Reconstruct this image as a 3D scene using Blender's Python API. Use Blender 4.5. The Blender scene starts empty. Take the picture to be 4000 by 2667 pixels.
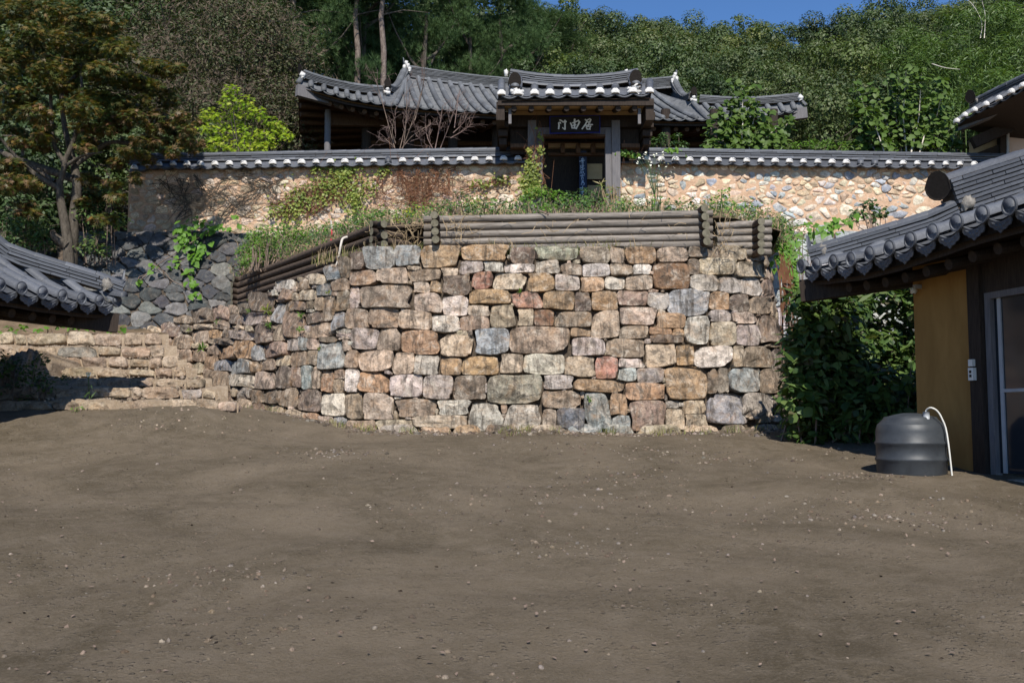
import bpy, math, random
import numpy as np
from mathutils import Matrix, Vector

R = math.radians
rng = np.random.default_rng(7)
random.seed(7)
scene = bpy.context.scene
COL = scene.collection

# ------------------------------------------------------------------ camera, sky, sun, exposure
FPX, CX, CY, PITCH = 3889.0, 2000.0, 1333.5, math.atan(317.0 / 3889.0)
cam_data = bpy.data.cameras.new("camera")
cam = bpy.data.objects.new("camera", cam_data)
COL.objects.link(cam)
cam_data.sensor_width = 36.0
cam_data.lens = 35.0
cam_data.clip_end = 3000
cam.rotation_euler = (R(90) + PITCH, 0, 0)
scene.camera = cam

SUN_EL, SUN_AZ = R(46), R(2.5)          # azimuth: degrees to the right of straight behind the camera
sun_pos = Vector((math.sin(SUN_AZ) * math.cos(SUN_EL), -math.cos(SUN_AZ) * math.cos(SUN_EL), math.sin(SUN_EL)))
world = bpy.data.worlds.new("World")
scene.world = world
world.use_nodes = True
wn = world.node_tree
sky = wn.nodes.new("ShaderNodeTexSky")
sky.sky_type = 'NISHITA'
sky.sun_disc = False
sky.sun_elevation = SUN_EL
sky.sun_rotation = R(180) - SUN_AZ
sky.altitude = 2500
sky.air_density = 1.0
sky.dust_density = 0.0
sky.ozone_density = 7.0
hs = wn.nodes.new("ShaderNodeHueSaturation")
hs.inputs["Saturation"].default_value = 1.06
wn.links.new(sky.outputs[0], hs.inputs["Color"])
wn.links.new(hs.outputs[0], wn.nodes["Background"].inputs[0])
wn.nodes["Background"].inputs[1].default_value = 0.125

sl = bpy.data.lights.new("sun", 'SUN')
sl.energy = 5.0
sl.angle = R(0.53)
sl.color = (1.0, 0.955, 0.88)
so = bpy.data.objects.new("sun", sl)
COL.objects.link(so)
so.rotation_euler = (-sun_pos).to_track_quat('-Z', 'Y').to_euler()
so.location = (0, -5, 40)

scene.view_settings.view_transform = 'Standard'
scene.view_settings.look = 'None'
scene.view_settings.exposure = 0.34
scene.view_settings.gamma = 1.0
scene.view_settings.use_curve_mapping = False
scene.cycles.max_bounces = 6
scene.cycles.diffuse_bounces = 3
scene.cycles.transparent_max_bounces = 8
scene.cycles.use_denoising = True

# ------------------------------------------------------------------ helpers
_sp, _cp = math.sin(PITCH), math.cos(PITCH)


def P(px, py, d):
    """World point at horizontal distance d that stands at this place of the photograph (4000 x 2667)."""
    v = (CY - py) / FPX
    k = d / (_cp - _sp * v)
    return np.array([(px - CX) / FPX * k, d, (_sp + _cp * v) * k])


def to_px(p):
    p = np.asarray(p, float)
    x, y, z = p[..., 0], p[..., 1], p[..., 2]
    w = _cp * y + _sp * z
    v = (-_sp * y + _cp * z) / w
    return np.stack([CX + FPX * x / w, CY - FPX * v], -1)


WORLD = {}
MAT = {}


def unit(v):
    v = np.asarray(v, float)
    return v / (np.linalg.norm(v) + 1e-12)


def frame(o, x, y, z, s=(1, 1, 1)):
    m = Matrix.Identity(4)
    for i, (a, k) in enumerate(((x, s[0]), (y, s[1]), (z, s[2]))):
        for j in range(3):
            m[j][i] = a[j] * k
    for j in range(3):
        m[j][3] = o[j]
    return m


def tagit(o, label=None, cat=None, group=None, kind=None):
    if label: o['label'] = label
    if cat: o['category'] = cat
    if group: o['group'] = group
    if kind: o['kind'] = kind
    return o


def thing(name, loc, label, cat, group=None):
    o = bpy.data.objects.new(name, None)
    COL.objects.link(o)
    o.location = [float(a) for a in loc]
    o.empty_display_size = 0.2
    WORLD[o.name] = Matrix.Translation(o.location)
    return tagit(o, label, cat, group, 'thing')


def link(name, mesh, parent=None, M=None):
    o = bpy.data.objects.new(name, mesh)
    COL.objects.link(o)
    M = M or Matrix.Identity(4)
    if parent is not None:
        o.parent = parent
        o.matrix_basis = WORLD[parent.name].inverted() @ M
    else:
        o.matrix_basis = M
    WORLD[o.name] = M
    return o


class MB:
    """Collects faces into one mesh."""

    def __init__(self):
        self.v, self.f, self.mi, self.c, self.n = [], [], [], [], 0

    def add(self, verts, faces, mi=0, col=None):
        verts = np.asarray(verts, float).reshape(-1, 3)
        n = self.n
        self.v.append(verts)
        self.f += [tuple(i + n for i in f) for f in faces]
        self.mi += [mi] * len(faces)
        if col is not None:
            self.c.append(np.tile(np.array(list(col) + [1.0]), (len(verts), 1)))
        self.n += len(verts)
        return self

    def box(self, c, x, y, z, mi=0):
        c, x, y, z = (np.asarray(a, float) for a in (c, x, y, z))
        vs = [c + i * x + j * y + k * z for i in (-1, 1) for j in (-1, 1) for k in (-1, 1)]
        return self.add(vs, [(0, 1, 3, 2), (4, 6, 7, 5), (0, 4, 5, 1), (2, 3, 7, 6), (0, 2, 6, 4), (1, 5, 7, 3)], mi)

    def abox(self, x0, x1, y0, y1, z0, z1, mi=0):
        return self.box(((x0 + x1) / 2, (y0 + y1) / 2, (z0 + z1) / 2), ((x1 - x0) / 2, 0, 0), (0, (y1 - y0) / 2, 0), (0, 0, (z1 - z0) / 2), mi)

    def beam(self, a, b, w, h, mi=0, up=(0, 0, 1)):
        a, b = np.asarray(a, float), np.asarray(b, float)
        y = unit(b - a)
        x = unit(np.cross(y, up))
        z = np.cross(x, y)
        return self.box((a + b) / 2, x * w / 2, (b - a) / 2, z * h / 2, mi)

    def tube(self, pts, rad, sides=7, mi=0, cap=True, capmi=None):
        pts = np.asarray(pts, float)
        rad = np.broadcast_to(np.asarray(rad, float), (len(pts),))
        t = np.gradient(pts, axis=0)
        ref = np.array([0, 0, 1.0]) if abs(unit(pts[-1] - pts[0])[2]) < 0.9 else np.array([1.0, 0, 0])
        vs = []
        for p, d, r in zip(pts, t, rad):
            d = unit(d)
            x = unit(np.cross(d, ref)); y = np.cross(d, x)
            for k in range(sides):
                a = 2 * math.pi * k / sides
                vs.append(p + r * (math.cos(a) * x + math.sin(a) * y))
        fs = []
        for i in range(len(pts) - 1):
            for k in range(sides):
                k2 = (k + 1) % sides
                fs.append((i * sides + k, i * sides + k2, (i + 1) * sides + k2, (i + 1) * sides + k))
        self.add(vs, fs, mi)
        if cap:
            n = self.n - len(vs)
            self.f.append(tuple(n + k for k in range(sides)))
            self.f.append(tuple(n + (len(pts) - 1) * sides + k for k in reversed(range(sides))))
            self.mi += [mi if capmi is None else capmi] * 2
        return self

    def mesh(self, name, mats, smooth=False):
        me = bpy.data.meshes.new(name)
        v = np.concatenate(self.v) if self.v else np.zeros((0, 3))
        me.from_pydata(v.tolist(), [], self.f)
        for m in (mats if isinstance(mats, (list, tuple)) else [mats]):
            me.materials.append(m)
        if any(self.mi):
            me.polygons.foreach_set("material_index", self.mi)
        if smooth:
            me.polygons.foreach_set("use_smooth", [True] * len(me.polygons))
        if self.c:
            ca = me.color_attributes.new("col", 'FLOAT_COLOR', 'POINT')
            ca.data.foreach_set("color", np.concatenate(self.c).astype(np.float32).ravel())
        me.update()
        return me

    def obj(self, name, mats, parent=None, smooth=False):
        return link(name, self.mesh(name, mats, smooth), parent)


class Pieces:
    """Alike pieces of one thing: the nearest 300 become parts that share mesh data, the rest one part of kind stuff."""

    def __init__(self, parent, name, mats, smooth=True, limit=300):
        self.parent, self.name, self.mats, self.smooth, self.limit = parent, name, mats, smooth, limit
        self.items, self.meshes = [], {}

    def add(self, tpl, M):
        self.items.append((tpl, M))

    def finish(self):
        self.items.sort(key=lambda t: t[1].translation.length)
        for tpl, M in self.items[:self.limit]:
            key = tpl[2]
            if key not in self.meshes:
                self.meshes[key] = MB().add(tpl[0], tpl[1], 0).mesh(self.name, self.mats, self.smooth)
                if len(tpl) > 3:
                    self.meshes[key].polygons.foreach_set("material_index", tpl[3])
            link(self.name, self.meshes[key], self.parent, M)
        rest = self.items[self.limit:]
        if rest:
            mb = MB()
            for tpl, M in rest:
                m = np.array(M)
                mb.add(np.asarray(tpl[0]) @ m[:3, :3].T + m[:3, 3], tpl[1])
                if len(tpl) > 3:
                    mb.mi[-len(tpl[1]):] = tpl[3]
            o = mb.obj("far_" + self.name + "s", self.mats, self.parent, self.smooth)
            o['kind'] = 'stuff'


def interp_poly(pts, t):
    """Point at fraction t (0..1, by length) of a 3D polyline."""
    pts = np.asarray(pts, float)
    L = np.concatenate([[0], np.cumsum(np.linalg.norm(np.diff(pts, axis=0), axis=1))])
    return np.array([np.interp(t * L[-1], L, pts[:, k]) for k in range(pts.shape[1])]).T


def poly_len(pts):
    return float(np.linalg.norm(np.diff(np.asarray(pts, float), axis=0), axis=1).sum())


def smooth_poly(pts, n=60):
    """Catmull-Rom through the points."""
    p = np.asarray(pts, float)
    p = np.vstack([2 * p[0] - p[1], p, 2 * p[-1] - p[-2]])
    out = []
    m = len(p) - 3
    for t in np.linspace(0, m, n):
        i = min(int(t), m - 1); u = t - i
        a, b, c, d = p[i:i + 4]
        out.append(0.5 * (2 * b + (c - a) * u + (2 * a - 5 * b + 4 * c - d) * u * u + (-a + 3 * b - 3 * c + d) * u ** 3))
    return np.array(out)


# ------------------------------------------------------------------ materials
class NT:
    def __init__(self, name, rough=0.8, spec=0.3):
        self.m = bpy.data.materials.new(name)
        self.m.use_nodes = True
        self.t = self.m.node_tree
        self.b = self.t.nodes["Principled BSDF"]
        self.b.inputs["Roughness"].default_value = rough
        self.b.inputs["Specular IOR Level"].default_value = spec
        MAT[name] = self.m

    def n(self, kind, **kw):
        nd = self.t.nodes.new("ShaderNode" + kind)
        for k, v in kw.items():
            setattr(nd, k, v)
        return nd

    def l(self, a, b):
        self.t.links.new(a, b)

    def coord(self, which="Object", scale=(1, 1, 1), loc=(0, 0, 0)):
        tc = self.n("TexCoord"); mp = self.n("Mapping")
        mp.inputs["Scale"].default_value = scale
        mp.inputs["Location"].default_value = loc
        self.l(tc.outputs[which], mp.inputs[0])
        return mp.outputs[0]

    def noise(self, co, scale, detail=4, rough=0.6, dist=0.0):
        nd = self.n("TexNoise")
        nd.inputs["Scale"].default_value = scale
        nd.inputs["Detail"].default_value = detail
        nd.inputs["Roughness"].default_value = rough
        nd.inputs["Distortion"].default_value = dist
        self.l(co, nd.inputs["Vector"])
        return nd.outputs["Fac"]

    def ramp(self, fac, stops):
        nd = self.n("ValToRGB")
        cr = nd.color_ramp
        while len(cr.elements) < len(stops):
            cr.elements.new(0.5)
        for e, (p, c) in zip(cr.elements, stops):
            e.position = p
            e.color = (c, c, c, 1) if not isinstance(c, (tuple, list)) else (*c, 1)
        self.l(fac, nd.inputs[0])
        return nd.outputs[0]

    def mix(self, fac, a, b, mode='MIX'):
        nd = self.n("Mix", data_type='RGBA', blend_type=mode)
        for s, v in ((nd.inputs[0], fac), (nd.inputs[6], a), (nd.inputs[7], b)):
            if isinstance(v, (int, float)):
                s.default_value = v
            elif isinstance(v, (tuple, list)):
                s.default_value = (*v, 1)
            else:
                self.l(v, s)
        return nd.outputs[2]

    def bump(self, h, strength=0.5, dist=0.02):
        nd = self.n("Bump")
        nd.inputs["Strength"].default_value = strength
        nd.inputs["Distance"].default_value = dist
        self.l(h, nd.inputs["Height"])
        self.l(nd.outputs[0], self.b.inputs["Normal"])

    def color(self, c):
        if isinstance(c, (tuple, list)):
            self.b.inputs["Base Color"].default_value = (*c, 1)
        else:
            self.l(c, self.b.inputs["Base Color"])
        return self.m


def stone_mat(name, streak=0.6, rust=0.35, bump=0.9, tan=0.3, lichen=0.8, paleness=0.7):
    t = NT(name, 0.9, 0.2)
    at = t.n("Attribute", attribute_name="col")
    co = t.coord()
    big = t.noise(co, 4.5, 6, 0.7, 0.9)
    fine = t.noise(co, 38, 6, 0.75)
    mid = t.noise(co, 13, 6, 0.75, 0.8)
    st = t.noise(t.coord(scale=(9, 9, 1.0)), 1.5, 6, 0.7, 0.5)
    c = t.mix(t.ramp(t.noise(t.coord(loc=(5, 5, 1)), 4, 5, 0.7, 1.2), [(0.4, 0.0), (0.62, tan)]), at.outputs[0], (0.37, 0.285, 0.205))
    c = t.mix(1.0, c, t.ramp(big, [(0.28, 0.5), (0.5, 1.0), (0.72, 1.45)]), 'MULTIPLY')
    c = t.mix(1.0, c, t.ramp(fine, [(0.3, 0.6), (0.52, 1.05), (0.72, 1.4)]), 'MULTIPLY')
    rf = t.ramp(t.noise(t.coord(loc=(3, 1, 7)), 3.4, 6, 0.75, 1.2), [(0.5, 0.0), (0.66, rust)])
    c = t.mix(rf, c, (0.37, 0.19, 0.07))
    pale = t.ramp(t.noise(t.coord(loc=(9, 4, 2)), 7, 6, 0.75, 0.8), [(0.52, 0.0), (0.68, paleness)])
    c = t.mix(pale, c, (0.6, 0.52, 0.42))
    dk = t.ramp(st, [(0.5, 0.0), (0.62, streak)])
    c = t.mix(dk, c, (0.07, 0.056, 0.043))
    li = t.ramp(t.noise(t.coord(loc=(1, 8, 5)), 4.5, 7, 0.8, 0.7), [(0.54, 0.0), (0.66, lichen)])
    c = t.mix(li, c, (0.06, 0.05, 0.04))
    t.color(c)
    h = t.mix(0.5, mid, fine)
    vor = t.n("TexVoronoi", feature='F1')
    vor.inputs["Scale"].default_value = 9
    wv = t.mix(0.12, co, mid, 'ADD')
    t.l(wv, vor.inputs["Vector"])
    h2 = t.mix(0.45, h, vor.outputs["Distance"])
    t.bump(h2, bump, 0.07)
    return t.m


def simple_mat(name, c1, c2, scale=8, rough=0.8, spec=0.3, bump=0.3, dist=0.01, stretch=(1, 1, 1), objvar=0.0, detail=5):
    t = NT(name, rough, spec)
    co = t.coord(scale=stretch)
    f = t.noise(co, scale, detail, 0.65, 0.4)
    c = t.mix(t.ramp(f, [(0.3, 0.0), (0.7, 1.0)]), c1, c2)
    if objvar:
        oi = t.n("ObjectInfo")
        c = t.mix(1.0, c, t.ramp(oi.outputs["Random"], [(0.0, 1 - objvar), (1.0, 1 + objvar)]), 'MULTIPLY')
    t.color(c)
    if bump:
        t.bump(t.noise(co, scale * 3, 5, 0.7), bump, dist)
    return t.m


def leaf_mat(name, cols, trans=0.3, rough=0.5, spec=0.35, patch=1.2, tree=False):
    t = NT(name, rough, spec)
    g = t.n("NewGeometry")
    k = len(cols)
    c = t.ramp(g.outputs["Random Per Island"], [(i / max(1, k - 1), col) for i, col in enumerate(cols)])
    pn = t.noise(t.coord(), patch, 3, 0.6)
    c = t.mix(1.0, c, t.ramp(pn, [(0.3, 0.7), (0.7, 1.25)]), 'MULTIPLY')
    oi = t.n("ObjectInfo")
    c = t.mix(1.0, c, t.ramp(oi.outputs["Random"], [(0.0, (0.55, 0.62, 0.6)), (0.35, (0.75, 0.88, 0.78)), (0.7, (0.95, 1.0, 0.92)), (1.0, (1.2, 1.16, 1.0))]), 'MULTIPLY') if tree else c
    t.color(c)
    tr = t.n("BsdfTranslucent")
    tc = t.mix(1.0, c, (1.25, 1.3, 0.6), 'MULTIPLY')
    t.l(tc, tr.inputs[0])
    mx = t.n("MixShader")
    mx.inputs[0].default_value = trans
    t.l(t.b.outputs[0], mx.inputs[1]); t.l(tr.outputs[0], mx.inputs[2])
    t.l(mx.outputs[0], t.t.nodes["Material Output"].inputs[0])
    return t.m


stone_mat("wall_stone", 0.7, 0.36)
stone_mat("clay_stone", 0.12, 0.12, 0.6, 0.2, 0.15, 0.5)
stone_mat("step_stone", 0.35, 0.25, 0.9, 0.4, 0.6, 0.4)
stone_mat("grey_stone", 0.3, 0.05, 0.6, 0.0, 0.5, 0.16)
simple_mat("joint_earth", (0.05, 0.04, 0.03), (0.13, 0.1, 0.075), 14, 1.0, 0.1, 0.8, 0.03)
simple_mat("clay", (0.44, 0.275, 0.17), (0.63, 0.435, 0.3), 7, 0.95, 0.1, 0.9, 0.03)
simple_mat("roof_tile", (0.052, 0.056, 0.066), (0.105, 0.11, 0.122), 9, 0.55, 0.4, 0.25, 0.004, objvar=0.28)
simple_mat("old_roof_tile", (0.06, 0.064, 0.07), (0.14, 0.143, 0.148), 6, 0.7, 0.3, 0.35, 0.006, objvar=0.3)
simple_mat("lime_plaster", (0.4, 0.38, 0.35), (0.78, 0.755, 0.72), 14, 0.9, 0.15, 0.5, 0.01)
simple_mat("grey_mortar", (0.2, 0.18, 0.155), (0.34, 0.31, 0.27), 20, 0.95, 0.1, 0.9, 0.02)
simple_mat("dark_wood", (0.02, 0.014, 0.011), (0.05, 0.036, 0.027), 4, 0.8, 0.2, 0.4, 0.006, (14, 14, 1.5))
simple_mat("brown_wood", (0.055, 0.03, 0.017), (0.12, 0.068, 0.038), 4, 0.8, 0.2, 0.4, 0.006, (10, 10, 2))
simple_mat("weathered_post", (0.1, 0.095, 0.1), (0.2, 0.185, 0.18), 4, 0.85, 0.2, 0.6, 0.008, (22, 22, 1.2))
simple_mat("grey_log", (0.1, 0.085, 0.07), (0.3, 0.262, 0.225), 3, 0.85, 0.2, 0.7, 0.008, (1.2, 18, 18), objvar=0.18)
simple_mat("brown_log", (0.045, 0.032, 0.024), (0.115, 0.085, 0.065), 3, 0.9, 0.15, 0.7, 0.01, (4, 4, 18), objvar=0.2)
simple_mat("log_end", (0.09, 0.08, 0.055), (0.2, 0.18, 0.13), 20, 0.9, 0.1, 0.6, 0.006)
simple_mat("cream_plaster", (0.42, 0.29, 0.15), (0.55, 0.4, 0.23), 3, 0.95, 0.1, 0.2, 0.004)
simple_mat("ochre_plaster", (0.24, 0.132, 0.042), (0.36, 0.205, 0.068), 1.6, 0.95, 0.08, 0.25, 0.004, (2, 2, 0.7), detail=8)
simple_mat("pink_plaster", (0.62, 0.47, 0.4), (0.72, 0.56, 0.48), 2, 0.95, 0.1, 0.15, 0.003)
simple_mat("thicket_twig", (0.05, 0.037, 0.026), (0.15, 0.115, 0.085), 9, 0.95, 0.1, 0)
simple_mat("bark", (0.04, 0.033, 0.026), (0.135, 0.115, 0.092), 6, 0.95, 0.1, 0.9, 0.02, (3, 3, 1))
simple_mat("pine_bark", (0.08, 0.06, 0.05), (0.25, 0.2, 0.17), 5, 0.95, 0.1, 0.9, 0.03, (3, 3, 1))
simple_mat("twig", (0.1, 0.07, 0.055), (0.24, 0.18, 0.14), 9, 0.95, 0.1, 0)
simple_mat("red_twig", (0.12, 0.075, 0.062), (0.22, 0.16, 0.14), 9, 0.9, 0.2, 0)
simple_mat("dry_grass", (0.26, 0.18, 0.1), (0.42, 0.32, 0.2), 9, 0.95, 0.1, 0)
simple_mat("dry_vine", (0.12, 0.055, 0.03), (0.24, 0.12, 0.07), 9, 0.95, 0.1, 0)
simple_mat("hill_soil", (0.03, 0.026, 0.016), (0.075, 0.06, 0.038), 1.5, 1.0, 0.05, 0.5, 0.05)
simple_mat("metal_grey", (0.3, 0.31, 0.32), (0.38, 0.39, 0.4), 5, 0.45, 0.5, 0)
simple_mat("black_rubber", (0.025, 0.028, 0.032), (0.045, 0.05, 0.055), 6, 0.5, 0.4, 0.1)
simple_mat("white_plastic", (0.6, 0.58, 0.52), (0.7, 0.68, 0.62), 6, 0.5, 0.4, 0)
simple_mat("sign_black", (0.016, 0.013, 0.011), (0.026, 0.022, 0.019), 12, 0.9, 0.08, 0.1)
simple_mat("sign_blue", (0.012, 0.014, 0.09), (0.02, 0.024, 0.13), 12, 0.8, 0.1, 0)
simple_mat("letter_grey", (0.55, 0.54, 0.48), (0.68, 0.66, 0.6), 12, 0.7, 0.2, 0)
simple_mat("plaque_skylit", (0.02, 0.032, 0.07), (0.04, 0.055, 0.1), 6, 0.7, 0.2, 0.2)  # bluish skylight is put into the plaque's base colour
simple_mat("letter_skylit", (0.5, 0.62, 0.8), (0.6, 0.7, 0.85), 12, 0.7, 0.2, 0)  # letters carry the same blue skylight in their colour
simple_mat("red_paint", (0.5, 0.03, 0.05), (0.6, 0.06, 0.08), 12, 0.6, 0.3, 0)
simple_mat("driftwood", (0.45, 0.4, 0.34), (0.62, 0.57, 0.5), 12, 0.9, 0.2, 0.3)
t = NT("window_glass", 0.08, 0.5)
t.color((0.02, 0.024, 0.03))

# packed earth of the yard and of the slopes
t = NT("yard_earth", 0.97, 0.08)
co = t.coord()
c = t.mix(t.ramp(t.noise(co, 0.42, 8, 0.72, 1.2), [(0.38, 0.0), (0.62, 1.0)]), (0.098, 0.077, 0.05), (0.175, 0.138, 0.096))
c = t.mix(t.ramp(t.noise(co, 5, 7, 0.75, 0.8), [(0.45, 0.0), (0.7, 0.6)]), c, (0.2, 0.162, 0.12))
c = t.mix(t.ramp(t.noise(t.coord(loc=(4, 2, 0)), 2.2, 6, 0.75, 0.6), [(0.55, 0.0), (0.72, 0.5)]), c, (0.085, 0.066, 0.045))
vo = t.n("TexVoronoi", feature='F1'); vo.inputs["Scale"].default_value = 30; vo.inputs["Randomness"].default_value = 1.0
t.l(co, vo.inputs["Vector"])
sep = t.n("SeparateColor"); t.l(vo.outputs["Color"], sep.inputs[0])
pick = t.ramp(sep.outputs[0], [(0.62, 0.0), (0.64, 1.0)])
dens = t.ramp(t.noise(t.coord(loc=(2, 9, 0)), 1.1, 5, 0.7, 0.5), [(0.42, 0.0), (0.62, 1.0)])
body = t.ramp(vo.outputs["Distance"], [(0.3, 1.0), (0.42, 0.0)])
stone_f = t.mix(1.0, t.mix(1.0, pick, body, 'MULTIPLY'), dens, 'MULTIPLY')
c = t.mix(t.mix(1.0, stone_f, (0.6, 0.6, 0.6), 'MULTIPLY'), c, t.ramp(sep.outputs[1], [(0.0, (0.075, 0.062, 0.05)), (0.5, (0.16, 0.13, 0.1)), (1.0, (0.27, 0.23, 0.18))]))
c = t.mix(t.ramp(t.noise(co, 55, 5, 0.8), [(0.5, 0.0), (0.68, 0.6)]), c, (0.2, 0.165, 0.125))
c = t.mix(t.ramp(t.noise(t.coord(loc=(7, 2, 0)), 70, 4, 0.8), [(0.55, 0.0), (0.68, 0.65)]), c, (0.058, 0.046, 0.034))
t.color(c)
hh = t.mix(0.5, t.noise(co, 7, 8, 0.8), t.noise(co, 45, 6, 0.8))
t.bump(t.mix(0.35, hh, stone_f), 1.0, 0.06)
t = NT("step_earth", 0.97, 0.08)
co = t.coord()
c = t.mix(t.ramp(t.noise(co, 2.5, 6, 0.7, 0.6), [(0.3, 0.0), (0.7, 1.0)]), (0.2, 0.145, 0.095), (0.36, 0.28, 0.2))
c = t.mix(t.ramp(t.noise(co, 30, 6, 0.75), [(0.5, 0.0), (0.7, 0.7)]), c, (0.45, 0.38, 0.3))
t.color(c)
t.bump(t.noise(co, 14, 6, 0.75), 0.9, 0.05)
t = NT("terrace_earth", 0.97, 0.08)
co = t.coord()
c = t.mix(t.ramp(t.noise(co, 2, 6, 0.7, 0.6), [(0.35, 0.0), (0.65, 1.0)]), (0.1, 0.075, 0.045), (0.24, 0.17, 0.11))
t.color(c)
t.bump(t.noise(co, 10, 6, 0.75), 0.9, 0.06)

leaf_mat("maple_leaf", [(0.022, 0.04, 0.008), (0.05, 0.07, 0.012), (0.085, 0.088, 0.014), (0.15, 0.088, 0.018), (0.036, 0.056, 0.01)], 0.3, 0.5, 0.3)
leaf_mat("maple_leaf_red", [(0.13, 0.06, 0.025), (0.2, 0.12, 0.06), (0.1, 0.08, 0.025)], 0.3)
leaf_mat("young_maple_leaf", [(0.3, 0.42, 0.03), (0.4, 0.5, 0.04), (0.2, 0.34, 0.025), (0.5, 0.5, 0.06)], 0.45, 0.5, 0.2)
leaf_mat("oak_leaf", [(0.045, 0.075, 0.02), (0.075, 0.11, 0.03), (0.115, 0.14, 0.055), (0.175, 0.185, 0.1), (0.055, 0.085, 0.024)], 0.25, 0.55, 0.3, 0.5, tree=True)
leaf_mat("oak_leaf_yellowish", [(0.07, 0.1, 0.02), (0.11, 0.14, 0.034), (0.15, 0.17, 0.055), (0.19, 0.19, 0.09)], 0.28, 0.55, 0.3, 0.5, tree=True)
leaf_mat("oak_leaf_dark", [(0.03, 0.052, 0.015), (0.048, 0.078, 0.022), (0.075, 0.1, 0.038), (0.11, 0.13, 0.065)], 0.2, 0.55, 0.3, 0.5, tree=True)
leaf_mat("pine_needle", [(0.035, 0.065, 0.024), (0.055, 0.095, 0.036), (0.085, 0.13, 0.052), (0.11, 0.155, 0.07)], 0.2, 0.7, 0.15, 0.6, tree=True)
leaf_mat("thicket_leaf", [(0.025, 0.036, 0.013), (0.05, 0.064, 0.022), (0.08, 0.088, 0.036), (0.1, 0.085, 0.05)], 0.2, 0.6, 0.25, 0.8)
leaf_mat("magnolia_leaf", [(0.045, 0.09, 0.014), (0.075, 0.13, 0.022), (0.12, 0.17, 0.045)], 0.25, 0.5, 0.25)
leaf_mat("bamboo_leaf", [(0.05, 0.1, 0.02), (0.085, 0.145, 0.032), (0.12, 0.18, 0.045)], 0.28)
leaf_mat("shrub_leaf", [(0.08, 0.19, 0.02), (0.13, 0.26, 0.03), (0.17, 0.3, 0.045), (0.07, 0.14, 0.02)], 0.35)
leaf_mat("dark_shrub_leaf", [(0.03, 0.07, 0.016), (0.05, 0.1, 0.024), (0.08, 0.13, 0.04)], 0.25)
leaf_mat("ivy_leaf", [(0.13, 0.19, 0.03), (0.22, 0.27, 0.05), (0.3, 0.31, 0.07), (0.1, 0.15, 0.025)], 0.3)
leaf_mat("kudzu_leaf", [(0.07, 0.17, 0.02), (0.12, 0.25, 0.03), (0.17, 0.3, 0.045)], 0.38)
leaf_mat("hedge_leaf", [(0.025, 0.055, 0.014), (0.05, 0.095, 0.022), (0.09, 0.15, 0.035), (0.13, 0.19, 0.05), (0.1, 0.085, 0.05)], 0.3)
leaf_mat("yellow_leaf", [(0.45, 0.42, 0.03), (0.3, 0.35, 0.03)], 0.35)
leaf_mat("grass_blade", [(0.12, 0.17, 0.03), (0.2, 0.22, 0.06), (0.3, 0.26, 0.12), (0.36, 0.29, 0.17)], 0.3)
leaf_mat("petal", [(0.75, 0.75, 0.68), (0.8, 0.78, 0.6)], 0.2)
# ------------------------------------------------------------------ stones
STONE = {'b': (0.27, 0.2, 0.145), 't': (0.42, 0.33, 0.24), 'o': (0.37, 0.23, 0.125), 'r': (0.33, 0.17, 0.12),
         'g': (0.28, 0.29, 0.285), 'w': (0.56, 0.49, 0.41), 'd': (0.14, 0.108, 0.084), 'p': (0.36, 0.31, 0.27),
         'k': (0.13, 0.145, 0.155), 'x': (0.16, 0.085, 0.05), 'l': (0.27, 0.255, 0.19), 'c': (0.34, 0.22, 0.13)}


def superellipse(x0, y0, x1, y1, n, rs, jit=0.035):
    """Outline of a squarish stone with uneven corners, clockwise from the right, in the same plane as the box."""
    cx, cy, a, b = (x0 + x1) / 2, (y0 + y1) / 2, (x1 - x0) / 2, (y1 - y0) / 2
    p = [rs.uniform(2.6, 6.5) for _ in range(4)]
    sh = rs.uniform(-0.12, 0.12); tp = rs.uniform(-0.13, 0.13); sl_ = rs.uniform(-0.1, 0.1)
    out = []
    for i in range(n):
        t = 2 * math.pi * (i + 0.5) / n
        q = p[int(t / (math.pi / 2)) % 4]
        c, s = math.cos(t), math.sin(t)
        ux = math.copysign(abs(c) ** (2 / q), c); uy = math.copysign(abs(s) ** (2 / q), s)
        k = 1 + rs.uniform(-jit, jit)
        out.append((cx + a * (ux * k * (1 + tp * uy) + sh * uy * b / max(a, b)), cy + b * uy * k + sl_ * ux * b))
    return out


def chaikin(p, n=1):
    for _ in range(n):
        q = np.roll(p, -1, axis=0)
        p = np.stack([0.75 * p + 0.25 * q, 0.25 * p + 0.75 * q], 1).reshape(-1, p.shape[1])
    return p


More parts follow.
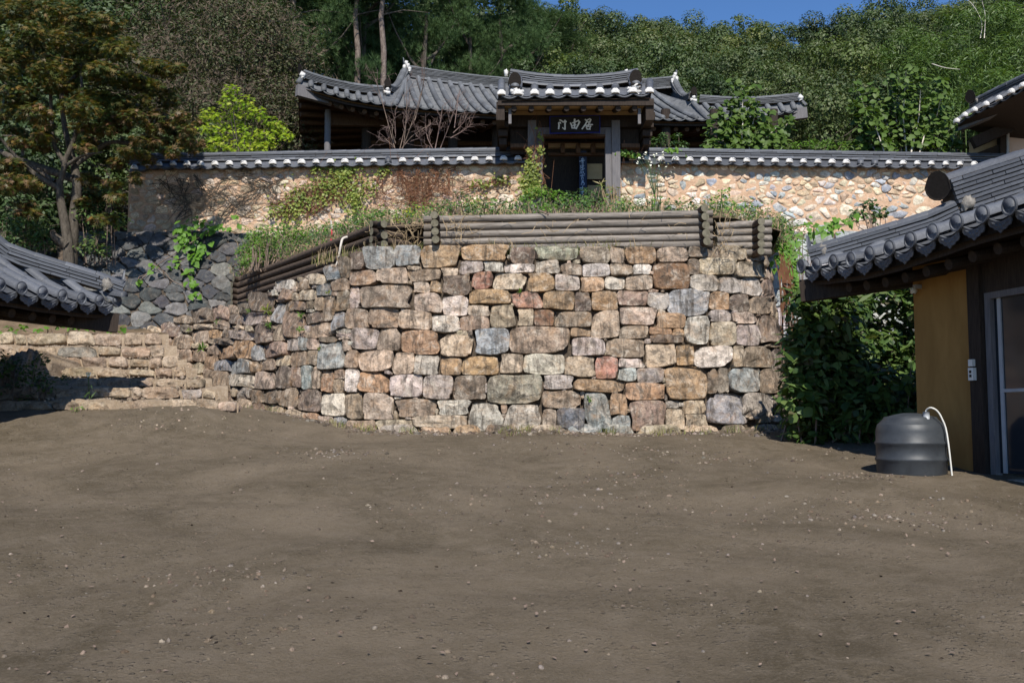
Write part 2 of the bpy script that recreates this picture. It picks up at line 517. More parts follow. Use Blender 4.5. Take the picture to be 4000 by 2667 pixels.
def stone_geom(ring, nrm, rs, out=0.05, back=0.14, rings=(0.93, 0.8, 0.52, 0.24), rough=0.3, facets=0):
    """Front-domed stone from a closed 3D outline and its outward normal: side wall, rounded edge, rough face."""
    ring = np.asarray(ring, float); n = len(ring)
    c = ring.mean(0); nrm = unit(nrm)
    size = np.linalg.norm(ring - c, axis=1).mean()
    vs = [ring - nrm * back + (c - ring) * 0.12, ring.copy()]
    tilt = rs.normal(0, 0.07, 3)
    ang = np.linspace(0, 2 * math.pi, n, endpoint=False)
    am = rs.normal(0, 1, (3, 2)) * np.array([[0.5], [0.4], [0.25]])
    wob = sum(am[m, 0] * np.cos((m + 1) * ang) + am[m, 1] * np.sin((m + 1) * ang) for m in range(3)) * rough
    chips = [(rs.uniform(0, 2 * math.pi), rs.uniform(0.4, 1.0), rs.uniform(0.25, 0.5)) for _ in range(3)]
    e1 = unit(np.cross(nrm, (0.0, 0.0, 1.0)) if abs(nrm[2]) < .9 else (1.0, 0, 0)); e2 = np.cross(nrm, e1)
    pl = [(rs.uniform(0, 6.283), rs.uniform(0.6, 1.35), rs.uniform(0.45, 1.5)) for _ in range(facets)]
    for k, q in enumerate(rings):
        lift = out * (1 - 0.5 * q ** 10) if k else out * (0.72 if q > .96 else 0.5)
        r = c + (ring - c) * q
        h = lift + out * (wob * q * (0.6 if k == 0 else 1.0) + rs.uniform(-rough, rough, n) * (0.12 if k == 0 else 0.3))
        for (a, d, w) in chips:
            h = h - out * 0.6 * np.exp(-((np.cos(ang - a) - 1) ** 2 * 1.5 + (q - d) ** 2 * 3) / w ** 2)
        if facets:
            uu, vv = (r - c) @ e1 / size, (r - c) @ e2 / size
            cut = np.min([cc - ss_ * (uu * math.cos(a_) + vv * math.sin(a_)) for a_, cc, ss_ in pl], axis=0)
            h = np.minimum(h, out * np.maximum(cut, -0.1))
        h = h + ((r - c) @ tilt)
        vs.append(r + nrm * h[:, None])
    vs.append((c + nrm * out * (1 + rs.uniform(-rough, rough) * 0.5))[None])
    V = np.concatenate(vs)
    F = []
    for k in range(len(vs) - 2):
        for i in range(n):
            j = (i + 1) % n
            F.append((k * n + i, k * n + j, (k + 1) * n + j, (k + 1) * n + i))
    last = (len(vs) - 2) * n
    F += [(last + i, last + (i + 1) % n, last + n) for i in range(n)]
    # outward orientation
    a, b_, c_ = V[last], V[last + 1], V[last + n]
    if np.dot(np.cross(b_ - a, c_ - a), nrm) < 0:
        F = [tuple(reversed(f)) for f in F]
    return V, F


def vary(col, rs, k=0.16):
    m = 1 + rs.uniform(-k, k)
    return tuple(min(0.8, max(0.01, x * m * (1 + rs.uniform(-0.05, 0.05)))) for x in col)


def voronoi(pts, box, sx=1.0, nb=16):
    """Voronoi cells (by half-plane clipping) of points in a box; sx squeezes the x axis while measuring."""
    pts = np.asarray(pts, float) * [sx, 1]
    x0, x1, y0, y1 = box[0] * sx, box[1] * sx, box[2], box[3]
    cells = []
    for i, p in enumerate(pts):
        d = np.hypot(*(pts - p).T)
        poly = [(x0, y0), (x1, y0), (x1, y1), (x0, y1)]
        for j in np.argsort(d)[1:nb + 1]:
            m, nn = (p + pts[j]) / 2, pts[j] - p
            new = []
            for k in range(len(poly)):
                a, b = np.array(poly[k]), np.array(poly[(k + 1) % len(poly)])
                da, db = np.dot(a - m, nn), np.dot(b - m, nn)
                if da <= 0: new.append(tuple(a))
                if (da < 0) != (db < 0) and abs(da - db) > 1e-12:
                    new.append(tuple(a + (b - a) * da / (da - db)))
            poly = new
            if len(poly) < 3: break
        cells.append(np.array(poly) / [sx, 1] if len(poly) >= 3 else None)
    return cells


def scatter(n, box, rs, sx, tries=14):
    """Evenly spread random points (best candidate)."""
    pts = []
    for _ in range(n):
        c = np.stack([rs.uniform(box[0], box[1], tries), rs.uniform(box[2], box[3], tries)], 1)
        if not pts:
            pts.append(c[0]); continue
        q = np.array(pts)
        d = np.min(np.hypot((c[:, None, 0] - q[None, :, 0]) * sx, c[:, None, 1] - q[None, :, 1]), axis=1)
        pts.append(c[int(np.argmax(d))])
    return np.array(pts)


def resample(poly, n):
    q = np.vstack([poly, poly[:1]])
    return np.array([interp_poly(q, t) for t in np.linspace(0, 1, n, endpoint=False)])


# ------------------------------------------------------------------ yard, slopes and hill
def yard_z(x, y):
    t = np.clip(y / 13.0, -1.0, 2.0)
    z = -1.5 + 1.42 * np.where(t > 0, t, t * 0.3)
    z = z + 0.34 * np.exp(-((np.minimum(x + 4.3, 0) / 5) ** 2 + (np.maximum(x + 4.0, 0) / 1.3) ** 2 + ((y - 12.5) / 1.5) ** 2))
    for f_, a_ in ((1.1, .03), (2.3, .018), (4.9, .009), (9.7, .005)):
        z = z + a_ * np.sin(x * f_ + 1.7 * np.sin(y * f_ * .6 + f_)) * np.sin(y * f_ * 1.1 + 1.3 * np.sin(x * f_ * .7))
    return z


def grid_sheet(name, xs, ys, zf, mat, kind='structure'):
    X, Y = np.meshgrid(xs, ys)
    Z = zf(X, Y)
    V = np.stack([X, Y, Z], -1).reshape(-1, 3)
    nx = len(xs)
    F = [(j * nx + i, j * nx + i + 1, (j + 1) * nx + i + 1, (j + 1) * nx + i) for j in range(len(ys) - 1) for i in range(nx - 1)]
    o = MB().add(V, F).obj(name, MAT[mat], None, True)
    o['kind'] = kind
    return o


def hill_z(x, y):
    base = 3.6 + 0.0 * x
    up = np.clip(y - 31, 0, 60) * 0.40 + np.clip(y - 91, 0, 400) * 0.1
    left = np.clip(-x - 5.0, 0, 7) / 7 * np.clip(y - 25, 0, 12) * 0.42
    right = np.clip(x - 9, 0, 14) / 14 * np.clip(y - 28, 0, 25) * 0.18
    return base + up + left + right + 0.25 * np.sin(x * 0.6) * np.sin(y * 0.45)


grid_sheet("ground", np.concatenate([np.linspace(-70, -9, 12), np.linspace(-8.5, 8.5, 190), np.linspace(9, 70, 12)]),
           np.concatenate([np.linspace(-70, -3, 10), np.linspace(-2, 19, 240)]), yard_z, "yard_earth")
grid_sheet("hill", np.concatenate([np.linspace(-300, -42, 8), np.linspace(-40, 40, 70), np.linspace(42, 300, 8)]),
           np.concatenate([np.linspace(21.6, 80, 60), np.linspace(85, 600, 14)]), hill_z, "hill_soil")

# ------------------------------------------------------------------ curved stone retaining wall
plan = smooth_poly([(4.15, 18.5), (4.22, 16.5), (4.15, 15.0), (3.9, 13.9), (3.35, 13.2), (2.5, 12.92), (1.2, 12.8), (0, 12.8), (-1.1, 12.88),
                    (-2.0, 13.08), (-2.85, 13.45), (-3.65, 14.15), (-4.4, 15.15), (-5.1, 16.4), (-5.75, 17.4), (-6.5, 18.2), (-7.4, 18.7), (-8.4, 18.9)], 560)
tan_ = np.gradient(plan, axis=0)
tan_ /= np.linalg.norm(tan_, axis=1)[:, None]
nout = np.stack([-tan_[:, 1], tan_[:, 0]], 1)          # outward: the side of the camera
if np.dot(nout[250], -plan[250]) < 0: nout = -nout
SL = np.concatenate([[0], np.cumsum(np.linalg.norm(np.diff(plan, axis=0), axis=1))])


_sc = SL[np.argmin(np.abs(plan[:, 0] + 2.3) + (plan[:, 1] > 14))]
def bat(s):
    return 0.14 + 0.22 * np.clip((np.asarray(s) - _sc) / (SL[-1] - 4.2 - _sc), 0, 1)


def wall_pt(s, z, off=0.0):
    x = np.interp(s, SL, plan[:, 0]); y = np.interp(s, SL, plan[:, 1])
    a = np.interp(s, SL, nout[:, 0]); b = np.interp(s, SL, nout[:, 1])
    k = off - bat(s) * np.asarray(z, float)
    return np.stack(np.broadcast_arrays(x + a * k, y + b * k, z), -1)


def wall_n(s):
    return unit([np.interp(s, SL, nout[:, 0]), np.interp(s, SL, nout[:, 1]), float(bat(s))])


_s = np.linspace(0, SL[-1], 420)
_z = np.linspace(-0.9, 2.9, 70)
_S, _Z = np.meshgrid(_s, _z)
_pts = wall_pt(_S.ravel(), _Z.ravel())
_nn = np.stack([np.interp(_S.ravel(), SL, nout[:, 0]), np.interp(_S.ravel(), SL, nout[:, 1])], 1)
_vis = np.einsum('ij,ij->i', _nn, -_pts[:, :2]) > 0.15
_gp = to_px(_pts[_vis]); _gs = _S.ravel()[_vis]; _gz = _Z.ravel()[_vis]


def px_to_sz(pts):
    out = []
    for p in np.asarray(pts, float):
        i = int(np.argmin(((_gp - p) ** 2).sum(1)))
        s, z = _gs[i], _gz[i]
        for _ in range(3):
            e = 0.01
            q = to_px(wall_pt(s, z)); qs = to_px(wall_pt(s + e, z)); qz = to_px(wall_pt(s, z + e))
            J = np.stack([(qs - q) / e, (qz - q) / e], 1)
            if abs(np.linalg.det(J)) < 2000: break
            d = np.linalg.solve(J, p - q)
            s = float(np.clip(s + np.clip(d[0], -.3, .3), 0, SL[-1])); z = float(z + np.clip(d[1], -.2, .2))
        out.append((s, z))
    return np.array(out)


# each stone as its box in the photograph and its colour: (tile origin x, y, scale) then boxes
TRACE = [(1350, 950, 4.48, """95 190 325 470 d;330 75 860 475 g;850 45 1335 395 g;1320 55 2010 420 c;60 475 540 760 b;530 410 1090 705 t;1080 400 1290 490 t;1080 440 1660 690 b;1670 440 1960 590 t;1965 290 2415 540 p;70 770 255 1130 p;245 710 1190 1135 b;1180 690 1480 870 t;1480 620 1650 850 c;1660 565 2265 925 d;0 1150 400 1495 b;400 1120 935 1475 b;930 1140 1495 1510 t;1200 865 1710 1250 t;1695 915 2130 1275 w;1500 1265 1970 1560 w"""),
 (1350, 1290, 4.48, """50 -40 560 325 p;560 -25 960 355 b;965 -15 1690 425 c;1635 75 2235 475 t;-110 0 45 150 t;-100 170 60 390 t;0 335 230 660 b;190 330 830 720 t;820 370 1200 750 t;1200 440 1655 800 p;1665 470 2025 785 o;0 670 250 1085 w;220 735 750 1110 o;680 690 770 780 p;755 765 1345 1190 w;1355 780 1895 1200 p;1890 800 2480 1260 d;0 1095 300 1540 b;305 1080 875 1550 t;845 1135 980 1195 w;460 1040 600 1080 w;885 1205 1590 1530 b;1610 1200 2225 1465 w;1570 1370 1615 1480 t;1180 1475 2110 1700 t;820 1410 905 1560 b;520 1560 1150 1800 t;0 1570 500 1850 b"""),
 (1850, 950, 4.48, """-205 35 600 330 c;650 85 1075 375 d;1090 55 1820 325 l;1840 80 2390 345 b;170 320 520 490 w;540 360 1070 540 w;1080 280 1530 540 p;1515 360 1895 560 b;1750 270 1880 360 t;1905 365 2380 580 w;-70 490 335 790 r;335 505 925 835 t;935 510 1415 850 o;1425 545 1850 830 p;1870 590 2275 870 c;-95 805 635 1070 o;690 830 1200 1140 r;1215 835 1755 1190 c;1775 880 2055 1195 d;2075 815 2520 1160 c;-100 1085 285 1275 t;290 1090 740 1475 b;775 1140 1050 1435 t;1055 1145 1395 1440 x;1430 1205 2075 1480 b;2065 1185 2550 1660 t;-210 1260 275 1530 b"""),
 (1850, 1290, 4.48, """15 -45 625 435 g;630 -75 1695 415 b;1695 -40 2040 112 c;1710 122 2275 445 p;-210 455 440 795 o;455 380 865 740 t;870 395 1590 765 w;1595 450 2155 815 t;2120 465 2525 850 r;245 745 1215 1285 l;1220 768 1755 1008 p;1760 832 2625 1110 c;1180 1020 1895 1375 b;1850 1065 1950 1175 t;1915 1105 2370 1700 g;-90 1285 530 1720 p;430 1290 615 1440 b;550 1300 1190 1720 p;1200 1375 1440 1700 t;1470 1345 1965 1720 k;180 930 235 1090 w"""),
 (2350, 950, 4.48, """145 60 400 348 b;410 85 950 362 c;960 72 1530 325 t;1515 45 2075 268 d;2085 50 2525 285 t;150 372 545 570 b;560 372 865 545 w;915 340 1540 835 x;1495 272 1715 545 d;1720 252 2340 568 t;62 582 410 800 w;415 550 880 828 t;1565 537 2060 848 p;820 772 990 860 b;2072 582 2485 878 p;288 827 820 1102 b;792 850 1190 1138 p;1160 790 1885 1295 g;1892 852 2228 1158 o;322 1102 935 1428 t;945 1168 1480 1498 c;312 1457 825 1670 t;832 1452 1235 1592 c;1240 1500 1430 1615 o;852 1602 1430 1738 d;1440 1312 1885 1762 w;1882 1168 2268 1358 p;1888 1378 2345 1808 t"""),
 (2350, 1290, 4.48, """105 142 748 478 b;752 225 1300 648 t;1303 217 1618 598 o;1622 247 2300 650 w;307 492 748 648 w;287 652 612 898 g;622 667 1058 938 p;1058 622 1870 1218 c;1825 657 2228 1108 d;398 917 1108 1218 c;1108 1132 1188 1238 d;152 1137 472 1493 c;472 1237 1110 1720 b;1115 1370 1440 1720 t;1432 1212 1828 1448 t;1842 1112 2490 1600 g;1115 1232 1338 1358 p;232 1482 538 1720 g;1482 1472 1828 1720 t"""),
 (2700, 800, 1.742, """375 312 485 388 t;486 342 600 428 b;302 387 515 498 t;518 432 590 538 t;327 492 473 613 w;474 502 588 648 b;262 612 398 718 d;402 622 550 752 b;548 657 648 763 t;283 727 450 813 t;297 817 478 963 p;462 757 608 943 b;608 772 662 883 o;287 952 358 1108 t;348 952 548 1103 b;520 945 620 982 b;548 982 660 1128 d;617 887 684 1028 d;262 1107 468 1278 g;468 1107 608 1288 b;612 1137 708 1288 d;112 1112 248 1283 d;352 1272 560 1438 p;562 1287 690 1448 d;648 1037 692 1128 b;590 557 642 668 o;588 472 628 568 t;688 1292 722 1448 t;562 1412 625 1460 w"""),
 (900, 950, 4.48, """0 1130 140 1250 b;142 1060 410 1258 d;412 925 790 1200 d;800 845 1080 1038 b;1150 660 1380 838 b;1382 575 1655 760 t;1660 422 1900 660 k;1902 285 2095 600 d;0 1242 180 1418 d;182 1205 605 1460 p;728 1062 965 1400 g;968 988 1120 1208 d;1122 1012 1330 1168 d;1072 882 1210 1000 b;1200 803 1505 1000 t;1512 692 1760 948 k;1762 612 2070 868 b;1332 1002 1448 1148 b;1450 932 1650 1158 b;1322 1152 1448 1240 w;1602 885 1860 1340 b;1862 805 2085 1198 d;0 1422 220 1560 t;442 1372 728 1780 d;782 1422 950 1700 b;952 1195 1310 1720 b;1312 1172 1600 1480 d;1422 1332 1730 1720 b;1732 1212 1990 1530 g;1862 1482 2140 1660 p"""),
 (750, 1290, 3.92, """22 0 270 190 t;272 0 450 128 o;462 -20 640 110 d;642 0 960 168 p;242 122 380 218 b;382 122 700 248 d;0 202 238 280 t;242 202 430 368 b;412 262 695 480 o;692 162 950 440 o;922 242 1085 468 g;1102 172 1450 408 b;1452 102 1625 328 p;1625 82 1760 288 g;1752 142 1950 288 t;1952 42 2210 218 d;2212 22 2500 130 p;0 292 190 488 b;0 492 190 668 t;195 382 390 618 c;352 472 615 658 g;617 412 908 690 g;912 482 1050 638 c;1052 462 1300 608 b;1302 392 1505 548 t;1512 312 1760 548 b;1762 322 1930 530 b;1932 142 2352 588 g;112 572 300 788 b;277 612 600 958 b;612 662 968 878 w;972 622 1250 898 t;1252 542 1515 898 d;1517 562 1670 858 b;1672 542 1850 898 g;1822 622 1975 898 t;1955 622 2170 958 o;2172 602 2330 738 b;2152 742 2300 958 b;0 682 240 858 t;547 877 690 998 t;692 882 890 1043 p;892 912 1090 1108 d;1092 912 1310 1118 d;1312 882 1640 1168 b;1602 902 1980 1268 d;1982 972 2352 1308 w;632 1052 900 1358 t;902 1132 1180 1378 b;1182 1132 1425 1398 t;1412 1202 1705 1428 t;1707 1282 1900 1428 c;1952 1312 2150 1448 t;2172 1332 2352 1448 g"""),
 (0, 0, 1.0, """560 1284 628 1300 t;632 1268 700 1316 d;704 1268 752 1290 d;632 1320 668 1354 b;671 1318 748 1362 b;638 1358 700 1395 t;703 1365 748 1410 b;644 1399 678 1432 t;681 1414 745 1468 t;700 1472 745 1512 b;748 1470 800 1512 b;740 1514 800 1550 t;804 1525 850 1580 t;855 1530 905 1580 b;850 1584 905 1640 d;690 1240 750 1264 b;756 1215 830 1262 d;834 1205 895 1250 b;840 1254 898 1286 b;760 1266 836 1288 t""")]
rects = []
for ox, oy, sc, txt in TRACE:
    for e in txt.split(';'):
        *b, c = e.split()
        x0, y0, x1, y1 = (float(v) / sc for v in b)
        rects.append([ox + x0, oy + y0, ox + x1, oy + y1, c])
# where two boxes overlap, both draw back to the middle of the overlap
for _ in range(3):
    for i in range(len(rects)):
        for j in range(i + 1, len(rects)):
            a, b = rects[i], rects[j]
            ow = min(a[2], b[2]) - max(a[0], b[0]); oh = min(a[3], b[3]) - max(a[1], b[1])
            if ow <= 0 or oh <= 0: continue
            k = 0 if ow < oh else 1
            m = (max(a[k], b[k]) + min(a[k + 2], b[k + 2])) / 2
            lo, hi = (a, b) if a[k] + a[k + 2] < b[k] + b[k + 2] else (b, a)
            lo[k + 2] = min(lo[k + 2], m + 1); hi[k] = max(hi[k], m - 1)
rects = [r for r in rects if r[2] - r[0] > 7 and r[3] - r[1] > 7]

wall = thing("stone_retaining_wall", (0, 12.8, yard_z(0.0, 12.8)), "tall curved dry stone retaining wall of brown and grey blocks across the middle", "retaining wall")
core = MB()
cs = np.linspace(0, SL[-1], 160); cz = np.linspace(-0.9, 2.2, 12)
CS, CZ = np.meshgrid(cs, cz)
s_end = px_to_sz([(915, 1215)])[0][0]
cv = wall_pt(CS.ravel(), np.minimum(CZ.ravel(), np.interp(CS.ravel(), [px_to_sz([(1420, 1040)])[0][0], px_to_sz([(1250, 1120)])[0][0], s_end, s_end + .5, SL[-1] - 2, SL[-1]], [2.17, 1.98, 1.9, 1.68, 1.5, 1.4])), -0.1)
core.add(cv, [(j * 160 + i, j * 160 + i + 1, (j + 1) * 160 + i + 1, (j + 1) * 160 + i) for j in range(11) for i in range(159)])
top_in = wall_pt(cs, np.full(160, 2.2), -1.0); top_in[:, 2] = cv[-160:, 2]
core.add(np.concatenate([cv[-160:], top_in]), [(i, i + 1, 161 + i, 160 + i) for i in range(159)])
core.obj("wall_core", MAT["joint_earth"], wall)

rs = np.random.default_rng(11)


def cell_outline(i, n=22, reach=13):
    """Outline of traced stone i: its box with chipped corners, grown until it meets its neighbours."""
    r = rects[i]
    o = np.array(superellipse(r[0], r[1], r[2], r[3], n, rs, 0.03))
    c = np.array([(r[0] + r[2]) / 2, (r[1] + r[3]) / 2])
    dv = o - c; dv /= np.linalg.norm(dv, axis=1)[:, None]
    B = np.delete(A, i, 0)
    ext = np.zeros(n); go = np.ones(n, bool)
    for t_ in range(1, reach):
        q = o + dv * t_
        dx = np.maximum(np.maximum(B[None, :, 0] - q[:, :1], q[:, :1] - B[None, :, 2]), 0)
        dy = np.maximum(np.maximum(B[None, :, 1] - q[:, 1:], q[:, 1:] - B[None, :, 3]), 0)
        d = np.hypot(dx, dy).min(1)
        go &= d > t_ * 0.75 + 1.3
        if r[1] < 990: go &= q[:, 1] > r[1] - 3
        ext[go] = t_
    ext = np.minimum(ext, (np.roll(ext, 1) + np.roll(ext, -1)) / 2 + 3)
    k = np.ones(n)
    for _ in range(int(rs.integers(1, 4))):
        a0 = int(rs.integers(n)); w = rs.uniform(.05, .2)
        for m, f in ((-1, .5), (0, 1), (1, .5)): k[(a0 + m) % n] -= w * f
    return c + (o + dv * ext[:, None] - c) * k[:, None]


def wall_stone(px_outline, col, mb=None, out=None):
    sz = px_to_sz(px_outline)
    ring = wall_pt(sz[:, 0], sz[:, 1], 0.0)
    size = np.linalg.norm(ring - ring.mean(0), axis=1).mean()
    V, F = stone_geom(ring, wall_n(sz[:, 0].mean()), rs, out or min(0.085, 0.24 * size), 0.15, (0.985, 0.93, 0.72, 0.45, 0.2), 0.34, 5)
    c = vary(col, rs)
    if mb is None:
        link("stone", MB().add(V, F, 0, c).mesh("stone", MAT["wall_stone"], True), wall)
    else:
        mb.add(V, F, 0, c)


A = np.array([r[:4] for r in rects])
for i, r in enumerate(rects):
    wall_stone(cell_outline(i), STONE[r[4]])

# small chinking stones in the gaps between them
small = MB()
A = np.array([r[:4] for r in rects])
def gap(p):
    dx = np.maximum(np.maximum(A[:, 0] - p[0], p[0] - A[:, 2]), 0); dy = np.maximum(np.maximum(A[:, 1] - p[1], p[1] - A[:, 3]), 0)
    return np.min(np.hypot(dx, dy))
chinks = []
for _ in range(6000):
    p = (rs.uniform(930, 3080), rs.uniform(985, 1640))
    if p[0] < 1420 and p[1] < 985 + (1420 - p[0]) * 0.42: continue
    g = gap(p)
    if g < 4.5 or g > 60: continue
    if chinks and min(math.hypot(p[0] - q[0], p[1] - q[1]) - q[2] for q in chinks) < g * 0.8: continue
    chinks.append((p[0], p[1], g))
    g = min(g, 26) * 1.15
    wall_stone(superellipse(p[0] - g * rs.uniform(1, 1.7), p[1] - g, p[0] + g * rs.uniform(1, 1.7), p[1] + g, 9, rs), STONE["tbtdpw"[rs.integers(6)]], small, 0.02)

# courses that go on below, down to the yard, and round both ends
def course_rows(s0, s1, z0, z1, count_parts, sizes=(0.3, 0.62)):
    z = z1
    while z > z0:
        h = rs.uniform(0.2, 0.34)
        s = s0
        while s < s1:
            w = rs.uniform(*sizes)
            o = np.array(superellipse(s, z - h, min(s + w, s1 + .1), z, 14, rs))
            ring = wall_pt(o[:, 0], o[:, 1])
            V, F = stone_geom(ring, wall_n(o[:, 0].mean()), rs, 0.05, 0.13)
            c = vary(STONE["tbbtpgcd"[rs.integers(8)]], rs)
            if count_parts: link("stone", MB().add(V, F, 0, c).mesh("stone", MAT["wall_stone"], True), wall)
            else: small.add(V, F, 0, c)
            s += w + 0.015
        z -= h + 0.015
s_of = lambda px, py: px_to_sz([(px, py)])[0]
s_right = s_of(3085, 1500)[0]; s_left = s_of(930, 1630)[0]
course_rows(s_right, s_left, -0.42, -0.02, True)
course_rows(0.0, s_right - 0.12, -0.3, 2.27, False)
o = small.obj("small_stones", MAT["wall_stone"], wall, True); o['kind'] = 'stuff'

# soil washed against the foot of the wall, fallen chips, grit and bits over the yard
grit = MB()
def pebble(x, y, r, mb, cols="bdtdpb"):
    p = np.array([x, y, float(yard_z(x, y)) + r * .2])
    o = [(p + r * np.array([math.cos(a) * rs.uniform(.6, 1.4), math.sin(a) * rs.uniform(.6, 1.4), 0])) for a in np.linspace(0, 6.28, 6, endpoint=False)]
    V, F = stone_geom(o, (0, 0, 1), rs, r * .7, r, (0.8,))
    mb.add(V, F, 0, vary([v * .36 for v in STONE[cols[rs.integers(len(cols))]]], rs, .3))
for _ in range(900):
    s_ = rs.uniform(s_right, s_left); q = wall_pt(s_, -.1, .12 + abs(rs.normal(0, .22))); pebble(q[0], q[1], rs.uniform(.008, .05) * rs.uniform(.4, 1), grit)
drift = [(rs.uniform(-.5, .5), 3.4 + 8.5 * rs.random(), rs.uniform(.25, .8)) for _ in range(16)]
for q_ in range(1800):
    if q_ % 6 == 0:
        y = 3.2 + 9.4 * rs.random() ** .8; x = rs.uniform(-.56, .56) * y
    else:
        a_, b_, c_ = drift[int(rs.integers(16))]; y = b_ + rs.normal(0, c_ * .6); x = a_ * b_ + rs.normal(0, c_)
    if y < 3: continue
    pebble(x, y, rs.uniform(.003, .012) * (1 + .12 * y) * rs.uniform(.4, 1), grit)
o = grit.obj("grit", MAT["clay_stone"], None, True); o['kind'] = 'stuff'
# ------------------------------------------------------------------ stone steps on the left
rs = np.random.default_rng(21)
# rows from the bottom: top y, bottom y (photograph), distance, then the stones as x ranges with a colour
STEPS = [(1561, 1606, 12.35, "60 200 d 205 305 d 310 470 b 474 620 b 624 763 t 767 850 b 854 925 t"),
         (1515, 1556, 12.95, "40 150 d 155 215 d 219 340 b 344 510 b 514 548 t 552 697 b 712 786 g 790 845 t"),
         (1474, 1513, 13.6, "30 140 d 145 245 b 250 380 b 384 512 b 517 598 b 604 724 t 728 800 b"),
         (1437, 1472, 14.3, "30 130 d 135 240 b 245 370 b 374 500 b 505 600 t 610 670 b 675 730 t"),
         (1394, 1433, 15.1, "40 120 t 125 230 b 235 312 b 317 412 b 424 500 t 508 582 b 588 632 t 636 694 t"),
         (1348, 1391, 16.0, "0 60 t 65 140 b 145 222 t 226 374 k 381 470 t 476 586 b 590 640 t"),
         (1299, 1346, 16.9, "0 54 t 58 102 t 104 256 b 260 368 t 372 480 t 486 560 b 565 628 t")]
steps = thing("stone_steps", P(500, 1640, 12.4), "weathered earth filled stone steps climbing on the left, half in shadow", "steps")
sm = MB()
prev = None
for k, (yt, yb, d, txt) in enumerate(STEPS):
    tk = txt.split()
    for i in range(0, len(tk), 3):
        x0, x1, c = float(tk[i]) + rs.uniform(-4, 4), float(tk[i + 1]) + rs.uniform(-6, 4), tk[i + 2]
        o = np.array(superellipse(x0, yt + rs.uniform(-5, 9), x1, yb + rs.uniform(-4, 6), 14, rs, 0.05))
        ring = np.array([P(a, b, d + (yb - b) * 0.0016) for a, b in o])
        V, F = stone_geom(ring, (0, -1, 0.12), rs, 0.07, 0.35, (0.95, 0.85, 0.66, 0.42, 0.2), 0.35, 4)
        cc = [0.62 * a + 0.26 * b for a, b in zip(STONE[c], (0.36, 0.27, 0.18))]
        link("stone", MB().add(V, F, 0, vary(cc, rs)).mesh("stone", MAT["step_stone"], True), steps)
    # the trodden earth of the tread, and the earth joint of the riser behind the stones
    dn = STEPS[k + 1][2] if k < 6 else 18.3
    n = 40
    sn = lambda a: np.convolve(rs.normal(0, a, n + 6), np.ones(7) / 7 * 2.2, 'valid')
    xs = np.linspace(-420, [930, 890, 830, 770, 730, 690, 660][k], n)
    f = np.array([P(x, yt + 8, d + 0.05) for x in xs]); f[:, 2] += sn(.022); f[:, 1] += sn(.03)
    zn = f[:, 2] + (0.05 if k < 6 else 0.1)
    bk = np.stack([f[:, 0] * (dn + 0.15) / d, np.full(n, dn + 0.15), zn], 1)
    md = (f + bk) / 2; md[:, 2] += sn(.03)
    lo = np.array([P(x, yb + 20, d + 0.06) for x in xs])
    sm.add(np.concatenate([lo, f, md, bk]), [(r * n + i, r * n + i + 1, (r + 1) * n + i + 1, (r + 1) * n + i) for r in range(3) for i in range(n - 1)])
sm.obj("earth_tread", MAT["step_earth"], steps, True)
rub = MB()
for _ in range(420):
    k = int(rs.integers(7)); yt, yb, d, _t = STEPS[k]
    dd = d + rs.uniform(0.05, 0.6)
    p = P(rs.uniform(150, 620 + 40 * (6 - k)), yt + 5, d); p = p * [dd / d, 1, 1]; p[1] = dd; p[2] += 0.05 * (dd - d) / .6
    r = rs.uniform(0.008, 0.026)
    o = [(p + r * np.array([math.cos(a) * rs.uniform(.7, 1.3), math.sin(a) * rs.uniform(.7, 1.3), 0])) for a in np.linspace(0, 6.28, 6, endpoint=False)]
    V, F = stone_geom(o, (0, 0, 1), rs, r * .7, r, (0.9, 0.5))
    rub.add(V, F, 0, vary([v * .55 for v in STONE["bbtd"[rs.integers(4)]]], rs))
for _ in range(70):
    x = rs.uniform(-4.6, -3.0); y = rs.uniform(11.2, 12.5)
    p = np.array([x, y, float(yard_z(x, y))]); r = rs.uniform(0.006, 0.02)
    o = [(p + r * np.array([math.cos(a) * rs.uniform(.7, 1.3), math.sin(a) * rs.uniform(.7, 1.3), 0])) for a in np.linspace(0, 6.28, 6, endpoint=False)]
    V, F = stone_geom(o, (0, 0, 1), rs, r * .7, r, (0.9, 0.5))
    rub.add(V, F, 0, vary([v * .6 for v in STONE["tbtd"[rs.integers(4)]]], rs))
o = rub.obj("gravel", MAT["clay_stone"], None, True)
tagit(o, None, None, None, 'stuff')

# earth bank that bounds the steps on the left
nb_ = 40
bx_ = np.concatenate([np.linspace(-700, -40, 12), np.linspace(-20, 235, 28)])
bt = np.array([P(x, np.interp(x, [-700, 0, 60, 105, 150, 190, 215, 235], [1450, 1418, 1384, 1368, 1372, 1398, 1440, 1500]) + rs.normal(0, 7), np.interp(x, [-700, 100, 225], [12.9, 13.5, 14.2])) for x in bx_])
bf = bt.copy(); bf[:, 2] = -.25; bf[:, 1] -= .35 + .05 * rs.normal(0, 1, nb_)
bm = bt * .5 + bf * .5; bm[:, 1] -= .04 + .04 * rs.normal(0, 1, nb_)
bb = bt.copy(); bb[:, 1] = 17.0; bb[:, 0] *= 1.0; bb[:, 2] = bt[:, 2] - .1; bb[:, 1] = np.minimum(bt[:, 1] + 1.2, 15.2)
o = MB().add(np.concatenate([bf, bm, bt, bb]), [(r * nb_ + i, r * nb_ + i + 1, (r + 1) * nb_ + i + 1, (r + 1) * nb_ + i) for r in range(3) for i in range(nb_ - 1)]).obj("earth_bank", MAT["step_earth"], None, True)
o['kind'] = 'structure'

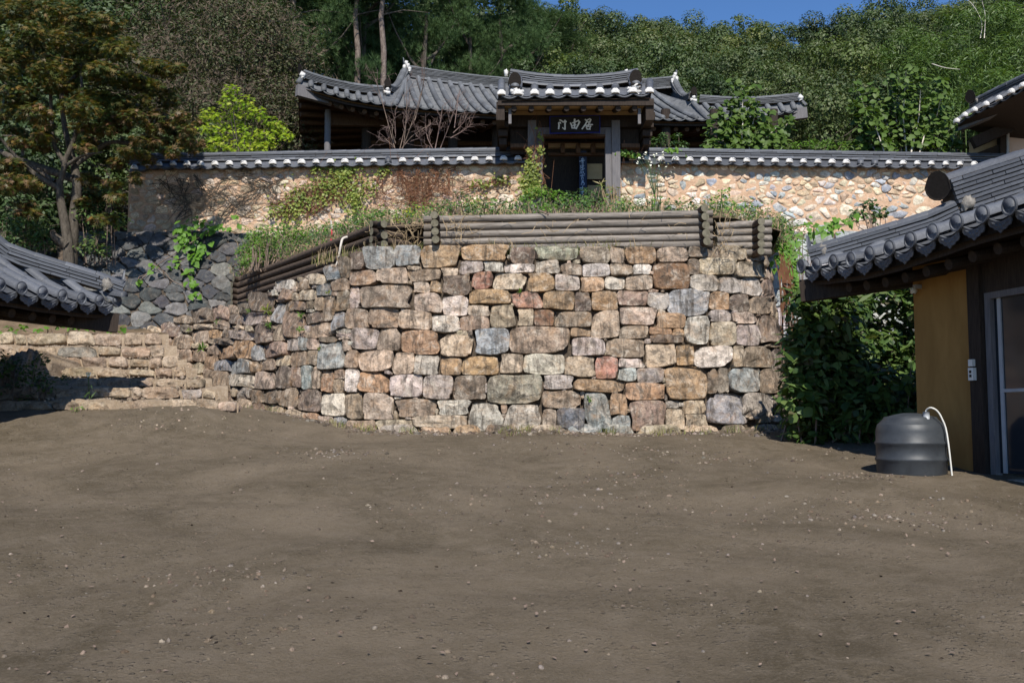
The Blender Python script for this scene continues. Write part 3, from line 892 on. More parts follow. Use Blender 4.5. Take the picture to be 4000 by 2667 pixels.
# ------------------------------------------------------------------ sloping banks faced with grey stones
def stone_bank(label, quad, n, sx, seed, cols, minus=0.022):
    """Voronoi-cut facing stones on a bilinear patch given by four corner points (lower left, lower right, upper right, upper left)."""
    r2 = np.random.default_rng(seed)
    q = [np.asarray(a, float) for a in quad]
    w = np.linalg.norm(q[1] - q[0]); h = np.linalg.norm(q[3] - q[0])
    surf = lambda u, v: q[0] * (1 - u) * (1 - v) + q[1] * u * (1 - v) + q[2] * u * v + q[3] * (1 - u) * v
    nrm = unit(np.cross(q[1] - q[0], q[3] - q[0]))
    if nrm[1] > 0: nrm = -nrm
    t = thing("stone_bank", q[0], label, "stone bank")
    b = MB()
    gu = np.linspace(-0.05, 1.05, 12); gv = np.linspace(-0.1, 1.0, 8)
    V = [surf(u, v) - nrm * 0.05 for v in gv for u in gu]
    b.add(V, [(j * 12 + i, j * 12 + i + 1, (j + 1) * 12 + i + 1, (j + 1) * 12 + i) for j in range(7) for i in range(11)])
    b.obj("bank_core", MAT["joint_earth"], t)
    pts = scatter(n, (0, w, 0, h), r2, sx)
    for cell in voronoi(pts, (0, w, 0, h), sx):
        if cell is None: continue
        c = cell.mean(0)
        cell = c + (cell - c) * (1 - minus / max(0.12, np.ptp(cell, axis=0).min()))
        o = (resample(cell, 15) if r2.random() < .5 else resample(chaikin(cell, 1), 15)) + r2.normal(0, 0.014, (15, 2))
        ring = np.array([surf(a / w, bb / h) for a, bb in o])
        V, F = stone_geom(ring, nrm, r2, 0.05 * r2.uniform(.5, 1.5), 0.12, (0.95, 0.84, 0.6, 0.3), 0.4, 4)
        link("stone", MB().add(V, F, 0, vary(cols[r2.integers(len(cols))], r2)).mesh("stone", MAT["grey_stone"], True), t)
    return t, surf, nrm


GREY = [(0.07, 0.073, 0.075), (0.095, 0.097, 0.097), (0.14, 0.138, 0.13), (0.05, 0.052, 0.054)]
bank_l, surf_l, nrm_l = stone_bank("steep dark grey stone bank above the steps, hung with vines",
                                   (P(290, 1318, 19.2), P(960, 1300, 19.2), P(985, 905, 20.8), P(250, 905, 20.9)), 96, 0.95, 5, GREY)
bank_r, surf_r, nrm_r = stone_bank("pale grey stone bank behind creepers beside the foreground house eave",
                                   (P(3000, 1330, 18.5), P(3660, 1330, 18.6), P(3660, 905, 20.5), P(2940, 905, 20.5)), 44, 0.9, 6,
                                   [(0.32, 0.32, 0.31), (0.25, 0.26, 0.26), (0.4, 0.38, 0.35)])

# ------------------------------------------------------------------ terrace soil between the wall and the clay walls
n_s, n_r = 90, 26
ss = np.linspace(0.3, SL[-1] - 0.4, n_s)
edge = np.array([(-5.35, 19.3, 2.5), (-5.0, 18.5, 2.72), (-1.92, 13.98, 2.74), (-1.2, 13.62, 2.72), (0, 13.5, 2.76), (3.0, 13.45, 2.8), (3.75, 13.7, 2.66), (3.95, 15, 2.6), (4.0, 18.2, 2.6)])
low = np.array([interp_poly(edge, t) for t in np.linspace(0, 1, n_s)])
hi_x = np.interp(low[:, 0], [-5.3, -4.9, 3.7, 4.0], [-5.75, -5.5, 5.4, 6.4])
hi = np.stack([hi_x, np.full(n_s, 21.2), np.interp(hi_x, [-7, -5, 0, 6], [3.85, 4.0, 4.25, 4.0])], 1)
TV = []
for j in range(n_r):
    t = j / (n_r - 1)
    zz = low[:, 2] + (hi[:, 2] - low[:, 2]) * t ** 0.9
    TV.append(np.stack([low[:, 0] + (hi[:, 0] - low[:, 0]) * t, low[:, 1] + (hi[:, 1] - low[:, 1]) * t, zz + rs.normal(0, 0.03, n_s) * (t > 0.08)], 1))
TERR = np.array(TV)                                     # [row from the wall inwards, along the wall]
o = MB().add(TERR.reshape(-1, 3), [(j * n_s + i, j * n_s + i + 1, (j + 1) * n_s + i + 1, (j + 1) * n_s + i) for j in range(n_r - 1) for i in range(n_s - 1)]).obj("terrace_ground", MAT["terrace_earth"], None, True)
o['kind'] = 'structure'


def terr(px, t):
    """Point on the terrace: t = 0 at the wall, 1 at the clay wall, under the photograph's column px."""
    row = TERR[int(np.clip(t, 0, 1) * (n_r - 1))]
    q = to_px(row)[:, 0]
    front = np.arange(n_s)
    ok = row[:, 1] > 12.5
    i = int(np.argmin(np.where(ok, np.abs(q - px) + row[:, 1] * 2, 1e9)))
    return row[i].copy()


# ground of the landing above the steps, at the foot of the left bank
land = MB()
n = 24
a = np.array([P(x, 1300, 17.0) for x in np.linspace(-1500, 640, n)]); b = np.array([P(x, 1300, 18.6) for x in np.linspace(-1500, 640, n)])
b[:, 2] = 1.62
a[:, 2] -= 0.06
c2 = np.stack([b[:, 0] * 1.05 - 0.2, np.full(n, 22.0), np.interp(b[:, 0], [-16, -8, -6.6], [3.6, 3.2, 2.4])], 1)
land.add(np.concatenate([a, b, c2]), [(r * n + i, r * n + i + 1, (r + 1) * n + i + 1, (r + 1) * n + i) for r in range(2) for i in range(n - 1)])
o = land.obj("upper_path", MAT["terrace_earth"], None, True); o['kind'] = 'structure'

# ------------------------------------------------------------------ log cribs on top of the wall
def log_mesh(a, b, r, mat, rnd, sides=14):
    a, b = np.asarray(a, float), np.asarray(b, float)
    n = 9
    pts = np.array([a + (b - a) * t for t in np.linspace(0, 1, n)]) + rnd.normal(0, r * 0.035, (n, 3))
    m = MB()
    m.tube(pts, r * (1 + rnd.normal(0, 0.025, n)), sides, 0, True, 1)
    return m.mesh("log", [MAT[mat], MAT["log_end"]], True)


def flat_ends(o):
    o.data.polygons[-1].use_smooth = False; o.data.polygons[-2].use_smooth = False
    return o


crib_l = thing("log_crib", P(1230, 1090, 16), "dark brown round log fence slanting up above the stone steps", "log fence", "log retaining fences")
for (yn, xf, yf) in ((889, 943, 1090), (932, 936, 1113), (966, 936, 1138), (996, 936, 1161), (1026, 936, 1185)):
    d0, d1 = 13.75, 18.45
    a, b = P(1462, yn, d0), P(xf, yf, d1)
    a2 = a + (a - b) * 0.055
    flat_ends(link("log", log_mesh(a2, b, 0.054, "brown_log", rs), crib_l))
    c0 = P(xf + 6, yf, d1)
    flat_ends(link("log", log_mesh(c0 + [-0.17, -0.03, 0], c0 + [0.5, 0.5, 0], 0.056, "brown_log", rs), crib_l))
for y in (880, 910, 940, 968):
    c0 = P(1500, y + 2, 13.7)
    flat_ends(link("log", log_mesh(c0 + [-0.16, -0.13, 0], c0 + [0.75, 0.62, 0.0], 0.05, "brown_log", rs), crib_l))
crib_c = thing("log_crib", P(2220, 970, 13.2), "long silver grey round log fence lying on the wall below the gate", "log fence", "log retaining fences")
for (yl, yr) in ((859, 835), (890, 865), (919, 896), (948, 926), (977, 954)):
    a, b = P(1656, yl, 13.35), P(2783, yr, 13.25)
    flat_ends(link("log", log_mesh(a, b, 0.0485, "grey_log", rs), crib_c))
for cx, ys, ex in ((1700, (848, 880, 911, 942), 0), (2750, (822, 853, 886, 918, 948), 0)):
    for y in ys:
        c0 = P(cx + (y - 880) * 0.06, y, 13.2)
        sl_ = -0.35 if cx < 2000 else -0.06
        flat_ends(link("log", log_mesh(c0 + [0, -0.13, 0], c0 + [sl_ * 0.0 + (0.05 if cx < 2000 else -0.12), 0.9, 0.02], 0.052, "brown_log", rs), crib_c))
crib_r = thing("log_crib", P(2900, 985, 13.6), "short log fence stacked at the right end of the retaining wall", "log fence", "log retaining fences")
for (yl, yr) in ((884, 872), (911, 902), (938, 931), (963, 958), (990, 985)):
    a, b = P(2797, yl, 13.45), P(3010, yr, 13.6)
    flat_ends(link("log", log_mesh(a, b, 0.05, "grey_log", rs), crib_r))
for y in (871, 899, 928, 957, 986):
    c0 = P(2965, y, 13.4)
    flat_ends(link("log", log_mesh(c0 + [0, -0.12, 0], c0 + [-0.1, 0.9, 0.0], 0.05, "brown_log", rs), crib_r))
link("backing_plank", MB().beam(P(1545, 935, 14.0), P(1665, 938, 14.1), 0.06, 0.3).mesh("backing_plank", MAT["brown_log"]), crib_l)

# ------------------------------------------------------------------ long clay walls with stones and tiled copings
def tpl_round(seg=8, r0=0.9, lip=True, key="round"):
    """Half-round roof tile, unit long in +Y (down the slope), unit radius, closed lower end."""
    V, F = [], []
    for y, r in ((0, r0), (0.97, 1.0), (1.0, 0.97)):
        for k in range(seg + 1):
            a = math.pi * k / seg
            V.append((-r * math.cos(a), y, r * math.sin(a)))
    m = seg + 1
    for j in range(2):
        for k in range(seg):
            F.append((j * m + k, j * m + k + 1, (j + 1) * m + k + 1, (j + 1) * m + k))
    F.append(tuple(2 * m + k for k in range(m)))
    return (np.array(V), F, key)


def tpl_box(key="flat"):
    V = [(x, y, z) for x in (-.5, .5) for y in (-.5, .5) for z in (-.5, .5)]
    return (np.array(V, float), [(0, 1, 3, 2), (4, 6, 7, 5), (0, 4, 5, 1), (2, 3, 7, 6), (0, 2, 6, 4), (1, 5, 7, 3)], key)


def tpl_end(key="plaster"):
    """Lime-plastered end of a round tile: a half disc that bulges outward (+Y)."""
    V, F = [], []
    seg = 10
    for r, y in ((1.04, -0.25), (1.07, 0.1), (0.86, 0.5), (0.45, 0.7)):
        for k in range(seg + 1):
            a = -0.25 + (math.pi + 0.5) * k / seg
            w = 1 + 0.05 * math.sin(k * 2.7 + r * 9)
            V.append((-r * w * math.cos(a), y, r * w * math.sin(a) * 1.02))
    m = seg + 1
    for j in range(3):
        for k in range(seg):
            F.append((j * m + k, j * m + k + 1, (j + 1) * m + k + 1, (j + 1) * m + k))
        F.append((j * m + seg, j * m, (j + 1) * m, (j + 1) * m + seg))
    F.append(tuple(3 * m + k for k in range(m)))
    return (np.array(V), F, key)


def tpl_drip(key="drip", tongue=0.0, seg=8):
    """Concave eave tile: hanging arc across one tile spacing (unit wide), lip thickness, optional tongue below."""
    V, F = [], []
    for y, z0 in ((-1.0, 0.0), (0.0, 0.0), (0.02, -0.14), (-0.12, -0.17)):
        for k in range(seg + 1):
            x = -0.5 + k / seg
            V.append((x, y, -0.33 * math.cos(x * math.pi) + z0 * (1 + tongue * (0.35 + 0.65 * math.cos(x * math.pi)) * (6.0 if y > -0.5 else 0))))
    m = seg + 1
    for j in range(3):
        for k in range(seg):
            F.append((j * m + k, (j + 1) * m + k, (j + 1) * m + k + 1, j * m + k + 1))
    return (np.array(V), F, key)


T_ROUND, T_BOX, T_END, T_DRIP = tpl_round(), tpl_box(), tpl_end(), tpl_drip()


def tile_column(rt, top, eave, r, L, up=(0, 0, 1), sag=0.0):
    """Lays round tiles down a (sagging) line from top to eave."""
    top, eave = np.asarray(top, float), np.asarray(eave, float)
    tot = np.linalg.norm(eave - top)
    n = max(1, int(round(tot / L)))
    pt = lambda t: top + (eave - top) * t - np.array([0, 0, sag * 4 * t * (1 - t)])
    for i in range(n):
        a, b = pt(i / n), pt((i + 1) / n)
        y = unit(b - a); x = unit(np.cross(y, up)); z = np.cross(x, y)
        rt.add(T_ROUND, frame(a, x, y, z, (r * random.uniform(.97, 1.03), np.linalg.norm(b - a) * 1.02, r)))
    return pt


def ridge(parent, pts, layers, width, lh, L=0.3, cap_r=None, base_r=None, mat="roof_tile", gap=0.02, limit=300, names=("ridge_tile", "cap_tile"), shrink=0.0):
    """Ridge of stacked flat tiles: a row of half-round tiles at its foot, thin courses with dark joints, half-round caps on top."""
    pts = np.asarray(pts, float)
    tot = poly_len(pts)
    fl, cp = Pieces(parent, names[0], MAT[mat], False, limit), Pieces(parent, names[1], MAT[mat], True, limit)
    z = 0.0
    if base_r:
        n = max(1, int(tot / L))
        for i in range(n):
            a, b = interp_poly(pts, i / n), interp_poly(pts, (i + 1) / n)
            y = unit(b - a); x = unit(np.cross(y, (0, 0, 1))); w = np.cross(x, y)
            for sgn in (-1, 1):
                cp.add(T_ROUND, frame(a + x * sgn * width * 0.45, x, y, w, (base_r * 0.9, np.linalg.norm(b - a) * 1.01, base_r)))
        z = base_r * 1.0
    core = MB()
    for l in range(layers):
        off = random.random()
        n = max(1, int(round(tot / (L * 1.15))))
        w2 = width * (1 - shrink * l / max(1, layers))
        for i in range(-1, n + 1):
            t0, t1 = max(0, (i + off) / n), min(1, (i + 1 + off) / n)
            if t1 - t0 < 0.15 / n: continue
            a, b = interp_poly(pts, t0), interp_poly(pts, t1)
            y = unit(b - a); x = unit(np.cross(y, (0, 0, 1))); u = np.cross(x, y)
            c = (a + b) / 2 + u * (z + lh * (l + 0.5)) + x * random.uniform(-.008, .008)
            fl.add(T_BOX, frame(c, unit(x + u * random.uniform(-.02, .02)), unit(y + u * random.uniform(-.01, .01)), u, (w2, np.linalg.norm(b - a) * 0.985, lh - gap)))
    for i in range(16):
        a, b = interp_poly(pts, i / 16), interp_poly(pts, (i + 1) / 16)
        y = unit(b - a); x = unit(np.cross(y, (0, 0, 1))); u = np.cross(x, y)
        core.box((a + b) / 2 + u * (z + lh * layers) / 2, x * width * 0.36, (b - a) / 2, u * (z + lh * layers) / 2 * 0.98)
    core.obj("ridge_core", MAT["joint_earth"], parent)
    z += lh * layers
    if cap_r:
        n = max(1, int(round(tot / L)))
        for i in range(n):
            a, b = interp_poly(pts, i / n), interp_poly(pts, (i + 1) / n)
            y = unit(b - a); x = unit(np.cross(y, (0, 0, 1))); u = np.cross(x, y)
            cp.add(T_ROUND, frame(a + u * z, x, y, u, (cap_r, np.linalg.norm(b - a) * 1.01, cap_r * 0.75)))
    fl.finish(); cp.finish()


def clay_wall(label, xs_px, ends, d_of, zb, n_st, seed, cols, roundness, ridge_top):
    """xs_px: left and right end in the photograph; ends: the plastered tile ends (x, y) along the eave; d_of(x): distance."""
    r2 = np.random.default_rng(seed)
    x0, x1 = xs_px
    E = [P(x, y, d_of(x) - 0.2) for x, y in ends]
    t = thing("clay_wall", P((x0 + x1) / 2, 900, d_of((x0 + x1) / 2)), label, "wall", "clay walls beside the gate")
    # body: follows the line of the eaves
    yy = lambda x: np.interp(x, [e[0] for e in ends], [e[1] for e in ends])
    N = 40
    X = np.linspace(x0, x1, N)
    topf = np.array([P(x, yy(x) + 6, d_of(x)) for x in X]); botf = topf.copy(); botf[:, 2] = zb
    topb = topf + [0, 0.5, 0]; botb = botf + [0, 0.5, 0]
    m = MB()
    rows = []
    for k in range(12):
        f = k / 11
        q = botf * (1 - f) + topf * f
        q[:, 1] += r2.normal(0, 0.012, N)
        rows.append(q)
    rows += [topb, botb]
    V = np.concatenate(rows)
    m.add(V, [(k * N + i, k * N + i + 1, (k + 1) * N + i + 1, (k + 1) * N + i) for k in range(13) for i in range(N - 1)])
    m.add([botf[0], topf[0], topb[0], botb[0]], [(0, 1, 2, 3)]); m.add([botf[-1], topf[-1], topb[-1], botb[-1]], [(3, 2, 1, 0)])
    m.obj("clay_body", MAT["clay"], t, True)
    # stones bedded in the clay
    W = float(np.linalg.norm(topf[-1] - topf[0])); H = float(topf[:, 2].min() - zb)
    pts = scatter(n_st, (0, W, 0, H), r2, 0.62, 3)
    if len(cols) > 6: pts = pts[(r2.random(len(pts)) < 0.5) | (pts[:, 1] > .55 * H)]
    surf = lambda u, v: np.array([np.interp(u / W, np.linspace(0, 1, N), topf[:, 0]), np.interp(u / W, np.linspace(0, 1, N), topf[:, 1]), zb + v])
    tiny = MB()
    cells = [c_ for c_ in voronoi(pts, (0.03, W - 0.03, 0, H - 0.02), 0.62, 14) if c_ is not None]
    cells.sort(key=lambda c_: -np.ptp(c_, axis=0).prod())
    for n_cell, cell in enumerate(cells):
        c = cell.mean(0)
        k = r2.uniform(*roundness)
        cell = c + (cell - c) * k
        o = (resample(cell, 13) if r2.random() < .6 else resample(chaikin(cell, 1), 13)) + r2.normal(0, 0.006, (13, 2))
        ring = np.array([surf(a, b) for a, b in o])
        size = np.ptp(o, axis=0).min()
        V, F = stone_geom(ring, (0, -1, 0), r2, 0.006 + 0.075 * size * r2.uniform(0.5, 1.3), 0.05, (0.93, 0.72, 0.35), 0.25)
        v = c[1] / H
        ci = cols[int(r2.integers(len(cols)))] if r2.random() > 0.0 else cols[0]
        if len(cols) > 6 and v > 0.55 and r2.random() < 0.5: ci = cols[int(r2.integers(3))]
        if n_cell < 300: link("stone", MB().add(V, F, 0, vary(ci, r2, 0.16)).mesh("stone", MAT["clay_stone"], True), t)
        else: tiny.add(V, F, 0, vary(ci, r2, 0.16))
    o = tiny.obj("small_stones", MAT["clay_stone"], t, True); o['kind'] = 'stuff'
    # coping
    cop = MB()
    tops = np.array([P(x, yy(x) + 6, d_of(x)) for x in X])
    Rg = []
    for x in X:
        q = P(x, yy(x), d_of(x)); Rg.append([q[0], d_of(x) + 0.12, q[2] + 0.13])
    Rg = np.array(Rg)
    und = np.array([P(x, yy(x) + 7, d_of(x) - 0.17) for x in X])
    bk = Rg + [0, 0.45, -0.18]
    cop.add(np.concatenate([und + [0, 0, -0.03], und, Rg, bk, tops + [0, .5, -.05], tops + [0, 0.02, -0.03]]),
            [(k * N + i, k * N + i + 1, (k + 1) * N + i + 1, (k + 1) * N + i) for k in range(5) for i in range(N - 1)])
    cop.obj("coping", MAT["roof_tile"], t)
    rt, pe, dr = Pieces(t, "round_tile", MAT["roof_tile"]), Pieces(t, "plastered_tile_end", MAT["lime_plaster"], False), Pieces(t, "drip_tile", MAT["roof_tile"])
    for i, (x, y) in enumerate(ends):
        e = E[i]
        top = np.array([e[0] * (d_of(x) + 0.1) / e[1], d_of(x) + 0.1, e[2] + 0.15])
        tile_column(rt, top, e, 0.075, 0.3)
        yd = unit(e - top); xd = unit(np.cross(yd, (0, 0, 1))); zd = np.cross(xd, yd)
        if random.random() < 0.97:
            k = random.uniform(.94, 1.08)
            pe.add(T_END, frame(e + [0, 0, 0.012], unit([1, 0, random.uniform(-.1, .1)]), (0, -1, 0), (0, 0, 1), (-0.076 * k, 0.055, 0.074 * k)))
        if i + 1 < len(ends):
            f = E[i + 1]
            w = np.linalg.norm(f - e)
            xa = unit(f - e)
            dr.add(T_DRIP, frame((e + f) / 2 + [0, 0, 0.0], xa, (0, -1, 0.0), (0, 0, 1), (w, 0.3, w * 0.62)))
    rt.finish(); pe.finish(); dr.finish()
    lo = int(N * 0.0)
    ridge(t, Rg + [0, 0.02, -0.045], 2, 0.2, 0.05, 0.31, 0.085, 0.07, "roof_tile", 0.022)
    return t, surf, W, H


dl = lambda x: 21.15 + 0.45 * max(0.0, (1250 - x) / 700.0) ** 1.5
el = [(525, 660), (575, 648), (621, 646), (676, 645), (730, 645)] + [(783 + i * 56.4, 646 - 22 * (i / 22) ** 0.9) for i in range(23)]
TAN = [(0.62, 0.48, 0.34), (0.5, 0.37, 0.25), (0.68, 0.55, 0.42)]
CLAYW_L = clay_wall("ivy grown clay wall of flat tan stones left of the gate", (505, 2068), el, dl, 3.55, 520, 31,
          TAN + [(0.5, 0.42, 0.34), (0.42, 0.31, 0.21)], (0.78, 0.97), None)
dr_ = lambda x: 21.15 + 0.45 * max(0.0, (x - 2420) / 1500.0)
er = [(2472 + i * 55.6, 625 + 21 * (i / 24)) for i in range(27)]
CLAYW_R = clay_wall("clay wall of rounded grey and white stones right of the gate", (2418, 3935), er, dr_, 3.75, 560, 32,
          TAN + [(0.62, 0.57, 0.5), (0.34, 0.36, 0.38), (0.27, 0.3, 0.33), (0.6, 0.5, 0.38), (0.66, 0.6, 0.52), (0.36, 0.37, 0.37)], (0.72, 0.97), None)

grid_sheet("right_slope", np.concatenate([np.linspace(4.35, 12, 24), np.linspace(13, 70, 12)]), np.linspace(17.5, 22.0, 14),
           lambda x, y: np.where(y < 18.3, yard_z(x, y) - 0.02, yard_z(x, np.minimum(y, 18.3)) + (hill_z(x, 22.0) + 0.1 - yard_z(x, 18.3 + 0 * y)) * np.clip((y - 18.3) / 3.0, 0, 1)), "terrace_earth")
# ------------------------------------------------------------------ tiled roofs
def tpl_flower():
    """Round eave tile end: a disc with a raised rim and a six-petalled flower pressed into it (faces +Y)."""
    V, F = [], []
    n = 24
    prof = ((0.0, 1.0), (0.26, 1.0), (0.26, 0.82), (0.05, 0.76), (0.05, 0.6))
    for y, r in prof:
        for k in range(n):
            a = 2 * math.pi * k / n
            V.append((r * math.cos(a), y, r * math.sin(a)))
    for j in range(4):
        for k in range(n):
            F.append((j * n + k, j * n + (k + 1) % n, (j + 1) * n + (k + 1) % n, (j + 1) * n + k))
    F.append(tuple(4 * n + k for k in range(n)))
    for p in range(6):
        a = 2 * math.pi * p / 6
        b = len(V)
        for rr, w, y in ((0.12, 0.05, 0.04), (0.42, 0.2, 0.06), (0.74, 0.03, 0.04)):
            for sg in (-1, 1):
                V.append((rr * math.cos(a) - sg * w * math.sin(a), y, rr * math.sin(a) + sg * w * math.cos(a)))
        m = len(V)
        V.append((0.42 * math.cos(a), 0.115, 0.42 * math.sin(a)))
        F += [(b, b + 1, m), (b + 1, b + 3, m), (b + 3, b + 5, m), (b + 5, b + 4, m), (b + 4, b + 2, m), (b + 2, b, m)]
    b = len(V)
    for k in range(8):
        a = 2 * math.pi * k / 8
        V.append((0.16 * math.cos(a), 0.12, 0.16 * math.sin(a)))
    F.append(tuple(b + k for k in range(8)))
    return (np.array(V, float), F, "flower")


def tpl_tongue():
    """Hanging concave eave tile with a pointed, scalloped front plate carrying a raised leaf spray (faces +Y, unit wide)."""
    V, F = [], []
    out = []
    n = 12
    top = [(-0.42 + 0.84 * k / n, -0.30 * math.cos((-0.42 + 0.84 * k / n) * math.pi) + 0.02) for k in range(n + 1)]
    bot = [(0.42, -0.32), (0.36, -0.46), (0.26, -0.5), (0.2, -0.6), (0.1, -0.63), (0.0, -0.76), (-0.1, -0.63), (-0.2, -0.6), (-0.26, -0.5), (-0.36, -0.46), (-0.42, -0.32)]
    out = top + bot
    for y in (0.0, 0.06):
        V += [(x, y, z) for x, z in out]
    m = len(out)
    F.append(tuple(m + k for k in range(m)))
    F += [(k, (k + 1) % m, m + (k + 1) % m, m + k) for k in range(m)]
    for (cx, cz, rx, rz, t) in ((0, -0.47, .05, .13, 0), (-.14, -.43, .05, .11, .6), (.14, -.43, .05, .11, -.6), (-.24, -.33, .04, .09, 1.1), (.24, -.33, .04, .09, -1.1), (-.06, -.6, .05, .05, 0), (.07, -.6, .05, .05, 0)):
        b = len(V)
        for k in range(7):
            a = 2 * math.pi * k / 7
            x, z = rx * math.cos(a), rz * math.sin(a)
            V.append((cx + x * math.cos(t) - z * math.sin(t), 0.062, cz + x * math.sin(t) + z * math.cos(t)))
        V.append((cx, 0.1, cz))
        F += [(b + k, b + (k + 1) % 7, b + 7) for k in range(7)]
    b = len(V)
    for y in (0.0, -1.2):
        for k in range(n + 1):
            x = -0.5 + k / n
            V.append((x, y, -0.3 * math.cos(x * math.pi) + 0.02))
    F += [(b + k, b + k + 1, b + n + 2 + k, b + n + 1 + k) for k in range(n)]
    return (np.array(V, float), F, "tongue")


def tpl_mangwa(key="crest"):
    """Big upright oval crest tile that closes a ridge (faces +Y, unit high, leaning outward a little)."""
    V, F = [], []
    n = 16
    for y, k in ((-0.12, 0.97), (0.0, 1.0), (-0.02, 0.86)):
        for i in range(n):
            a = 2 * math.pi * i / n
            V.append((0.4 * k * math.cos(a) * (1 if math.sin(a) > 0 else 1.12), y + 0.12 * (math.sin(a)), 0.5 + 0.5 * k * math.sin(a)))
    F.append(tuple(reversed(range(n))))
    for j in range(2):
        F += [(j * n + k, j * n + (k + 1) % n, (j + 1) * n + (k + 1) % n, (j + 1) * n + k) for k in range(n)]
    F.append(tuple(2 * n + k for k in range(n)))
    return (np.array(V, float), F, key)


T_FLOWER, T_TONGUE, T_CREST = tpl_flower(), tpl_tongue(), tpl_mangwa()


def pan_strip(mb, pa, pb, ta, tb, n=10, dip=0.05, sag=0.0, step=0.012):
    """Concave tiles between two neighbouring columns, from the top line ta-tb to the eave line pa-pb, with little steps at each course."""
    pa, pb, ta, tb = (np.asarray(a, float) for a in (pa, pb, ta, tb))
    rows = []
    for i in range(n + 1):
        for e in ((0,) if i == 0 else (0, 1)) if i < n else (0,):
            t = i / n
            a = ta + (pa - ta) * t; b = tb + (pb - tb) * t
            lift = np.array([0, 0, -sag * 4 * t * (1 - t) - (step if e else 0.0)])
            rows.append([a + (b - a) * u + lift - np.array([0, 0, dip * math.sin(math.pi * u)]) for u in (0, .25, .5, .75, 1)])
    V = np.array(rows).reshape(-1, 3)
    mb.add(V, [(r * 5 + k, r * 5 + k + 1, (r + 1) * 5 + k + 1, (r + 1) * 5 + k) for r in range(len(rows) - 1) for k in range(4)])


def crest(parent, name, mat, base, face, h, w=None):
    """Stands a crest tile at a point, facing a horizontal direction."""
    y = unit([face[0], face[1], 0]); x = unit(np.cross(y, (0, 0, 1)))
    return link(name, MB().add(T_CREST[0], T_CREST[1]).mesh(name, MAT[mat], False), parent, frame(base, x, y, (0, 0, 1), ((w or h), h * 0.6, h)))


def lump(parent, name, mat, c, r, sq=(1, 1, 1), seed=0, seg=10):
    """Uneven rounded lump of mortar."""
    r2 = np.random.default_rng(seed)
    V, F = [], []
    for j in range(1, 6):
        t = math.pi * j / 6
        for k in range(seg):
            a = 2 * math.pi * k / seg
            q = r * (1 + r2.uniform(-.28, .28))
            V.append((c[0] + q * sq[0] * math.sin(t) * math.cos(a), c[1] + q * sq[1] * math.sin(t) * math.sin(a), c[2] + q * sq[2] * math.cos(t)))
    for j in range(4):
        F += [(j * seg + k, (j + 1) * seg + k, (j + 1) * seg + (k + 1) % seg, j * seg + (k + 1) % seg) for k in range(seg)]
    F.append(tuple(reversed(range(seg)))); F.append(tuple(4 * seg + k for k in range(seg)))
    F = [tuple(reversed(f)) for f in F]
    return link(name, MB().add(V, F).mesh(name, MAT[mat], True), parent)


# ------------------------------------------------------------------ gate
GD = 20.75                                     # distance of the gate posts
gate = thing("entrance_gate", P(2240, 810, GD), "old wooden gate with curved tiled roof and name board above the wall", "gate")
gp = lambda x, y, d=GD: P(x, y, d)
for (x0, x1) in ((2062, 2094), (2390, 2422)):
    a, b = gp(x0, 470), gp(x1, 470)
    w = (b[0] - a[0]) / 2
    m = MB(); m.abox(a[0], b[0], GD, GD + 0.2, gp(0, 830)[2], gp(0, 470)[2])
    m.obj("post", MAT["weathered_post"], gate)
for (x0, x1) in ((2095, 2119), (2365, 2389)):
    a, b = gp(x0, 470), gp(x1, 470)
    MB().abox(a[0], b[0], GD + 0.04, GD + 0.24, gp(0, 830)[2], gp(0, 505)[2]).obj("door_jamb", MAT["weathered_post"], gate)
MB().abox(gp(2120, 0)[0], gp(2364, 0)[0], GD + 0.05, GD + 0.22, gp(0, 531)[2], gp(0, 522)[2]).obj("lintel", MAT["brown_wood"], gate)
MB().abox(gp(2095, 0)[0], gp(2389, 0)[0], GD + 0.08, GD + 0.2, gp(0, 521)[2], gp(0, 494)[2]).obj("lintel_beam", MAT["weathered_post"], gate)
MB().abox(gp(1992, 0)[0], gp(2500, 0)[0], GD + 0.06, GD + 0.26, gp(0, 492)[2], gp(0, 440)[2]).obj("head_beam", MAT["dark_wood"], gate)
MB().abox(gp(2110, 0)[0], gp(2378, 0)[0], GD + 0.1, GD + 0.55, gp(0, 830)[2] - 0.1, gp(0, 800)[2]).obj("threshold", MAT["dark_wood"], gate)
for sx in (-1, 1):                              # dark wood infill beside the posts, brackets below the eave
    xa, xb = (1994, 2061) if sx < 0 else (2423, 2494)
    MB().abox(gp(xa, 0)[0], gp(xb, 0)[0], GD + 0.22, GD + 0.3, gp(0, 592)[2], gp(0, 450)[2]).obj("side_panel", MAT["dark_wood"], gate)
    MB().abox(gp(xa, 0)[0], gp(xb, 0)[0], GD + 0.02, GD + 0.3, gp(0, 575)[2], gp(0, 560)[2]).obj("side_rail", MAT["brown_wood"], gate)
    xm = 1965 if sx < 0 else 2520
    m = MB()
    for k, (ya, yb) in enumerate(((455, 478), (486, 508), (515, 538), (545, 568))):
        m.abox(gp(xm - 26 + k * 4, 0)[0], gp(xm + 26 - k * 4, 0)[0], GD - 0.3 + k * 0.08, GD + 0.5, gp(0, yb)[2], gp(0, ya)[2])
    m.obj("bracket", MAT["dark_wood"], gate)
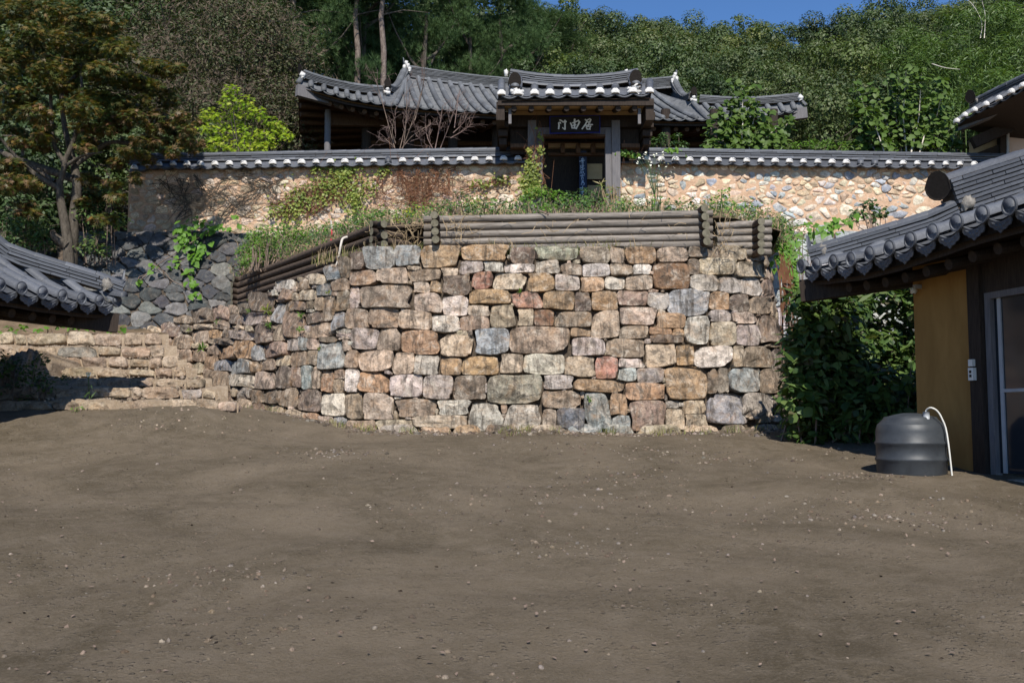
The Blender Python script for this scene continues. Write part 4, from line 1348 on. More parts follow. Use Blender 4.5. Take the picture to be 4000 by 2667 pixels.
# roof
g_e = [(1959, 370), (2023, 369), (2088, 368), (2148, 368), (2214, 365), (2278, 365), (2343, 363), (2404, 364), (2473, 361), (2537, 361)]
GE = 19.95
gz = lambda x: P(x, 346 - 14 * ((x - 2240) / 255.0) ** 2, GD + 0.35)
roof_g = MB()
ea = [P(x, y + 7, GE + 0.02) for x, y in g_e]; ta = [np.array([e[0] * (GD + 0.35) / GE, GD + 0.35, gz(g_e[i][0])[2] + 0.0]) for i, e in enumerate(ea)]
ba = [t + (t - e) * [0, 1, 0] + [0, 0, e[2] - t[2]] for t, e in zip(ta, ea)]
n = len(ea)
roof_g.add(np.array(ea + ta + ba) - [0, 0, 0.02], [(k * n + i, k * n + i + 1, (k + 1) * n + i + 1, (k + 1) * n + i) for k in range(2) for i in range(n - 1)])
roof_g.add(np.array(ea + ta + ba) - [0, 0, 0.09], [(k * n + i, (k + 1) * n + i, (k + 1) * n + i + 1, k * n + i + 1) for k in range(2) for i in range(n - 1)], 1)
roof_go = roof_g.obj("roof", [MAT["roof_tile"], MAT["dark_wood"]], gate)
rt, pe, dr = Pieces(roof_go, "round_tile", MAT["roof_tile"]), Pieces(roof_go, "plastered_tile_end", MAT["lime_plaster"], False), Pieces(roof_go, "drip_tile", MAT["roof_tile"])
pans = MB()
for i, (x, y) in enumerate(g_e):
    e = P(x, y, GE); tp_ = ta[i] + [0, 0, 0.05]
    tile_column(rt, tp_, e, 0.085, 0.3, sag=0.05)
    tile_column(rt, tp_, ba[i] + [0, 0, 0.08], 0.085, 0.3, sag=0.05)
    k = random.uniform(.95, 1.08)
    pe.add(T_END, frame(e + [0, 0, 0.012], (1, 0, 0), (0, -1, 0), (0, 0, 1), (-0.088 * k, 0.065, 0.088 * k)))
    if i + 1 < n:
        f = P(*g_e[i + 1], GE)
        w = np.linalg.norm(f - e)
        dr.add(T_DRIP, frame((e + f) / 2, unit(f - e), (0, -1, 0), (0, 0, 1), (w, 0.3, w * 0.6)))
        pan_strip(pans, e, f, tp_, ta[i + 1] + [0, 0, .05], 8, 0.05, 0.05)
rt.finish(); pe.finish(); dr.finish()
o = pans.obj("pan_tiles", MAT["roof_tile"], roof_go, True); o['kind'] = 'stuff'
rg = [gz(x) + [0, 0, 0.0] for x in np.linspace(1985, 2500, 24)]
rg = [np.array([p[0], GD + 0.35, P(x, 350 - 26 * ((x - 2240) / 260.0) ** 2, GD + 0.35)[2]]) for p, x in zip(rg, np.linspace(1985, 2500, 24))]
ridge(roof_go, rg, 4, 0.26, 0.043, 0.3, 0.09, 0.085, gap=0.019)
for x, yb, s_ in ((2012, 336, -1), (2484, 326, 1)):      # verge ridges that run down to the eave and their crest tiles
    a, b = P(x - s_ * 6, yb - 22, GD + 0.2), P(x, yb + 22, GE + 0.12)
    ridge(roof_go, [a, (a + b) / 2 - [0, 0, 0.03], b], 2, 0.26, 0.05, 0.25, 0.1, None, names=("verge_tile", "verge_cap"))
    crest(roof_go, "crest_tile", "sign_black", P(x, yb + 8, GE + 0.04), (0, -1, 0), 0.33, 0.31)
    for dx, dy, r in ((-6, 22, .075), (8, 34, .07), (s_ * -26, 22, .06), (s_ * -26, 34, .05), (0, 14, .1)):
        lump(roof_go, "plaster_lump", "lime_plaster", P(x + dx, yb + dy, GE + 0.14), r, (1, .8, .8), int(x + dx))
    lump(roof_go, "plaster_lump", "lime_plaster", P(1978 if s_ < 0 else 2448, 285, GD + .34), 0.05, (1, 1, 1.7), 3)
MB().abox(P(1944, 0, GE + .05)[0], P(2550, 0, GE + .05)[0], GE + 0.06, GE + 0.11, P(0, 408, GE)[2], P(0, 382, GE)[2]).obj("fascia_board", MAT["dark_wood"], roof_go)
for x in (1955, 2537):
    MB().abox(P(x - 16, 0, GE)[0], P(x + 16, 0, GE)[0], GE + 0.12, GD + 1.4, P(0, 462, GE)[2], P(0, 388, GE)[2] - 0.02).obj("gable_board", MAT["dark_wood"], roof_go)
    MB().abox(P(1992 if x < 2000 else 2498, 0, GE)[0] - .03, P(1992 if x < 2000 else 2498, 0, GE)[0] + .03, GE + .2, GE + .26, P(0, 472, GE)[2], P(0, 412, GE)[2]).obj("gable_strut", MAT["weathered_post"], roof_go)
MB().add([P(1960, 412, GE + .2), P(2534, 412, GE + .2), P(2520, 432, GD + .1), P(1975, 432, GD + .1)], [(0, 1, 2, 3)]).obj("eave_plaster", MAT["cream_plaster"], roof_go)
MB().add([P(1975, 433, GD + .06), P(2520, 433, GD + .06), P(2520, 450, GD + .05), P(1975, 450, GD + .05)], [(0, 1, 2, 3)]).obj("plaster_band", MAT["cream_plaster"], roof_go)
for x in (2008, 2076, 2145, 2214, 2280, 2347, 2416, 2480):
    a = P(x, 424, GE + 0.12); b = np.array([a[0], GD + 0.4, a[2] + 0.28])
    link("rafter", MB().tube([a, b], 0.058, 10).mesh("rafter", MAT["dark_wood"], False), roof_go)
MB().abox(gp(2140, 0, 21.6)[0], gp(2358, 0, 21.6)[0], 21.6, 21.7, P(0, 577, 21.6)[2], P(0, 560, 21.6)[2]).obj("inner_plaster", MAT["cream_plaster"], gate)
MB().abox(gp(2140, 0, 21.5)[0], gp(2358, 0, 21.5)[0], 21.5, 21.62, P(0, 606, 21.5)[2], P(0, 597, 21.5)[2]).obj("inner_beam", MAT["brown_wood"], gate)
for x in (2196, 2256, 2314):
    MB().abox(gp(x - 8, 0, 21.4)[0], gp(x + 8, 0, 21.4)[0], 21.4, 21.7, P(0, 602, 21.5)[2], P(0, 566, 21.5)[2]).obj("inner_rafter", MAT["brown_wood"], gate)
# the name board
sign = thing("name_board", P(2245, 488, GD - 0.1), "black name board with three grey characters and blue rim above the gate", "sign board")
bl, br, tl, tr = P(2148, 522, GD - 0.1), P(2343, 518, GD - 0.1), P(2148, 456, GD - 0.19), P(2343, 451, GD - 0.19)
bx, bz = unit(br - bl), unit(tl - bl)
bn = unit(np.cross(bx, bz))
if bn[1] > 0: bn = -bn
wB, hB = np.linalg.norm(br - bl), np.linalg.norm(tl - bl)
cB = (bl + br + tl + tr) / 4
MB().box(cB - bn * 0.015, bx * wB / 2, bz * hB / 2, bn * 0.015).obj("board", MAT["sign_black"], sign)
for c, hx, hz in ((cB + bz * hB / 2, wB / 2 + .01, .008), (cB - bz * hB / 2, wB / 2 + .01, .011), (cB + bx * wB / 2, .008, hB / 2 - .012), (cB - bx * wB / 2, .008, hB / 2 - .012)):
    MB().box(c + bn * 0.004, bx * hx, bz * hz, bn * 0.014).obj("rim", MAT["sign_blue"], sign)


def strokes(name, parent, mat, lines, to3, nrm, k, thick=0.004):
    """Brush strokes: polylines with a width, drawn as slightly raised ribbons with rounded joints."""
    m = MB()
    for li, (w, pts) in enumerate(lines):
        z = thick + 0.0006 * li
        pts = [np.array(p, float) for p in pts]
        for a, b in zip(pts[:-1], pts[1:]):
            d = unit(np.append(b - a, 0))[:2]; nn = np.array([-d[1], d[0]]) * w / 2
            q = [a - d * w * .22 + nn * .9, b + d * w * .25 + nn * .75, b + d * w * .25 - nn * .75, a - d * w * .22 - nn * .9]
            m.add([to3(*p) + nrm * z for p in q], [(0, 1, 2, 3)])
            z += 0.0002
        for p in pts:
            m.add([to3(p[0] + w * .46 * math.cos(t), p[1] + w * .46 * math.sin(t)) + nrm * (z + .0001) for t in np.linspace(0, 6.283, 9)[:-1]], [tuple(range(8))])
            z += 0.0002
    return m.obj(name, MAT[mat], parent)


s3 = lambda u, v: tl + bx * ((u + 23) / 2293.0 * wB) - bz * ((v - 165 + (u - 1150) * 0.02) / 775.0 * hB)
strokes("character", sign, "letter_grey", [(82, [(385, 480), (395, 600), (380, 735)]), (62, [(435, 350), (500, 370), (590, 445)]), (56, [(440, 450), (470, 495)]), (62, [(590, 440), (665, 385)]), (88, [(670, 385), (670, 760)]), (70, [(660, 370), (720, 425)]), (56, [(655, 780), (560, 700)])], s3, bn, 1)
strokes("character", sign, "letter_grey", [(74, [(930, 490), (975, 600), (995, 710)]), (68, [(990, 710), (1190, 725)]), (84, [(1280, 375), (1335, 440), (1185, 735)]), (70, [(1030, 478), (1270, 380)]), (92, [(1110, 320), (1110, 690)]), (62, [(1030, 600), (1165, 565)])], s3, bn, 1)
strokes("character", sign, "letter_grey", [(66, [(1600, 330), (1650, 370), (1800, 295), (1860, 340)]), (66, [(1860, 340), (1790, 430)]), (60, [(1690, 440), (1830, 440)]), (74, [(1680, 400), (1600, 560), (1460, 745)]), (66, [(1640, 605), (1800, 550), (1925, 560)]), (66, [(1770, 480), (1730, 640)]), (60, [(1645, 660), (1680, 765)]), (60, [(1680, 765), (1825, 770)]), (62, [(1700, 655), (1850, 625), (1790, 760)])], s3, bn, 1)

# ------------------------------------------------------------------ main hall behind the wall
HE = lambda x: 26.6 + (x - 1166) / 1584.0 * 1.8
hall = thing("main_hall", P(2150, 640, 30), "large old wooden hall with sweeping grey hip and gable roof behind the gate", "hall")
he = [(1150, 318), (1166, 324), (1265, 352), (1357, 378), (1451, 394), (1543, 408), (1735, 423), (1923, 433), (2200, 448), (2528, 459), (2701, 463), (2760, 462), (2900, 455), (3020, 443), (3110, 425), (3152, 412)]
hey = lambda x: float(np.interp(x, [a for a, b in he], [b for a, b in he]))
hxs = [1166, 1214, 1265, 1314, 1357, 1403, 1451, 1497]
x = 1543
while x < 3150:
    hxs.append(x); x += 47.3 - (x - 1543) * 0.0035
HEp = np.array([P(x, hey(x), HE(x)) for x in hxs])
rl, rr = P(1585, 303, 30.7), P(2632, 345, 32.5)
gl, gr = P(1513, 372, 28.3), P(2706, 402, 29.6)
cl_, cr_ = P(1172, 306, 26.75), P(3135, 395, 28.9)
ridge_line = np.array([np.append((rl + (rr - rl) * t)[:2], 0) + [0, 0, np.interp(t, [0, .5, 1], [rl[2], min(rl[2], rr[2]) - 0.28, rr[2]]) - 0.0 + 0.0] for t in np.linspace(0, 1, 20)])
for k, t in enumerate(np.linspace(0, 1, 20)):
    ridge_line[k, 2] = rl[2] * (1 - t) + rr[2] * t - 0.3 * 4 * t * (1 - t)
rdir = unit((rr - rl) * [1, 1, 0]); hfwd = np.array([rdir[1], -rdir[0], 0])
deck, pans = MB(), MB()
nh = len(HEp)
roof_ho = MB().add(np.concatenate([HEp - [0, 0, .12], HEp - hfwd * 1.2 - [0, 0, .02]]), [(i, i + 1, nh + i + 1, nh + i) for i in range(nh - 1)]).obj("roof", MAT["dark_wood"], hall)
rt, dr = Pieces(roof_ho, "round_tile", MAT["old_roof_tile"]), Pieces(roof_ho, "drip_tile", MAT["old_roof_tile"])
tops, sags = [], []
for e in HEp:
    u = np.dot(e - rl, rdir) / np.linalg.norm((rr - rl) * [1, 1, 0])
    ul = np.dot(gl - rl, rdir) / np.linalg.norm((rr - rl) * [1, 1, 0]); ur = np.dot(gr - rl, rdir) / np.linalg.norm((rr - rl) * [1, 1, 0])
    if u < ul + 0.005:
        uc = np.dot(cl_ - rl, rdir) / np.linalg.norm((rr - rl) * [1, 1, 0])
        f = np.clip((u - uc) / (ul - uc), 0.02, 1); tops.append(cl_ + (gl - cl_) * f - [0, 0, .12 * 4 * f * (1 - f)]); sags.append(0.03)
    elif u > ur - 0.005:
        uc = np.dot(cr_ - rl, rdir) / np.linalg.norm((rr - rl) * [1, 1, 0])
        f = np.clip((u - uc) / (ur - uc), 0.02, 1); tops.append(cr_ + (gr - cr_) * f - [0, 0, .12 * 4 * f * (1 - f)]); sags.append(0.03)
    else:
        t = np.clip(u, 0, 1)
        q = rl + (rr - rl) * t; q = np.array([q[0], q[1], np.interp(t, np.linspace(0, 1, 20), ridge_line[:, 2])]); tops.append(q + hfwd * 0.1); sags.append(0.1)
for i, (e, t_) in enumerate(zip(HEp, tops)):
    tile_column(rt, t_ + [0, 0, .03], e, 0.08, 0.34, sag=sags[i])
    if i + 1 < len(HEp):
        f = HEp[i + 1]; w = np.linalg.norm(f - e)
        dr.add(T_DRIP, frame((e + f) / 2 - [0, 0, 0.0], unit(f - e), hfwd, (0, 0, 1), (w, 0.3, w * 0.55)))
        nn = max(2, int(np.linalg.norm(e - t_) / 0.13))
        pan_strip(pans, e, f, t_ + [0, 0, .02], tops[i + 1] + [0, 0, .02], nn, 0.05, min(sags[i], sags[i + 1]), 0.02)
rt.finish(); dr.finish()
o = pans.obj("pan_tiles", MAT["old_roof_tile"], roof_ho, True); o['kind'] = 'stuff'
# back slope and soffit
bkl, bkr = cl_ + hfwd * -8.5, cr_ + hfwd * -8.5
deck.add([rl, rr, gr - hfwd * 6, gl - hfwd * 6, bkl, bkr, gl, gr, cl_, cr_], [(0, 1, 2, 3), (3, 2, 5, 4), (0, 3, 6), (1, 7, 2), (8, 6, 3, 4), (9, 5, 2, 7)])
deck.obj("back_slope", MAT["old_roof_tile"], roof_ho)
ridge(roof_ho, ridge_line - [0, 0, .04], 7, 0.3, 0.042, 0.33, 0.09, 0.09, "old_roof_tile", 0.021, 200)
for a, b, s_ in ((rl, gl, -1), (rr, gr, 1)):
    pts = [a + [0, 0, .12] + (b - a) * t - np.array([0, 0, 0.28 * 4 * t * (1 - t)]) for t in np.linspace(0.02, 1, 8)]
    ridge(roof_ho, pts, 4, 0.26, 0.045, 0.3, 0.1, None, "old_roof_tile", names=("gable_ridge_tile", "gable_ridge_cap"))
    crest(roof_ho, "crest_tile", "sign_black", pts[-1] + hfwd * 0.12 + [0, 0, .1], hfwd, 0.24, 0.24)
    for k, (d, r) in enumerate((((0, 0, .02), .07), ((.02, -.05, -.1), .075), ((-.07, 0, -.05), .06))):
        lump(roof_ho, "plaster_lump", "lime_plaster", pts[-1] + hfwd * 0.1 + np.array(d), r, (1, .8, .7), k + 40)
    top_ = a + [0, 0, .42]
    for k, d in enumerate(((0, 0, 0), (.06 * -s_, -.08, -.12), (.12 * -s_, -.16, -.25), (-.05 * -s_, -.05, -.16))):
        lump(roof_ho, "plaster_lump", "lime_plaster", top_ + np.array(d) + hfwd * .14, 0.055, (1, 1, 1.5), k + 50)
    crest(roof_ho, "end_crest", "old_roof_tile", a + rdir * s_ * 0.08 + [0, 0, .3], rdir * s_, 0.34, 0.28)
for c, g, s_ in ((cl_, gl, -1), (cr_, gr, 1)):
    pts = [g + (c - g) * t - np.array([0, 0, 0.12 * 4 * t * (1 - t)]) for t in np.linspace(0.06, 0.97, 8)]
    ridge(roof_ho, pts, 5, 0.24, 0.042, 0.3, 0.095, None, "old_roof_tile", names=("hip_ridge_tile", "hip_ridge_cap"))
    dd = unit((c - g) * [1, 1, 0])
    crest(roof_ho, "crest_tile", "sign_black", pts[-1] + dd * 0.1 + [0, 0, .12], dd, 0.3, 0.3)
    lump(roof_ho, "plaster_lump", "lime_plaster", pts[-1] + hfwd * 0.1 + [-.0, 0, .08], 0.08, (1, 1, 1.2), 60)
    # side eave of the hip end: round tile ends seen from the side, corner rafter
    e0 = HEp[0] if s_ < 0 else HEp[-1]
    link("corner_rafter", MB().beam(e0 + dd * 0.05 - [0, 0, .22], e0 - dd * 3.5 - [0, 0, .45], 0.17, 0.32).mesh("corner_rafter", MAT["weathered_post"]), roof_ho)
    for k in range(5):
        q = e0 - hfwd * (0.28 + 0.32 * k) + rdir * s_ * (-0.03 * k)
        link("round_tile", MB().add(T_ROUND[0], T_ROUND[1]).mesh("round_tile", MAT["old_roof_tile"], True), roof_ho, frame(q - rdir * s_ * .5 + [0, 0, .1 - .05 * k], hfwd * -s_, rdir * s_, (0, 0, 1), (.088, .5, .088)))
# soffit: rafters and boarding
rf = Pieces(roof_ho, "rafter", MAT["brown_wood"], False)
for i in range(0, len(HEp) - 1):
    e = (HEp[i] + HEp[i + 1]) / 2 + hfwd * -0.3 - [0, 0, .24]
    fan = 0.0
    if i < 7: fan = (7 - i) * 0.22
    if i > len(HEp) - 9: fan = -(i - (len(HEp) - 9)) * 0.22
    b = e - hfwd * (3.0) + rdir * fan * 1.2 + [0, 0, .55]
    y = unit(b - e); xx = unit(np.cross(y, (0, 0, 1)))
    n8 = 8
    tpl = (np.array([(math.cos(2 * math.pi * k / n8), yy_, math.sin(2 * math.pi * k / n8)) for yy_ in (0, 1) for k in range(n8)]),
           [(k, (k + 1) % n8, n8 + (k + 1) % n8, n8 + k) for k in range(n8)] + [tuple(reversed(range(n8)))], "rafter")
    rf.add(tpl, frame(e, xx, y, np.cross(xx, y), (.07, np.linalg.norm(b - e), .07)))
rf.finish()
n = len(HEp)
sof = np.concatenate([HEp - [0, 0, .13], HEp - hfwd * 3.2 + [0, 0, .35]])
MB().add(sof, [(i, n + i, n + i + 1, i + 1) for i in range(n - 1)]).obj("soffit", MAT["cream_plaster"], roof_ho)
MB().add(np.concatenate([HEp - [0, 0, .2] - hfwd * .1, HEp - [0, 0, .09] - hfwd * .1]), [(i, n + i, n + i + 1, i + 1) for i in range(n - 1)]).obj("eave_board", MAT["dark_wood"], roof_ho)
# side wing soffit with fanning rafters on the left
side_b = HEp[0] - hfwd * 8
MB().add([HEp[0] - [0, 0, .15], side_b - [0, 0, 1.2], side_b + rdir * 3.0 - [0, 0, .7], HEp[0] + rdir * 3.0 - hfwd * 3 - [0, 0, .05]], [(0, 1, 2, 3)]).obj("soffit", MAT["brown_wood"], roof_ho)
for k in range(13):
    e = HEp[0] - hfwd * (0.3 + 0.55 * k) - [0, 0, .26 + .08 * k]
    link("side_rafter", MB().tube([e + rdir * 0.05 - [0, 0, .02], e + rdir * 2.6 - hfwd * max(0, 1.4 - .3 * k) + [0, 0, .25]], 0.075, 8).mesh("side_rafter", MAT["brown_wood"]), roof_ho)
zf = 4.9
def hcol(name, x, d, r, mat, y0=430):
    a = P(x, y0, d)
    return MB().tube([[a[0], d, zf], [a[0], d, a[2]]], r, 12).obj(name, MAT[mat], hall)
for x in (1281, 1432, 1600, 1770, 1940, 2275, 2600, 2790, 3020):
    hcol("column", x, 30.25 if x == 2275 else 28.6 if x != 1281 else 27.8, 0.14 if x != 1281 else .09, "dark_wood" if x != 1281 else "weathered_post")
wl, wr = P(1425, 480, 29.6), P(2940, 480, 31.2)
MB().add([[wl[0], wl[1], zf], [wr[0], wr[1], zf], [wr[0], wr[1], wr[2] - 0.15], [wl[0], wl[1], wl[2] - 0.15]], [(0, 1, 2, 3)]).obj("wall", MAT["dark_wood"], hall)
MB().add([[wl[0], wl[1] + .01, zf], [wl[0] , wl[1] + 5, zf], [wl[0], wl[1] + 5, wl[2] - .15], [wl[0], wl[1] + .01, wl[2] - .15]], [(0, 1, 2, 3)]).obj("wall", MAT["dark_wood"], hall)
MB().beam(P(1290, 470, 28.2), P(2950, 492, 30.0), 0.16, 0.34).obj("beam", MAT["brown_wood"], hall)
MB().beam(P(1425, 560, 29.5), P(2900, 565, 31.0), 0.1, 0.12).obj("rail", MAT["brown_wood"], hall)
for x0, x1, ya, yb in ((2292, 2352, 640, 700), (2296, 2352, 724, 780)):
    a, b = P(x0, yb, 30.4), P(x1, ya, 30.4)
    MB().abox(a[0], b[0], 30.4, 30.45, a[2], b[2]).obj("wall_panel", MAT["cream_plaster"], hall)
fl = MB().abox(P(1290, 0, 28)[0], P(2990, 0, 30)[0], 27.2, 35, zf - 1.3, zf).obj("plinth", MAT["dark_wood"], hall)
# long vertical plaque on the hall's middle column
pq = thing("column_plaque", P(2276, 760, 30.0), "tall dark plaque tinted blue by skylight with pale vertical characters seen through the gate doorway", "plaque")
a, b = P(2263, 780, 30.05), P(2291, 590, 30.05)
MB().abox(a[0], b[0], 30.05, 30.1, a[2], b[2]).obj("board", MAT["plaque_skylit"], pq)
p3 = lambda u, v: P(2240 + u / 8.71, 580 + v / 8.71, 30.03)
C6 = [[(28, [(212, 440), (378, 410)]), (24, [(280, 350), (270, 400)]), (26, [(320, 320), (302, 440)]), (20, [(350, 350), (345, 385)]), (16, [(290, 452), (290, 520)]), (15, [(290, 452), (335, 452), (335, 520)]), (13, [(290, 486), (335, 486)]), (15, [(290, 518), (335, 518)])],
      [(16, [(238, 590), (265, 575), (240, 630), (268, 640), (232, 690)]), (20, [(262, 645), (305, 690), (378, 685)]), (15, [(288, 572), (350, 570)]), (15, [(285, 605), (360, 597)]), (14, [(290, 640), (345, 632)]), (20, [(320, 542), (318, 668)])],
      [(20, [(245, 742), (345, 732)]), (16, [(295, 715), (290, 760)]), (14, [(252, 772), (222, 860)]), (12, [(262, 800), (300, 792)]), (12, [(256, 830), (292, 828)]), (13, [(275, 800), (270, 868)]), (14, [(312, 790), (352, 782)]), (18, [(322, 812), (384, 878)]), (14, [(345, 792), (308, 860)])],
      [(24, [(240, 930), (364, 915)]), (20, [(300, 893), (300, 930)]), (16, [(272, 964), (335, 960)]), (16, [(275, 998), (275, 1058)]), (16, [(275, 998), (334, 998), (334, 1056)]), (16, [(275, 1056), (334, 1056)])],
      [(20, [(290, 1112), (340, 1092)]), (18, [(335, 1092), (268, 1205)]), (18, [(282, 1152), (345, 1142), (318, 1182), (378, 1182), (368, 1232), (318, 1258)]), (16, [(250, 1222), (292, 1232)])],
      [(22, [(222, 1342), (368, 1350)]), (20, [(310, 1290), (300, 1430)]), (18, [(250, 1402), (338, 1430)])],
      [(20, [(260, 1482), (350, 1480)]), (20, [(302, 1452), (300, 1560)])]]
for ch in C6:
    strokes("character", pq, "letter_skylit", ch, p3, np.array([0, -1, 0]), 1, 0.003)
# low rear wall coping glimpsed left of the hall
rear = thing("rear_wall", P(1130, 640, 32), "stretch of low tiled wall seen under the maple left of the hall", "wall")
a, b = P(1040, 590, 32), P(1232, 588, 32)
MB().abox(a[0], b[0], 32, 32.4, a[2] - 1.5, a[2] - .1).obj("wall_body", MAT["clay"], rear)
ridge(rear, [a + [0, .2, -.05], b + [0, .2, -.05]], 2, .3, .05, .3, .09, .08)
pe = Pieces(rear, "plastered_tile_end", MAT["lime_plaster"], False)
for k in range(9):
    pe.add(T_END, frame(P(1050 + 21 * k, 597, 31.8), (1, 0, 0), (0, -1, 0), (0, 0, 1), (-.08, .07, .075)))
pe.finish()
# ------------------------------------------------------------------ houses in the foreground, left and right
def eave_house(name, label, E0, e, up, discs, hdir, hip_z, s_hip, rise, side, n_more, pitch, body_w):
    """Hip-roofed tiled house: an eave that runs from the far corner E0 towards the camera along e (plan), rising along up (plan)."""
    e, up, hdir = unit([e[0], e[1], 0]), unit([up[0], up[1], 0]), unit([hdir[0], hdir[1], 0])
    t = thing(name, [E0[0], E0[1], float(yard_z(E0[0], E0[1]))], label, "house")
    pts = []
    for i, (s, px, y) in enumerate(discs):
        q = E0 * [1, 1, 0] + e * s
        pts.append(np.array([q[0], q[1], P(px, y, q[1])[2]]))
    z_end, s_end = pts[-1][2], discs[-1][0]
    for i in range(1, n_more + 1):
        q = E0 * [1, 1, 0] + e * (s_end + i * pitch); pts.append(np.array([q[0], q[1], z_end]))
    ss_ = [d[0] for d in discs] + [s_end + i * pitch for i in range(1, n_more + 1)]
    top_of, zt = [], []
    for s, p in zip(ss_, pts):
        if s < s_hip:
            tt = s * 1.414
            q = E0 * [1, 1, 0] + hdir * tt; q[2] = np.interp(tt, *hip_z)
        else:
            w = s_hip + 2.6
            q = p + up * w; q[2] = np.interp(s_hip * 1.414, *hip_z) + rise * (w - s_hip)
        top_of.append(q)
    soff = np.concatenate([np.array(pts) - [0, 0, .16], np.array([p + up * 1.6 + [0, 0, .22] for p in pts])])
    n = len(pts)
    roof = MB().add(soff, [(i, i + 1, n + i + 1, n + i) if side > 0 else (i + 1, i, n + i, n + i + 1) for i in range(n - 1)]).obj("roof", MAT["dark_wood"], t)
    rt, fe, dr = Pieces(roof, "round_tile", MAT["roof_tile"]), Pieces(roof, "round_end_tile", MAT["roof_tile"], False), Pieces(roof, "drip_tile", MAT["roof_tile"], False)
    pans = MB()
    r = pitch * 0.25
    for i, p in enumerate(pts):
        tile_column(rt, top_of[i], p - up * .055, r, 0.34, sag=0.07 * min(1, ss_[i]))
        fe.add(T_FLOWER, frame(p - up * 0.055 + [0, 0, .01], e * -side, -up, (0, 0, 1), (r * 1.04, r, r * 1.04)))
        if i + 1 < n:
            q = pts[i + 1]
            w = np.linalg.norm(q - p)
            dr.add(T_TONGUE, frame((p + q) / 2 - up * 0.02 - [0, 0, r * .3], unit(q - p) * -side, unit(-up - np.array([0, 0, 0.25])), (0, 0, 1), (w, w * .7, w * .66)))
            pan_strip(pans, p - [0, 0, .01], q - [0, 0, .01], top_of[i], top_of[i + 1], 10, 0.05, 0.05)
    # far slope beyond the hip
    c = E0 - up * 0 ; far = E0 + up * 4.5
    deck = MB().add([pts[0] - [0, 0, .05], top_of[max(k for k in range(n) if ss_[k] < s_hip)], top_of[-1], top_of[-1] - e * 0.5 + up * 3 - [0, 0, .8], far + [0, 0, .1]], [(0, 1, 2, 3, 4)])
    deck.obj("back_slope", MAT["roof_tile"], roof)
    rt.finish(); fe.finish(); dr.finish()
    o = pans.obj("pan_tiles", MAT["roof_tile"], roof, True); o['kind'] = 'stuff'
    # rafters under the eave, eave board
    MB().add(np.concatenate([np.array(pts) + up * .05 - [0, 0, .05], np.array(pts) + up * .07 - [0, 0, .2]]), [(i, i + 1, n + i + 1, n + i) for i in range(n - 1)]).obj("eave_board", MAT["dark_wood"], roof)
    for i in range(0, n - 1, 1):
        a = (pts[i] + pts[i + 1]) / 2 + up * .22 - [0, 0, .24]
        link("rafter", MB().tube([a, a + up * 1.3 + [0, 0, .28]], .055, 8).mesh("rafter", MAT["dark_wood"]), roof)
    link("corner_rafter", MB().beam(pts[0] - e * 0.1 - [0, 0, .26], pts[0] + hdir * 2.0 - [0, 0, .1], .14, .24).mesh("corner_rafter", MAT["dark_wood"]), roof)
    return t, roof, pts, top_of, e, up, hdir


E0 = P(3149, 1044, 11.0)
yl = [1044, 1038, 1027, 1018, 997, 975, 943, 912, 875, 843, 811]
xl = [3149, 3212, 3281, 3341, 3410, 3485, 3568, 3660, 3766, 3878, 3990]
hz = ([0, .3, 1.37, 1.54, 3], [1.74, 1.80, 2.03, 2.1, 2.75])
hr, roof_r, pr, tr_, er_, ur_, hd_ = eave_house("tiled_house", "ochre walled house with dark flower tipped roof tiles in the right foreground", E0, (.27, -.963), (.963, .27),
    [(.31 * i, x, y) for i, (x, y) in enumerate(zip(xl, yl))], (.87, -.49), hz, 1.09, .41, 1, 7, .31, .7)
hp = [E0 * [1, 1, 0] + hd_ * t + [0, 0, np.interp(t, *hz) - .02] for t in np.linspace(.08, 1.62, 9)]
ridge(roof_r, hp, 4, .2, .042, .34, .085, .0, gap=.012, names=("hip_ridge_tile", "hip_ridge_cap"))
J = hp[-1] - hd_ * .1
dp = [J + ur_ * u + [0, 0, -.02 + .34 * u] for u in np.linspace(0.02, 2.6, 10)]
ridge(roof_r, [p + [0, 0, .02] for p in dp], 9, .24, .045, .36, .1, .0, gap=.012, names=("gable_ridge_tile", "gable_ridge_cap"))
crest(roof_r, "crest_tile", "sign_black", dp[0] - ur_ * .2 - er_ * .0 + [0, 0, .2], (-ur_[0], -ur_[1] - .35, 0), .31, .34)
lump(roof_r, "mortar_lump", "grey_mortar", dp[0] + ur_ * .06 + er_ * .13 + [0, 0, .16], .075, (1, 1, 1.2), 71)
crest(roof_r, "end_crest", "roof_tile", hp[0] - hd_ * .05 + [0, 0, .1], (-hd_[0], -hd_[1], 0), .25, .2)
lump(roof_r, "mortar_lump", "grey_mortar", P(3222, 978, 10.88), .085, (.9, .9, 1.1), 72)
# walls under the right roof
W = lambda s, z, w=.7: np.array([*(E0[:2] + er_[:2] * s + ur_[:2] * w), z])
zg = float(yard_z(4.4, 9.6)) - .1


def slab(name, s0, s1, z0, z1, mat, w0=.7, th=.08, parent=None):
    c = (W(s0, z0, w0) + W(s1, z1, w0)) / 2 + ur_ * th / 2
    return MB().box(c, er_ * abs(s1 - s0) / 2, ur_ * th / 2, (0, 0, abs(z1 - z0) / 2)).obj(name, MAT[mat], parent or hr)


